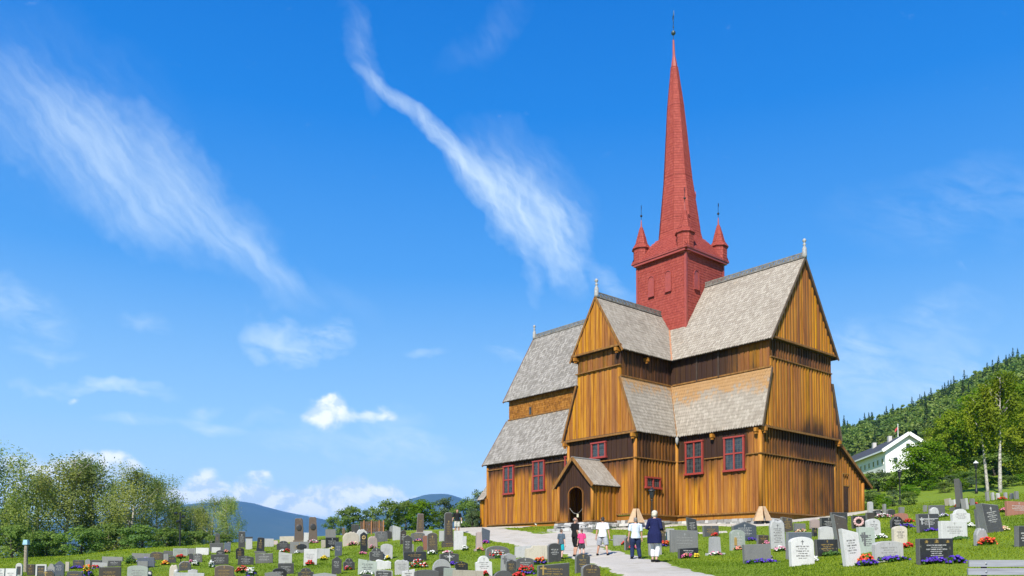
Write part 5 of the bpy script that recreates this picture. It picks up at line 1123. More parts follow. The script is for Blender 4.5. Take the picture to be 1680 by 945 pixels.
def headstone(xl, xr, yt, yb, shape, col, ink, label, T=.15, tilt=0.0, side=None, base=0, rot=None, cat='headstone', frame=False, grp='headstones standing in the churchyard', sign='cross'):
    r = random.Random(int(xl*7+yt*13)); xc = (xl+xr)/2
    p = ground_at(xc, yb); d = p.y; m = FPX/d
    H = (yb-yt)/m; rz = (FACE if rot is None else R_(rot)+math.pi/2)+R_(r.uniform(-5, 5))
    # width of the front face, so that front and side together span the observed width
    va = math.atan2(-p.y, -p.x); nrm = rz-math.pi/2; a = abs((va-nrm+math.pi) % (2*math.pi)-math.pi); wpx = (xr-xl)/m*math.cos(math.atan2(abs(p.x), p.y))
    W = max(.16, (wpx-T*abs(math.sin(a)))/max(.55, math.cos(a)))
    body = MB(); ol = outline(shape, W, H+.12, r)
    rough = shape in ('rough', 'boulder', 'wave')
    n = len(ol); k = .93 if rough else .985
    # front, bevelled edge, side, back
    F = [(x*k, -T/2, (z*k if z > .01 else z)-.12) for x, z in ol]; G = [(x, -T/2+(.03 if rough else .012), z-.12) for x, z in ol]; Bk = [(x*(.97 if rough else 1), T/2, z-.12) for x, z in ol]
    n0 = len(body.v); body.v += F+G+Bk
    body.cur = 1; body.face(range(n0, n0+n)); body.cur = 0; body.face([n0+2*n+i for i in range(n)][::-1])
    for i in range(n): j = (i+1) % n; body.face((n0+i, n0+n+i, n0+n+j, n0+j)); body.face((n0+n+i, n0+2*n+i, n0+2*n+j, n0+n+j))
    sc = side or SIDE.get(col, col)
    o = body.build('headstone', [STONE[sc], STONE[col]]); o.location = p; o.rotation_euler = (R_(r.uniform(-4.5, 1.5)), R_(tilt+r.uniform(-2.2, 2.2)), rz)
    tag(o, label, cat, grp)
    if ink != 'none' and INK.get(ink):
        b = MB(); y = -T/2-.003; nl = 2 if H < .45 else (4 if H < .8 else (6 if H < 1.2 else 9)); lh = min(.068, H*.56/nl); z = H*.66
        if W > .3: glyphs(b, W, H, [((.9, True) if i % 2 == 0 else (.62, False)) for i in range(nl)], r, y, z, lh, W*(.66 if shape not in ('taper',) else .5))
        else: glyphs(b, W, H, [(.9, i % 3 == 0) for i in range(nl)], r, y, z, lh, W*.75)
        if sign == 'cross' and r.random() < .6: cross(b, 0, y, min(H*.86, z+lh*1.7), min(.14, H*.16))
        elif sign == 'side': cross(b, -W*.34, y, H*.6, min(.3, H*.5))
        b.build('inscription', INK[ink], o)
    if base:
        b = MB(); b.box((0, -.02, .02), (W+.16, T+.22, base*2)); b.build('plinth', STONE[sc], o)
    if frame:
        b = MB(); b.box((-W*.46, -T/2-.006, H*.5), (.03, .012, H*.8)); b.box((W*.46, -T/2-.006, H*.5), (.03, .012, H*.8)); b.box((0, -T/2-.0065, H*.9), (W*.92, .012, .03)); b.build('raised_border', STONE['light grey'], o)
    STONES.append((label, round(W, 2), round(H, 2), round(d, 1)))
    return o, W, H, p, rz
Hs = headstone
TABLE = [
 # far left block
 (-6,8,933,956,'flat','white','grey','low white headstone cut off by the bottom left corner'), (8,28,933,956,'flat','white','grey','low white headstone second from the bottom left corner'),
 (25,37,924,946,'round','white','none','small white round topped stone with a dark niche, left of the wooden post'), (44,58,926,945,'flat','dark brown','gold','dark brown block headstone just right of the wooden post'),
 (59,77,926.5,946,'flat','charcoal','gold','dark headstone with a broad white frame, left of the ornamented grey stone'), (72,91,934,952,'boulder','dark brown','gold','dark natural rock with gold script at the bottom left'),
 (77,91,925,940,'shoulder','grey','none','small grey headstone with a carved ornament, beside the dark blue pointed stone'), (89,106,920.5,945,'point','blue grey','white','dark blue grey pointed headstone under the tallest birch'),
 (107,114,922,938,'flat','beige','none','narrow beige slab right of the dark blue pointed headstone'), (109,136,937,954,'low arch','charcoal','gold','dark low arched headstone at the bottom edge, left of the orange flowers'),
 (119,138,919,931,'flat','charcoal','gold','dark wide headstone behind a purple flower bed'), (139,149,917.5,930,'round','grey','none','small grey round topped headstone behind the orange flower pot'),
 (149,167,919,929,'flat','charcoal','none','dark low headstone behind the pale low stone on the left'), (151,177,923,931,'flat','light grey','none','pale grey low stone left of the dark square stone'),
 (167,202,913.5,923,'flat','grey','none','long low speckled grey stone under the second birch'), (177,199,920,930,'flat','charcoal','white','dark square headstone in front of the long speckled stone'),
 (162,199,930.5,955,'flat','dark brown','gold','wide dark brown headstone with gold letters behind a yellow green plant'),
 (216,247,908,917,'flat','grey','none','wide grey low stone behind the lavender flowers'), (225,254,915,931,'flat','blue grey','none','blue grey headstone half hidden by lavender flowers'), (226,243,920.6,932,'flat','grey','none','small grey headstone in front of the lavender covered stone'),
 (247,268,905.6,919,'low arch','dark brown','gold','brown low arched headstone with gold text, left of the floodlight pole'), (208,243,928,952,'low arch','pale green','grey','pale greenish low arched headstone at the bottom edge'),
 (241,250,936,950,'round','charcoal','none','small dark round headstone with a white disc, at the bottom edge'), (268,277,909,920,'flat','grey','none','narrow grey headstone left of the small dark arched one, below the floodlight pole'),
 (276,289,912.5,923.5,'low arch','charcoal','gold','small dark arched headstone below the floodlight pole'), (268,285,904,912,'flat','dark grey','none','dark low stone furthest back under the floodlight pole'),
 (284,309,900,912.5,'flat','pale green','grey','pale headstone with a white border under the floodlight pole'), (309,321,900,910,'flat','grey','none','grey stone between the pale bordered and the white headstone'), (321,343,899,911,'flat','white','none','white wide headstone left of the dark stepped obelisk'),
 (293,314,920,936,'boulder','charcoal','gold','dark rock headstone with gold letters behind a torch of red flowers'), (317,332,908,923,'low arch','dark grey','white','grey arched headstone with a green plant at its foot'), (310,317,908,922,'low arch','charcoal','none','narrow dark stone beside the grey arched headstone'),
 (277,293,926,948,'boulder','beige','none','beige rounded natural stone with a white ball lamp, at the bottom edge'), (308,325,934,944,'rough','light grey','none','small pale rough stone on the grass at the bottom edge'), (284,335,940,956,'flat','light grey','none','long pale slab stone at the bottom edge, below the beige rounded stone'),
 (344,367,891,905,'flat','dark grey','none','wide dark base stone of the stepped obelisk with gold text'), (352,361,875,892,'taper','charcoal','gold','stepped dark obelisk headstone with gold text in front of the last birch'), (347,362,898,907,'flat','white','none','small white headstone in front of the stepped obelisk'),
 (367,378,889,906,'slope','blue grey','none','leaning blue grey slab right of the stepped obelisk'), (355,369,902.5,914,'arch','charcoal','white','small dark arched headstone behind the wide dark grey one'), (346,375,910,927,'flat','charcoal','white','wide dark grey headstone with white text below the stepped obelisk'),
 (352,384,927.5,952,'low arch','brown','gold','wide brown low arched headstone with gold text at the bottom edge'),
 (391,402,872,899,'flat','charcoal','white','tall dark slab headstone in front of the blue mountain'), (387,401,899,918,'arch','black','gold','black arched headstone with gold text below the tall dark slab'), (390,416,912,928,'low point','charcoal','white','dark pointed wide headstone behind a bright red flower bunch'),
 (403,414,882,902,'flat','light grey','none','pale upright stone with a dark cap, right of the tall dark slab'),
 (420,434,882,907,'taper','black','gold','black two tier headstone with gold panels before the blue mountain'), (434,449,884,897,'flat','light grey','none','pale grey headstone right of the two tier gold one'), (449,456,887,893,'low arch','pinkish','none','small pale headstone on the skyline left of the two brown obelisks'),
 (419,448,908,924,'flat','dark grey','white','wide dark grey low headstone below the two tier gold one'), (454,476,887.5,902,'shoulder','charcoal','grey','dark ornate shouldered headstone left of the two brown obelisks'), (459,483,880,890,'flat','beige','none','low beige stone block behind the left brown obelisk'),
 (498,506,874,890,'flat','white','none','narrow white headstone between the two brown obelisks'), (476,507,889,908,'flat','grey','gold','grey block with a gold plaque at the foot of the two brown obelisks'),
 (457,479,905.6,924,'slope left','white','grey','white headstone with a slanted top behind the black stone with white names'), (498,520,901,927,'flat','white','grey','white upright headstone with red flowers at its foot'), (518,541,900,916,'flat','light grey','none','pale grey wide headstone right of the white one with red flowers'),
 (456,482,924,942,'flat','charcoal','white','dark headstone with bold white text below the white slanted one'), (446,470,932,952,'arch','black','white','black arched headstone at the bottom edge in front of the bold white text one'), (434,460,938,954,'low point','grey','none','grey gabled headstone at the bottom edge'),
 (489,515,932,953,'shoulder','charcoal','gold','dark stepped arch headstone with a gold panel at the bottom edge'), (513,552,940,958,'low point','light grey','none','broad pale grey headstone cut by the bottom edge, left of the narrow dark one'),
 (544,560,912.5,941.5,'point','charcoal','white','narrow tall dark pointed headstone with white text'), (549,561,889,913,'flat','blue grey','white','tall narrow grey slab behind the narrow pointed headstone'), (563,582,916,935,'shoulder','charcoal','grey','dark headstone with a carved crest and red flowers'),
 (534,556,882,899,'flat','black','white','black square headstone below a grey one on the crest of the slope'), (534,551,868.5,884,'flat','grey','none','grey square headstone on the crest, left of the brown cross stone'), (527,534,886,899,'flat','beige','none','small beige stone left of the black square headstone'),
 (561,567,866,879,'taper','brown','gold','small brown stone with a white cross on the crest of the slope'), (577,589,858,874,'flat','charcoal','none','dark grey slab left of the brown slatted panel'),
 (562,590,872,896,'boulder','beige','none','large mottled cream rock headstone with pink flowers'), (584,603,868,888,'boulder','white','none','white natural rock behind the black slab with a gold wreath'), (591,603,872.5,906.5,'low point','black','gold','narrow black slab with a gold wreath in front of the white rock'),
 (603,620,879,898,'boulder','pinkish','grey','pinkish white natural stone right of the narrow black slab'), (615,636,872,889,'low arch','dark grey','grey','dark wide arched headstone below the slatted panel'), (629,643,871,884,'low arch','charcoal','none','dark low headstone half hidden behind the wide arched one'),
 (638,645,863,881,'round','grey','none','narrow grey stone leaning beside the pale split stone'), (644,657,862,886,'slope left','light grey','none','pale split stone with a slanted top in front of the hedge'), (649,656,871,884.5,'flat','red','none','small reddish stone in front of the pale split stone'),
 (656,666,869,893,'low point','dark brown','white','dark brown narrow headstone behind the tall dark one, left of the obelisk'), (661,676,877.5,911.5,'low point','charcoal','white','tall dark headstone with white lines, left of the obelisk base'), (672,679,893,906,'flat','grey','none','narrow grey shoulder stone beside the tall dark headstone'),
 (674,697,874,885.5,'low arch','dark grey','gold','low dark arched stone at the foot of the tall grey brown obelisk'), (683,696,843,875,'taper','brown','gold','tall grey brown obelisk with a cross in front of the bright green shrub'), (694,709,871,883,'flat','white','none','low white stone right of the grey brown obelisk'),
 (694,703,879,903,'flat','red','none','pale red stone half hidden behind the dark brown gold lettered headstone'), (701,718,874,905.5,'arch','dark brown','gold','dark brown headstone with gold letters and white flowers at its foot'),
 (720,728,871,889,'flat','light grey','none','narrow pale stone left of the tallest gold lettered obelisk'), (744,760,871,901,'flat','white','none','white upright headstone under the man in black'), (755,765,880,898,'flat','light grey','none','pale grey square stone right of the white upright one, under the man in black'),
 (606,629,899,919.5,'shoulder','charcoal','white','dark headstone with a carved crest and white text, before a white stone'), (624,644,892.5,917.5,'low arch','white','grey','white headstone right of the dark crested one'), (683,695,896,906,'round','charcoal','none','small dark round headstone above the wide gold lettered one'),
 (662,700,905.6,921,'flat','black','gold','wide black headstone with three columns of gold text'), (721,753,907,923,'low point','charcoal','white','dark wide headstone with a thin white cross and purple flowers'),
 (587,618,917.5,942,'slope left','pale green','dark','pale green rough headstone with white flowers at its foot'), (616,642,918,935,'wave','white','none','white wavy topped stone right of the pale green one'), (647,672,917.5,942,'rough','white','grey','white rough hewn stone left of a big white and red flower bunch'),
 (709,740,917.5,940,'round','light grey','none','big pale rounded rock behind a dark stone'), (712,740,929,949,'low arch','charcoal','none','dark low arched stone in front of the big pale rounded rock'), (746,768,920.6,937,'point','black','gold','black pointed headstone with a gold cross'),
 (614,644,935,954,'arch','charcoal','white','dark arched headstone with a pale border at the bottom edge'), (589,614,942,958,'arch','charcoal','none','top of a dark arched headstone cut by the bottom edge, under the pale green one'), (659,681,934,954,'slope','white','dark','white rough stone at the bottom edge, left of a long dark one'), (679,720,935,956,'low arch','dark grey','none','long dark grey rough stone at the bottom edge'),
 (727,747,932,950,'flat','pale green','none','pale green square stone left of the long cream slab'), (742,793,936,956,'flat','beige','none','long cream slab headstone at the bottom edge'),
 # around the path
 (780,792,873,903.5,'taper','pinkish','none','pinkish narrow pillar stone left of the gravel path'), (789,803,866,891,'slope left','blue grey','none','dark leaning slab with purple flowers, first beside the gravel path'), (796,836,896,917,'arch','dark grey','white','wide grey arched headstone behind white and red flowers'),
 (780,808,912,945,'shoulder','white','grey','weathered white headstone with carved shoulders near the bottom'), (821,846,908,937,'low point','light grey','dark','pale gabled headstone with a narrow dark cross'), (844,880,894,915,'slope','light grey','none','plain grey slab with a slanted top beside the path'),
 (861,899,895,918,'stepped','beige','none','cream stepped slab headstone beside the path'), (898,921,891,922,'arch','charcoal','white','dark arched headstone with a pale grey side, in front of the boy'), (830,847,918,941,'low point','charcoal','gold','narrow dark pointed headstone with gold letters'),
 (846,876,915,939,'low arch','dark grey','white','dark grey headstone with a rough top behind red and blue flowers'), (881,934,923,955,'slope','charcoal','gold','widest dark headstone with gold script, cut by the bottom edge'), (943,968,908,940.5,'arch','charcoal','gold','dark arched headstone with gold text left of the path, below the girl in pink'),
 (953,985,926,953,'arch','dark brown','gold','dark headstone behind a yellow flower bunch beside the path'), (808,843,936,955,'round','dark grey','none','grey rounded headstone cut by the bottom edge behind red flowers'),
 # right of the path
 (1081,1092,856,889.5,'arch','dark brown','gold','tall dark arched headstone right beside the woman in navy'), (1092,1106,867.5,887,'flat','light grey','none','pale square headstone right behind the tall dark arched one'), (1064,1086,880,911,'flat','light grey','none','pale grey slab half hidden by the woman in navy'),
 (1006,1028,878,894.5,'flat','light grey','grey','low pale headstone left of the man in navy trousers'), (1024,1040,880,902,'arch','charcoal','none','dark arched headstone half hidden by the man in navy trousers'),
 (1128,1145,848,877,'slope left','charcoal','white','tall dark leaning headstone with a cross before the nave'), (1153,1180,862.5,880,'flat','dark grey','gold','dark grey oblong headstone before the nave'), (1099,1146,870,905.5,'flat','grey','grey','broad grey headstone right of the woman in navy'),
 (1112,1146,898,915.5,'slope','black','white','low black slanted headstone with white names in front of the broad grey one'), (1162,1184,881,911,'taper','light grey','none','rough white pillar stone with a red flower on top'), (1201,1242,856,887,'point','blue grey','white','large dark blue pointed headstone before the nave'),
 (1197,1223,869,903,'arch','pale green','white','pale arched headstone with a small golden niche'), (1241,1261,878,894,'flat','dark brown','gold','small dark brown headstone with pink flowers above the grey wide one'), (1219,1266,893,923.5,'flat','grey','none','wide grey headstone behind pink and purple flowers'),
 (1263,1290,851,900.5,'rough','light grey','dark','tall pale leaning headstone right of the corner board cover'), (1283,1302,847.5,873,'slope left','dark brown','gold','dark mossy leaning headstone behind the tall pale one'), (1302,1322,859,874,'flat','grey','none','plain grey stone behind pink flowers below the west front'),
 (1289,1332,873,916,'flat','blue grey','none','blue grey side stone behind the white cross headstone'), (1295,1337,881,927.5,'low arch','white','dark','white headstone with a black cross and a green plant at its foot'), (1337,1376,885,911.5,'flat','black','gold','black headstone with gold names right of the white cross headstone'),
 (1342,1368,864,886,'low arch','white','none','speckled white headstone above the black gold lettered one'), (1332,1341,866,880,'flat','black','gold','small black stone left of the speckled white headstone'), (1328,1345,852,868,'low arch','pinkish','none','pinkish arched headstone with red flowers before the west front'),
 (1345,1372,849,868,'flat','black','white','black headstone with rows of white text before the west front'), (1362,1391,841,860,'flat','charcoal','grey','dark headstone behind the mossy one, before the west front'), (1372,1397,842,900.5,'slope left','dark brown','none','tall mossy dark leaning headstone with a small cross'),
 (1397,1421,846,866,'flat','black','none','black headstone with a pink flower wreath'), (1420,1435,841,852,'flat','dark brown','none','small dark brown stone below the lean-to corner'), (1421,1446,851,881,'low arch','white','dark','white headstone right of the pink wreath'),
 (1407,1437,865,906,'flat','pale green','dark','pale green headstone with a tall dark cross'), (1383,1415,866,927.5,'slope left','white','dark','white rough leaning headstone with a small black cross'),
 (1431,1483,888,919,'low arch','white','grey','wide white headstone behind purple and red flowers'), (1463,1489,863,892.5,'low arch','beige','dark','cream upright headstone with dark text'), (1460,1482,847.5,867,'round','black','white','black round disc headstone with white text'), (1467,1491,842,857,'low arch','red','none','reddish low stone behind the black disc headstone'),
 (1504,1542,843,872.5,'flat','charcoal','white','dark headstone divided by a pale cross, with blue flowers'), (1540,1588,855,884.5,'flat','white','grey','broad white headstone above the black one with a gold ornament'), (1560,1593,835,860,'shoulder','white','grey','white shouldered headstone behind the broad white one'),
 (1503,1565,884,923.5,'flat','black','white','broad black headstone with bold white names and gold ornaments'), (1610,1647,823,874.5,'slope left','charcoal','white','big dark leaning slab headstone on the right'), (1601,1613,835,866.5,'flat','grey','none','narrow grey stone left of the big leaning slab'),
 (1597,1622,866,894.5,'boulder','light grey','none','rough grey rock stone with bright red flowers'), (1664,1690,863,898.5,'flat','charcoal','white','dark headstone cut off by the right edge, above the bench'), (1649,1692,823,844.5,'flat','red','white','wide red brown headstone at the right edge'),
 # far right rows
 (1523,1551,829,844,'flat','dark grey','none','dark square stone behind a pale pointed rock'), (1524,1541,832,845,'boulder','light grey','none','pale pointed rock in front of a dark square stone'), (1570,1580,785,836,'slope left','dark grey','none','very tall dark leaning monolith on the right'), (1580,1588,818,836,'flat','light grey','none','narrow pale stone right of the tall monolith'),
 (1552,1560,818,829,'flat','beige','none','small beige stone left of the tall monolith'), (1560,1567,820,829,'flat','white','none','small white stone beside the small beige one, left of the monolith'), (1558,1576,832,838,'flat','charcoal','none','low dark stone at the foot of the tall monolith'),
 (1423,1433,823,845,'arch','light grey','none','pale tall stone right of the lean-to wall'), (1432,1448,837,847,'low arch','black','white','low black stone left of the left lamp post'), (1448,1454,827,843,'flat','grey','none','narrow grey stone left of the lamp post'), (1454,1469,836,846,'low arch','charcoal','none','low dark stone at the foot of the left lamp post'), (1474,1484,832,843,'flat','grey','none','grey stone right at the foot of the left lamp post'),
 (1514,1521,829,840,'flat','grey','none','narrow grey stone left of the dark square stone, far right rows'), (1591,1600,818,829,'flat','grey','none','grey stone in front of the right lamp post'),
 (1617,1624,807,822,'flat','grey','none','grey stone behind the big leaning slab, first of the farthest row'), (1626,1632,808,820,'flat','light grey','none','pale stone behind the big leaning slab, second of the farthest row'), (1634,1641,809,820,'low arch','white','none','white stone in the middle of the farthest row'), (1647,1653,808,819,'flat','light grey','none','pale stone under the right white birch trunk, in the farthest row'),
 (1656,1663,809,820,'low arch','blue grey','none','blue grey stone in the farthest row near the right edge'), (1664,1672,806,820,'flat','grey','none','tall grey stone last in the farthest row'),
]
SPECIAL = {}
for row in TABLE:
    xl, xr, yt, yb, shp, col, ink, lab = row; kw = {}
    if 'leaning' in lab: kw['tilt'] = -6 if shp == 'slope left' and xl > 1300 else (4 if xl < 1000 else -4)
    if 'frame' in lab or 'border' in lab: kw['frame'] = True
    if shp == 'taper' and yb-yt > 22: kw['T'] = .24; kw['base'] = .06
    if 'monolith' in lab: kw.update(T=.4, tilt=-7)
    if 'big dark leaning slab' in lab: kw.update(T=.3, tilt=-9)
    if 'mossy dark leaning' in lab: kw.update(T=.22, tilt=-7)
    if 'divided by a pale cross' in lab or 'tall dark cross' in lab or 'narrow dark cross' in lab: kw['sign'] = 'side'
    if 'Long' in lab or 'gold script' in lab: kw['sign'] = 'side'
    if 'gabled headstone with a narrow dark cross' in lab: kw['T'] = .2
    SPECIAL[lab] = Hs(*row, **kw)
# two brown obelisks with oval medallions, and the tallest gold lettered obelisk on its base
for (x0, x1, yt, yb, lab) in ((483, 499, 850.6, 889, 'left one of the two brown obelisks with an oval bronze medallion'), (506, 521, 848.5, 889, 'right one of the two brown obelisks with an oval bronze medallion')):
    o, W, H, p, rz = Hs(x0, x1, yt, yb, 'taper', 'brown', 'none', lab, T=.36, side='brown', base=.08, cat='obelisk')
    b = MB(); b.lathe([(.19,0),(.19,.035),(.13,.05),(.02,.055)], (0,0,0), 18); m = b.build('medallion', plain('bronze', (.07,.065,.06), .35, .5), o); m.rotation_euler = (math.pi/2, 0, 0); m.location = (0, -.181, H*.60); m.scale = (1, 1.2, 1)
o, W, H, p, rz = Hs(728, 744, 841, 897, 'taper', 'dark brown', 'gold', 'tallest dark obelisk covered in gold lettering, left of the man in black', T=.34, side='grey', cat='obelisk')
b = MB(); b.box((0, -.02, .02), (W+.25, .6, .5), None, .95); pl = b.build('plinth', STONE['dark brown'], o); b = MB(); glyphs(b, W, .4, [(.9, True), (.8, False), (.8, False)], random.Random(4), -.325, .14, .09, W*.9); b.build('plinth_inscription', INK['gold'], pl)
# extra marks on some stones
def front_mark(lab, name, m, fn):
    o, W, H, p, rz = SPECIAL[lab]; b = MB(); fn(b, W, H); b.build(name, m, o)
T2 = -.15/2-.006
def bold(b, W, H):
    glyphs(b, W, H, [(.95, True), (.55, False), (1.0, True), (.6, False), (.5, True), (.6, False), (.55, True), (.6, False)], random.Random(12), -.081, H*.72, H*.085, W*.62)
o = SPECIAL['broad black headstone with bold white names and gold ornaments'][0]
for c in list(o.children): bpy.data.objects.remove(c)
front_mark('broad black headstone with bold white names and gold ornaments', 'inscription', INK['white'], bold)
def orn(b, W, H):
    for x, s in ((-W*.30, 1), (0, 1.3), (W*.33, 1)):
        for k in range(5): a = R_(30+30*k); b.bar((x, -.081, H*.83), (x+.055*s*math.cos(a), -.081, H*.83+.06*s*math.sin(a)), .014, .006)
        b.box((x, -.0815, H*.825), (.09*s, .006, .012))
front_mark('broad black headstone with bold white names and gold ornaments', 'gold_ornament', INK['gold'], orn)
front_mark('dark headstone with a broad white frame, left of the ornamented grey stone', 'white_frame', STONE['white'], lambda b, W, H: (b.box((-W*.47, -.085, H*.5), (.07, .03, H)), b.box((W*.47, -.085, H*.5), (.07, .03, H)), b.box((0, -.0855, H*.96), (W*.98, .03, .07))))
front_mark('small white round topped stone with a dark niche, left of the wooden post', 'dark_niche', STONE['charcoal'], lambda b, W, H: b.box((0, T2, H*.45), (W*.55, .012, H*.6)))
front_mark('small dark round headstone with a white disc, at the bottom edge', 'white_disc', INK['white'], lambda b, W, H: b.blob((0, -.09, H*.6), (.085, .02, .085), 10, 6))
front_mark('beige rounded natural stone with a white ball lamp, at the bottom edge', 'ball_lamp', INK['white'], lambda b, W, H: (b.blob((.12, -.2, H*.45), .09, 10, 6), b.lathe([(.06,0),(.05,H*.36)], (.12,-.2,-.05), 8)))
front_mark('pale upright stone with a dark cap, right of the tall dark slab', 'dark_cap', STONE['charcoal'], lambda b, W, H: b.box((0, 0, H+.0), (W+.04, .2, .09)))
front_mark('pale arched headstone with a small golden niche', 'golden_niche', INK['gold'], lambda b, W, H: (b.box((-W*.2, T2, H*.4), (.13, .02, .3)), b.blob((-W*.2, T2, H*.55), (.065, .012, .07), 8, 5)))
front_mark('pale green headstone with a tall dark cross', 'dark_cross', INK['dark'], lambda b, W, H: cross(b, -W*.2, -.083, H*.52, H*.55))
front_mark('pale gabled headstone with a narrow dark cross', 'dark_cross', INK['dark'], lambda b, W, H: cross(b, -W*.22, -.107, H*.45, H*.5))
front_mark('dark headstone divided by a pale cross, with blue flowers', 'pale_cross', STONE['light grey'], lambda b, W, H: (b.box((0, T2, H*.55), (.035, .012, H*.8)), b.box((0, T2-.001, H*.72), (W*.9, .012, .03))))
front_mark('dark wide headstone with a thin white cross and purple flowers', 'white_cross', INK['white'], lambda b, W, H: cross(b, 0, -.083, H*.45, H*.7))
front_mark('black headstone with a pink flower wreath', 'pink_wreath', plain('pink_wreath', (.66,.42,.40), .8, var=.2, scale=30), lambda b, W, H: [b.blob((-W*.1+W*.32*math.cos(a), -.12, H*.5+H*.30*math.sin(a)), .07, 6, 4) for a in np.linspace(0, 6.28, 13)])
front_mark('narrow black slab with a gold wreath in front of the white rock', 'gold_wreath', INK['gold'], lambda b, W, H: [b.blob((W*.22*math.cos(a), -.08, H*.72+W*.22*math.sin(a)), .03, 5, 4) for a in np.linspace(0, 6.28, 9)])
front_mark('grey block with a gold plaque at the foot of the two brown obelisks', 'plaque', STONE['black'], lambda b, W, H: b.blob((W*.1, -.075, H*.55), (W*.3, .012, H*.26), 14, 6))

# ------------------------------------------------------------------ flowers planted at the graves
FLOW = {k: plain(k.replace(' ', '_')+'_petals', v, .7, var=.15, scale=40) for k, v in {'red': (.62,.02,.015), 'orange': (.75,.12,.02), 'purple': (.085,.025,.42), 'pink': (.68,.20,.32), 'white': (.78,.78,.74), 'yellow': (.80,.58,.02), 'lavender': (.34,.26,.52), 'magenta': (.50,.05,.26), 'salmon': (.75,.28,.20), 'cream': (.72,.62,.38), 'green': (.06,.14,.02)}.items()}
FOL = mat('flower_foliage', leaf_fn([(.1, (.03,.08,.012)), (.5, (.06,.14,.022)), (.9, (.12,.22,.04))], .25))
fq = np.random.default_rng(33)
def flowers(xl, xr, yt, yb, cols, label, ahead=.0, n=None, mound=1.0, lift=0.0, dd=None):
    xc = (xl+xr)/2; p = ground_at(xc, yb) if dd is None else on_ground(xc, dd)
    m = FPX/p.y; W = (xr-xl)/m; H = max(.10, (yb-yt)/m)
    if lift: p.z = ray(xc, yb, p.y).z
    o = empty('flower_plant', p, 0, label=label, cat='flowers', group='flowers planted at the graves')
    k = int(90+160*min(2, W)); c = np.stack([fq.uniform(-W/2, W/2, k), fq.uniform(-.14, .14, k), fq.uniform(0, H*.75, k)], 1); c[:, 2] *= np.sqrt(np.maximum(.15, 1-(2*c[:, 0]/W)**2*.7))
    v, f = quads(c, .075, fq, .3, 1.5); np_mesh('leaves', v, f, FOL, o)
    for j, cl in enumerate(cols):
        b = MB(); nb = n or int(22+46*min(1.6, W)); nb = int(nb/len(cols)**.6)
        for _ in range(nb):
            if len(cols) > 1 and j == len(cols)-1 and cl in ('purple', 'lavender'): x, z = fq.uniform(-W/2, W/2), fq.uniform(.02, .45)*H
            elif len(cols) > 1 and cols[-1] in ('purple', 'lavender'): x, z = fq.uniform(-W*.36, W*.36), fq.uniform(.45, 1)*H
            else: x = fq.uniform(-W/2, W/2); z = H*fq.uniform(.35, 1.0)*max(.35, 1-(2*x/W)**2*.6)
            rr_ = fq.uniform(.022, .042); b.blob((x, fq.uniform(-.2, .08), z), (rr_*1.25, rr_*1.25, rr_*.8), 5, 3, .25)
        b.build('blossoms', FLOW[cl], o)
    return o
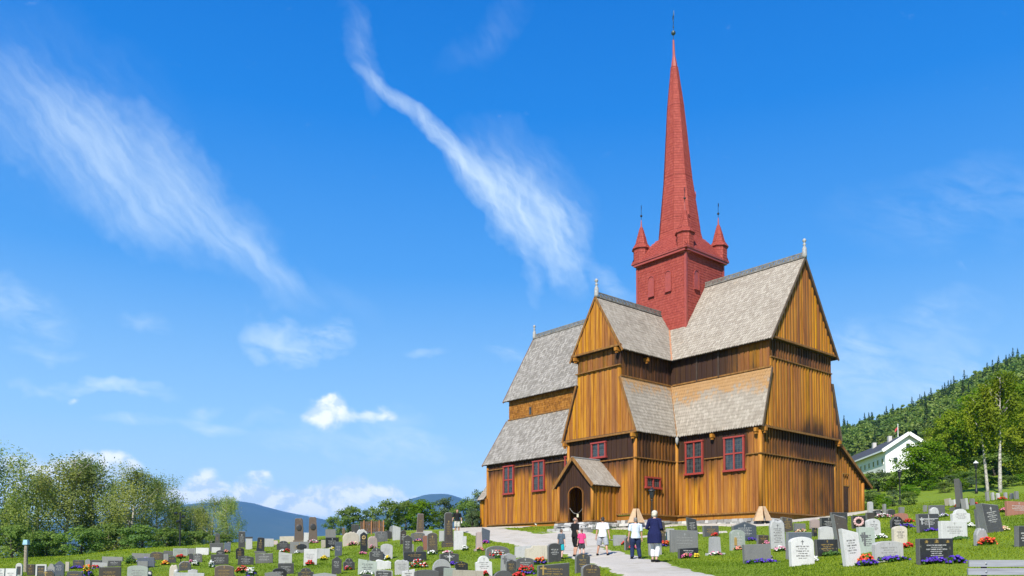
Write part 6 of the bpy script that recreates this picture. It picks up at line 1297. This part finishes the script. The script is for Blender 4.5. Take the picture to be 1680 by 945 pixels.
for a in [
 (115,137,928,933,['purple'],'purple flower bed in front of a dark wide headstone on the left'), (137,152,926,945,['yellow','orange','purple'],'orange and yellow flower pot with a purple rim at the bottom left'), (153,163,927,934,['red','purple'],'small red and purple flowers left of the wide dark brown headstone'),
 (175,184,934,950,['yellow'],'yellow green plant in front of the wide dark brown headstone'), (226,253,914,926,['lavender'],'lavender flowers over a blue grey headstone'), (207,222,912,925,['green'],'bright green small bush left of the lavender flowers'),
 (266,277,919,927,['orange','yellow'],'orange and yellow flowers below the small dark arched headstone'), (291,301,912,917,['red'],'bunch of red flowers on a torch stand'), (312,317,918,924,['pink'],'small pink flowers beside the grey arched headstone'), (317,326,919,928,['white'],'white flowers in green leaves below the grey arched headstone'),
 (353,385,940,948,['purple'],'purple flowers at the foot of the brown arched headstone'), (388,408,927,940,['red','salmon'],'bright red flower bunch below the dark pointed wide headstone'), (404,420,931,946,['white','purple'],'white and purple flowers right of the bright red bunch'), (344,351,919,932,['white'],'white flowers left of the wide dark grey headstone'),
 (368,376,902,908,['salmon'],'salmon flowers beside the leaning blue grey slab'), (467,476,900,906,['red'],'red flowers beside the dark ornate headstone'), (460,467,901,906,['white'],'white flowers left of the red ones by the ornate headstone'), (485,491,904,908.5,['white'],'small white flowers at the gold plaque'), (507,522,885,892,['white','pink'],'pale flowers at the foot of the right brown obelisk'),
 (502,515,919,927.5,['red'],'red flowers in front of the white upright headstone'), (527,537,911,919,['yellow'],'yellow green plant before the pale grey wide headstone'), (541,548,896,904,['white','yellow'],'pale yellow flowers beside the tall narrow grey slab'), (567,577,927,935,['red','pink'],'red flowers below the carved crest headstone'),
 (571,590,888,896,['pink','cream'],'pink and cream flowers before the large mottled rock'), (590,602,905,910,['pink'],'pink flowers at the foot of the narrow black slab'), (607,616,894,900,['pink'],'pink flowers before the pinkish white stone'), (632,640,911,918,['white','yellow'],'small pale flowers at the white headstone'),
 (679,695,884,889.5,['purple','salmon'],'purple and pink flowers at the foot of the grey brown obelisk'), (702,718,903,910,['white'],'white flowers before the dark brown gold lettered headstone'), (737,753,921,928,['purple'],'purple flowers below the dark stone with a white cross'), (672,701,917,933,['white','red'],'big white flower bunch with red in the middle'), (592,612,936,943,['white'],'white flowers before the pale green headstone'),
 (727,743,903,908,['white','pink'],'small white and pink flowers before the tallest obelisk'), (758,768,894,903,['white'],'white flowers right of the white upright headstone'), (791,803,886,893,['purple','magenta'],'purple flowers before the dark leaning slab by the path'), (783,794,897,904.5,['salmon'],'pink flowers at the pinkish pillar stone'),
 (798,833,903,917,['white','white','red'],'white flowers with some red before the wide grey arched headstone'), (847,880,927,942,['red','purple'],'red flowers over blue in front of a dark grey headstone'), (876,897,914,926,['orange','purple'],'orange red flowers beside the cream stepped slab'), (841,862,938,948,['red'],'red flowers at the bottom edge before the grey rounded headstone'), (791,801,937,945,['red'],'small red flowers left of the grey rounded headstone, at the bottom edge'),
 (893,913,941,949,['magenta'],'magenta flowers at the bottom of the widest dark headstone'), (962,985,937,950,['yellow'],'bright yellow flower bunch beside the path'), (1084,1098,887,897,['red','orange','purple'],'red and orange flowers right of the woman in navy'), (1019,1028,888,894,['red'],'red flowers before the low pale headstone'), (1031,1044,893,902,['red','pink'],'red flowers behind the man in navy trousers'),
 (1118,1136,907,916,['salmon','magenta'],'salmon flowers before the low black slanted headstone'), (1136,1147,908,916,['yellow'],'yellow flowers right of the salmon ones'), (1120,1136,891,899,['yellow'],'yellow flowers between the broad grey and the low black headstone'), (1163,1183,904,911.5,['pink','white'],'pink flowers at the foot of the white pillar stone'),
 (1204,1219,896,903.5,['salmon'],'salmon flowers before the pale arched headstone'), (1225,1240,882,887.5,['purple'],'purple flowers before the large dark blue pointed headstone'), (1252,1261,887,894,['pink'],'pink flowers above the wide grey headstone'), (1232,1266,904,922,['lavender','pink','white'],'pink and white flowers in front of the wide grey headstone'), (1224,1279,917,925.5,['purple'],'purple flower edging in front of the wide grey headstone'),
 (1271,1290,895,905,['white','pink'],'white and pink flowers at the foot of the tall pale headstone'), (1304,1322,868,874.5,['salmon','cream'],'salmon flowers before the plain grey stone'), (1333,1345,855,864,['salmon'],'red flowers before the pinkish arched headstone'), (1306,1327,911,926,['green'],'blue green plant at the foot of the white cross headstone'), (1327,1340,912,923,['white'],'small white flowered plant beside the blue green one'), (1350,1378,904,911.5,['green'],'low green plants before the black gold lettered headstone'),
 (1409,1432,908,926,['orange','red'],'orange red flowers right of the white leaning headstone'), (1406,1440,918,927.5,['purple'],'purple flowers right of the white leaning headstone'), (1421,1432,889,900,['salmon'],'salmon red roses at the pale green cross headstone'), (1433,1455,876,884,['white'],'white lilies below the white headstone'),
 (1455,1474,905,915,['red'],'pink red flowers before the wide white headstone'), (1442,1490,912,920,['purple'],'purple flower edging before the wide white headstone'), (1480,1494,890,899,['red'],'red flowers right of the cream upright headstone'), (1484,1498,851,858,['red'],'red flowers beside the black disc headstone'), (1472,1500,859,866.5,['purple'],'purple flower bed below the black disc headstone'),
 (1524,1537,860,868,['red'],'red flowers before the divided dark headstone'), (1515,1540,866,872.5,['purple'],'blue purple flowers before the divided dark headstone'), (1535,1557,907,917,['red'],'bright red flowers before the broad black headstone'), (1513,1550,914,925,['purple'],'purple flower cushion at the left foot of the broad black headstone'), (1552,1578,912,925,['purple'],'purple flower cushion at the right foot of the broad black headstone'),
 (1565,1588,880,886,['green'],'low green plants at the foot of the broad white headstone'), (1603,1632,881,894.5,['red','orange'],'bright red flowers before the rough grey rock stone'), (1636,1653,863,872,['salmon','cream'],'salmon flowers at the foot of the big leaning slab'), (1586,1596,858,865,['white'],'white flowers beside the white shouldered headstone'), (1541,1554,842,848,['lavender','white'],'pale flowers right of the pale pointed rock'),
 (1640,1652,833,840,['red','pink'],'red and pink flowers left of the red brown headstone'), (1660,1674,836,844,['red'],'red flowers before the red brown headstone'), (1566,1573,827,832,['red'],'red flowers at the foot of the tall monolith'), (1637,1650,815,820,['orange','red'],'orange flowers in the farthest row of stones'), (1436,1462,842,850,['white','pink'],'white and pink flowers below the low black stone'), (1590,1602,823,828,['red'],'red flowers in the far rows below the right lamp post')]:
    flowers(*a)
p = ground_at(296, 934); ts = empty('torch_stand', p, label='thin black stand holding a bunch of red flowers', cat='flower stand'); hh = (934-916)/FPX*p.y; b = MB(); b.tube([(0,0,-.05),(0,0,hh)], .018, 6); b.lathe([(.02,hh-.05),(.09,hh+.02),(.09,hh+.03)], (0,0,0), 8); b.build('stand', BLACK, ts)
fo = [o for o in SC.objects if o.get('label') == 'bunch of red flowers on a torch stand'][0]; fo.location = (p.x, p.y, p.z+hh+.02)
p = ground_at(1173, 909.5); fo = flowers(1168, 1177, 876, 882, ['red'], 'red flowers on top of the white pillar stone', dd=p.y); fo.location.z = p.z+(911-881)/FPX*p.y-.02
# ------------------------------------------------------------------ people
SKIN = plain('skin', (.50,.27,.18), .55, var=.06); SKIN2 = plain('fair_skin', (.60,.36,.27), .55, var=.06)
def fabric(name, col, sc=18):
    def f(T):
        co = objco(T); n = T.noise(co, sc, 4, .6); n2 = T.noise(co, 160, 2, .6)
        P(T, Base_Color=T.ramp(n, [(.3, tuple(c*.78 for c in col)), (.7, tuple(min(1, c*1.12) for c in col))]), Roughness=.9, Specular_IOR_Level=.1); bump(T, T.math('ADD', n, T.math('MULTIPLY', n2, .2)), .5, .03)
    return mat(name, f)
def hairmat(name, col):
    def f(T):
        n = T.noise(T.mapping(objco(T), sc=(30, 30, 6)), 1.5, 3, .6); P(T, Base_Color=T.ramp(n, [(.3, tuple(c*.6 for c in col)), (.7, tuple(min(1, c*1.35) for c in col))]), Roughness=.6); bump(T, n, .5, .01)
    return mat(name, f)
def remeshed(B, name, m, parent, vox, smooth=True):
    """union of tapering limbs as ONE continuous surface"""
    me = B.mesh(name+'_raw', True); o = bpy.data.objects.new('tmp', me); COL.objects.link(o)
    md = o.modifiers.new('r', 'REMESH'); md.mode = 'VOXEL'; md.voxel_size = vox; md.use_smooth_shade = True
    sm_ = o.modifiers.new('s', 'SMOOTH'); sm_.iterations = 3; sm_.factor = .45
    dg = bpy.context.evaluated_depsgraph_get(); dg.update(); r = bpy.data.meshes.new_from_object(o.evaluated_get(dg)); bpy.data.objects.remove(o); bpy.data.meshes.remove(me)
    r.name = name; r.materials.clear()
    return link(name, r, m, parent, True)
def ik(a, b, l1, l2, pole):
    a, b = Vector(a), Vector(b); d = b-a; L_ = min(d.length, (l1+l2)*.999); d.normalize(); x = (l1*l1-l2*l2+L_*L_)/(2*L_); h = math.sqrt(max(0, l1*l1-x*x)); pl = Vector(pole); pl = (pl-d*pl.dot(d)); pl = pl.normalized() if pl.length > 1e-4 else Vector((0,1,0))
    return a+d*x+pl*h
def person(label, loc, rz, H, feet, hands, head_yaw=0, head_pitch=0, build=1.0, female=False, skin=SKIN, hair=None, hair_style='short', top=None, sleeve=.5, bottom=None, leg_len=1.0, bottom_loose=1.0, shoes=None, top_len=0.0, top_loose=1.0, shoulders=1.0, lean=0.0, curl=1.0, coat=None):
    """figure facing -y, standing at the origin; sizes are fractions of the standing height H"""
    root = empty('person', loc, rz, label=label, cat='person', group=None)
    s = H; hipz, shz = .515*s, .815*s; hw = .052*s*build; sw = .108*s*build*shoulders*(.94 if female else 1.0)
    cx = lambda z: lean*max(0, z-hipz)
    hip = [Vector((sg*hw, 0, hipz)) for sg in (-1, 1)]; sh = [Vector((sg*sw, -cx(shz), shz)) for sg in (-1, 1)]
    ft = [Vector(f) for f in feet]; ank = [f+Vector((0, .015*s, .045*s)) for f in ft]
    knee = [ik(hip[i], ank[i], .245*s, .235*s, (0, -1, 0)) for i in (0, 1)]
    hd = [Vector(h) for h in hands]; elb = [ik(sh[i], hd[i], .172*s, .155*s, ((-.35 if i == 0 else .35), 1, -.25)) for i in (0, 1)]
    neck = Vector((0, -cx(.84*s)-.002*s, .845*s)); head = Vector((0, -cx(.93*s)-.014*s, .925*s))
    M = Matrix.Translation(head) @ Matrix.Rotation(head_yaw, 4, 'Z') @ Matrix.Rotation(head_pitch, 4, 'X')
    B = MB()
    def hp(x, y, z): return M @ Vector((x*s, y*s, z*s))
    def sphere(c, r, seg=12, ring=8, mm=None):
        n0 = len(B.v); B.blob((0,0,0), r, seg, ring)
        for i in range(n0, len(B.v)): q = Vector(B.v[i]); q = (M.to_3x3() @ q) if mm else q; B.v[i] = tuple(q+Vector(c))
    sphere(hp(0, .004, .012), (.044*s, .055*s, .056*s), mm=1); sphere(hp(0, -.012, -.026), (.034*s, .040*s, .040*s), mm=1)         # skull, jaw
    B.tube([hp(0,-.050,.008), hp(0,-.066,-.014), hp(0,-.055,-.018)], [.006*s,.010*s,.006*s], 6)                                     # nose
    B.tube([hp(-.018,-.049,-.036), hp(0,-.055,-.036), hp(.018,-.049,-.036)], .0055*s, 6)                                             # lips
    for sg in (-1, 1): B.tube([hp(sg*.042,.004,.014), hp(sg*.049,.010,.006), hp(sg*.044,.006,-.016)], [.009*s,.011*s,.007*s], 6)     # ears
    for sg in (-1, 1): B.tube([hp(sg*.008,-.052,.020), hp(sg*.030,-.046,.020)], .006*s, 6)                                           # brow
    B.tube([neck-Vector((0,-.004*s,.035*s)), neck+Vector((0,0,.02*s)), head+Vector((0,.012*s,-.02*s))], [.038*s,.030*s,.031*s], 10)
    # torso
    tw = build
    tor = [(hipz-.02*s, .078, .062), (hipz+.03*s, .080, .064), (.62*s, .072, .056), (.70*s, .082, .062), (.77*s, .088, .060), (.82*s, .074, .050), (.85*s, .036, .034)]
    if female: tor = [(z, a*(1.08 if z < .58*s else .93), b*(1.05 if z < .58*s else .98)) for z, a, b in tor]
    def torso(B, k, z0=0, z1=9, add=0.0): B.tube([Vector((0, -cx(z), z)) for z, a, b in tor if z0 <= z <= z1], [(a*s*tw*k+add, b*s*tw*k+add) for z, a, b in tor if z0 <= z <= z1], 14)
    torso(B, .92)
    for i in (0, 1):
        sg = (-1, 1)[i]
        B.tube([hip[i]+Vector((0,0,.03*s)), hip[i].lerp(knee[i], .35), knee[i], knee[i].lerp(ank[i], .32)+Vector((0,.010*s,0)), ank[i]], [.052*s*tw,.047*s*tw,.031*s,.033*s,.020*s], 10)
        B.tube([ank[i]+Vector((0,.02*s,-.02*s)), ft[i]+Vector((0,-.02*s,.022*s)), ft[i]+Vector((0,-.085*s,.014*s))], [.023*s,.024*s,.016*s], 8)
        B.tube([Vector((0,-cx(shz),shz-.005*s)).lerp(sh[i], .6), sh[i]], [.036*s,.034*s], 8)
        B.tube([sh[i], sh[i].lerp(elb[i], .5), elb[i], elb[i].lerp(hd[i], .35), hd[i]], [.031*s,.028*s,.022*s,.022*s,.014*s], 9)
        # hand: palm, four unequal bent fingers, thumb from the side of the palm
        d = (hd[i]-elb[i]).normalized(); fwd = Vector((0,-1,0)); fwd = (fwd-d*fwd.dot(d)).normalized() if abs(d.y) < .95 else Vector((0,0,1)); side = d.cross(fwd)
        pc = hd[i]+d*.045*s; B.tube([hd[i]-d*.006*s, pc, hd[i]+d*.056*s], [(.013*s,.016*s),(.013*s,.023*s),(.011*s,.022*s)], 8) if False else B.tube([hd[i]-d*.006*s, hd[i]+d*.02*s, hd[i]+d*.055*s], [.015*s,.020*s,.018*s], 8)
        ins = side*(1 if side.x*sg < 0 else -1)
        for k, ln_ in enumerate((.036, .042, .039, .030)):
            b0 = hd[i]+d*.050*s+fwd*(.017-.0115*k)*s; m1 = b0+d*ln_*.55*s+ins*.004*s*curl; e1 = m1+d*ln_*.45*s+ins*.016*s*curl; B.tube([b0-d*.02*s, m1, e1], [.0062*s,.0056*s,.0046*s], 6)
        t0 = hd[i]+d*.012*s+fwd*.014*s; t1 = t0+d*.020*s+fwd*.018*s+ins*.006*s; B.tube([t0, t1, t1+d*.022*s+ins*.006*s], [.0075*s,.007*s,.0055*s], 6)
    body = remeshed(B, 'body', skin, root, .0085)
    eye = MB()
    for sg in (-1, 1): p = hp(sg*.018, -.0495, .010); eye.blob(p, (.0055*s, .004*s, .0035*s), 6, 4)
    eye.build('eyes', BLACK, body)
    # hair
    if hair:
        h = MB(); old = B; 
        def hs(c, r):
            n0 = len(h.v); h.blob((0,0,0), r, 14, 9, .03)
            for i in range(n0, len(h.v)): h.v[i] = tuple((M.to_3x3() @ Vector(h.v[i]))+Vector(c))
        if hair_style == 'short': hs(hp(0, .012, .026), (.047*s, .054*s, .050*s)); hs(hp(0, .030, .0), (.040*s, .034*s, .048*s))
        elif hair_style == 'balding': hs(hp(0, .026, .010), (.0465*s, .042*s, .040*s))
        elif hair_style == 'bob': hs(hp(0, .010, .026), (.056*s, .062*s, .056*s)); hs(hp(0, .022, -.006), (.054*s, .048*s, .055*s))
        elif hair_style == 'tail':
            hs(hp(0, .010, .024), (.048*s, .057*s, .052*s)); h.tube([hp(0,.055,.02), hp(0,.085,-.02), hp(0,.070,-.10)], [.02*s,.024*s,.008*s], 8)
        remeshed(h, 'hair', hair, root, .010)
    # upper garment
    if top:
        g = MB(); zl = hipz-top_len*s; pts = [Vector((0, -cx(z), z)) for z in (zl, hipz+.03*s, .62*s, .70*s, .77*s, .82*s, .848*s)]
        k = top_loose; rad = [(.099*s*k, .080*s*k), (.097*s*k, .078*s*k), (.083*s*k, .066*s*k), (.090*s, .069*s), (.095*s, .067*s), (.080*s, .057*s), (.042*s, .040*s)]
        rad = [(a*tw*(1.05 if female and i < 2 else 1), b*tw) for i, (a, b) in enumerate(rad)]; g.tube(pts, rad, 16)
        for i in (0, 1):
            end = sh[i].lerp(elb[i], min(1, sleeve*2)) if sleeve <= .5 else elb[i].lerp(hd[i], sleeve*2-1)
            chain = [Vector((0,-cx(shz),shz-.008*s)).lerp(sh[i], .5), sh[i]]; rr = [.047*s, .044*s]
            if sleeve > .5: chain += [elb[i]]; rr += [.033*s]
            chain += [end]; rr += [(.043 if sleeve <= .5 else .029)*s]; g.tube(chain, rr, 12)
        remeshed(g, 'top', top, root, .011)
    if coat:
        pass
    if bottom:
        g = MB(); g.tube([Vector((0,0,hipz-.035*s)), Vector((0,0,hipz+.025*s)), Vector((0,0,hipz+.075*s))], [(.086*s*tw,.070*s*tw),(.088*s*tw,.070*s*tw),(.078*s*tw,.062*s*tw)], 14)
        for i in (0, 1):
            k = bottom_loose
            if leg_len > .5: e = knee[i].lerp(ank[i], (leg_len-.5)*2); g.tube([hip[i]+Vector((0,0,-.005*s)), hip[i].lerp(knee[i], .4), knee[i], knee[i].lerp(e, .4)+Vector((0,.006*s,0)), e], [.052*s*tw,.055*s*tw*k,.046*s*k,.046*s*k,.040*s*k], 12)
            else: e = hip[i].lerp(knee[i], leg_len*2); g.tube([hip[i]+Vector((0,0,-.005*s)), hip[i].lerp(knee[i], leg_len), e], [.050*s*tw,.055*s*tw*k,.054*s*k], 12)
        remeshed(g, 'shorts' if leg_len <= .6 else 'trousers', bottom, root, .011)
    if shoes:
        for i in (0, 1):
            g = MB(); g.tube([ft[i]+Vector((0,.045*s,.024*s)), ft[i]+Vector((0,.0,.030*s)), ft[i]+Vector((0,-.06*s,.024*s)), ft[i]+Vector((0,-.105*s,.018*s))], [.024*s,.030*s,.029*s,.018*s], 10); g.tube([ank[i]+Vector((0,.01*s,-.02*s)), ank[i]+Vector((0,.004*s,.008*s))], [.028*s,.025*s], 10); remeshed(g, 'shoe', shoes, root, .009)
    return root, (hd, M)
def stand(x, y, d=None): p = ground_at(x, y) if d is None else on_ground(x, d); p.z = gzu(p.x, p.y)+.03; return p
BLACKC = fabric('black_cotton', (.018,.018,.019)); NAVY = fabric('navy_cotton', (.016,.020,.075)); DENIM = fabric('dark_navy_trousers', (.022,.034,.085))
GREYH = hairmat('grey_hair', (.20,.18,.16)); WHITEH = hairmat('white_hair', (.62,.57,.45)); DARKH = hairmat('dark_hair', (.022,.018,.015)); BROWNH = hairmat('brown_hair', (.10,.055,.03)); SHOE = fabric('black_shoe', (.016,.016,.017)); 
h = 1.78
def scl(pt, y, top): return (y-top)/FPX*pt.y
# man in a pale blue shirt and navy trousers
p = stand(1043, 918); h = scl(p, 918, 849.5); person('man in a pale blue shirt and dark navy trousers, seen from behind', p, math.pi+.12, h, [(-.10*h,0,0),(.085*h,-.02*h,0)], [(-.165*h,-.03*h,.49*h),(.17*h,-.03*h,.485*h)], 0, .05, 1.12, hair=GREYH, top=fabric('pale_blue_shirt', (.62,.70,.80)), sleeve=.42, top_len=.022, top_loose=1.06, bottom=DENIM, leg_len=1.0, bottom_loose=1.14, shoes=SHOE)
# woman in a long navy cardigan and white capri trousers
p = stand(1074, 925); h = scl(p, 925, 840); w_, (hd, M) = person('woman with white hair in a navy cardigan and white capri trousers beside the path', p, math.pi-.75, h, [(-.055*h,.01*h,0),(.065*h,-.045*h,0)], [(-.13*h,-.14*h,.60*h),(.15*h,-.155*h,.64*h)], -.25, .05, 1.10, True, SKIN2, WHITEH, 'bob', NAVY, .72, fabric('white_capri', (.74,.74,.74)), .86, 1.08, SHOE, .15, 1.32, .98, .02)
b = MB(); c = (hd[1]+Vector((0,-.05*h,.02*h))); b.box(c, (.12, .20, .012), Matrix.Rotation(.25, 3, 'X')); b.build('leaflet', plain('white_paper', (.78,.78,.76), .8, var=.02), w_)
# man in a white T-shirt and grey shorts, walking
p = stand(989, 912.5); h = scl(p, 912.5, 849); person('man in a white T-shirt and grey shorts walking on the path with legs apart', p, math.pi-.35, h, [(-.135*h,.03*h,0),(.155*h,-.05*h,0)], [(-.175*h,-.02*h,.49*h),(.175*h,.0,.475*h)], .25, .05, 1.08, hair=DARKH, top=fabric('white_cotton', (.76,.76,.78)), sleeve=.40, top_len=.035, top_loose=1.14, bottom=fabric('grey_cotton_shorts', (.36,.38,.42)), leg_len=.50, bottom_loose=1.22, shoes=SHOE)
# man in black with a child in pink
p = stand(943.5, 913.5); h = scl(p, 913.5, 849); person('balding man in black T-shirt and black shorts beside the girl in pink', p, math.pi-1.0, h, [(-.055*h,.02*h,0),(.06*h,-.03*h,0)], [(-.13*h,-.02*h,.50*h),(.14*h,-.06*h,.49*h)], -.35, .0, 1.0, hair=GREYH, hair_style='balding', top=BLACKC, sleeve=.42, top_len=.02, top_loose=1.08, bottom=BLACKC, leg_len=.52, bottom_loose=1.2, shoes=SHOE)
p = stand(953.5, 914.0); p.y -= .35; p.z = gzu(p.x, p.y)+.03; h = (914-867)/FPX*p.y*1.0; person('girl in a pink T-shirt and dark shorts standing close to the man in black', p, math.pi-.1, h, [(-.07*h,0,0),(.075*h,-.01*h,0)], [(-.15*h,-.03*h,.48*h),(.15*h,-.03*h,.48*h)], .1, .1, .95, True, SKIN2, BROWNH, 'tail', fabric('pink_cotton', (.72,.07,.22)), .42, fabric('dark_grey_shorts', (.06,.06,.07)), .38, 1.15, fabric('sandal_brown', (.10,.06,.04)), .02, 1.1, .92)
# boy in a grey T-shirt and turquoise shorts
p = stand(921, 917); h = (917-868.5)/FPX*p.y; person('boy in a grey blue T-shirt and turquoise shorts walking on the path', p, math.pi-.6, h, [(-.06*h,.06*h,0),(.06*h,-.08*h,0)], [(-.15*h,.0,.47*h),(.15*h,-.03*h,.475*h)], -.1, .25, .92, False, SKIN2, BROWNH, 'short', fabric('grey_blue_cotton', (.095,.125,.16)), .44, fabric('turquoise_shorts', (.02,.36,.42)), .48, 1.22, SHOE, .03, 1.12, .92)
# man in black behind the graves
p = on_ground(750, 57); p.z = gzu(p.x, p.y); h = (H0-837.5)/FPX*57+EYE-p.z; k = max(1.0, h/1.8); h = min(h, 1.84)
w_, (hd, M) = person('man in a black T-shirt and light shorts holding a white cup, before the hedge', Vector((p.x, p.y, (H0-837.5)/FPX*57+EYE-h)), .12, h, [(-.07*h,0,0),(.07*h,0,0)], [(-.20*h,-.03*h,.50*h),(.18*h,-.03*h,.505*h)], .1, .05, 1.1, hair=BROWNH, top=BLACKC, sleeve=.42, top_len=.0, top_loose=1.08, bottom=fabric('light_beige_shorts', (.46,.45,.40)), leg_len=.5, bottom_loose=1.2, shoes=SHOE)
b = MB(); c = hd[1]+Vector((0,-.03*h,-.04*h)); b.lathe([(.035,-.06),(.045,.06)], c, 10); b.build('white_cup', WHITE, w_)

# ------------------------------------------------------------------ grass: short mown blades, longer tufts here and there
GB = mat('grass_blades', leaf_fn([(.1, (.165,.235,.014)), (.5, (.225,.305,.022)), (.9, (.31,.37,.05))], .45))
def on_path(X, Y):
    m = np.zeros(len(X), bool)
    for P2, W2 in PATHS:
        for i in range(0, len(P2), 2): m |= (X-P2[i, 0])**2+(Y-P2[i, 1])**2 < (W2[i]/2+.02)**2
    return m
def build_grass(N=420000):
    q = np.random.default_rng(77); d = 13.5*np.exp(q.random(N)*math.log(62/13.5)); t = q.uniform(-.66, .66, N); X, Y = t*d, d
    inv = CHM.inverted(); lx = inv[0][0]*X+inv[0][1]*Y+inv[0][3]; ly = inv[1][0]*X+inv[1][1]*Y+inv[1][3]
    ok = ~on_path(X, Y) & ~((lx > -21.3*S) & (lx < 12.9*S) & (ly > -7.6*S) & (ly < 11.6*S)) & ~((np.abs(lx) < 4.3*S) & (ly < 0) & (ly > -11.9*S)) & ~((np.abs(lx) < 2.4*S) & (ly < 0) & (ly > -15.2*S))
    X, Y, d = X[ok], Y[ok], d[ok]; n = len(X); Z = gz(X, Y)+und(X, Y)
    patch = .5+.5*np.sin(X*.7+1.7*np.sin(Y*.31))*np.sin(Y*.6+1.1*np.sin(X*.43)); h = (.016+.018*patch+q.exponential(.009, n))*(.8+d/60); w = .004+.00042*d
    a = q.uniform(0, 6.283, n); lean_ = q.uniform(.2, 1.0, n)*h; dx, dy = np.cos(a), np.sin(a)
    p = np.stack([X, Y, Z-.01], 1); s_ = np.stack([-dy*w, dx*w, 0*w], 1); tip = p+np.stack([dx*lean_, dy*lean_, h], 1)
    v = np.stack([p-s_, p+s_, tip], 1).reshape(-1, 3); o = np_mesh('grass', v, np.arange(3*n).reshape(-1, 3), GB); tag(o, 'short mown green grass of the churchyard', 'grass', kind='stuff')
build_grass()
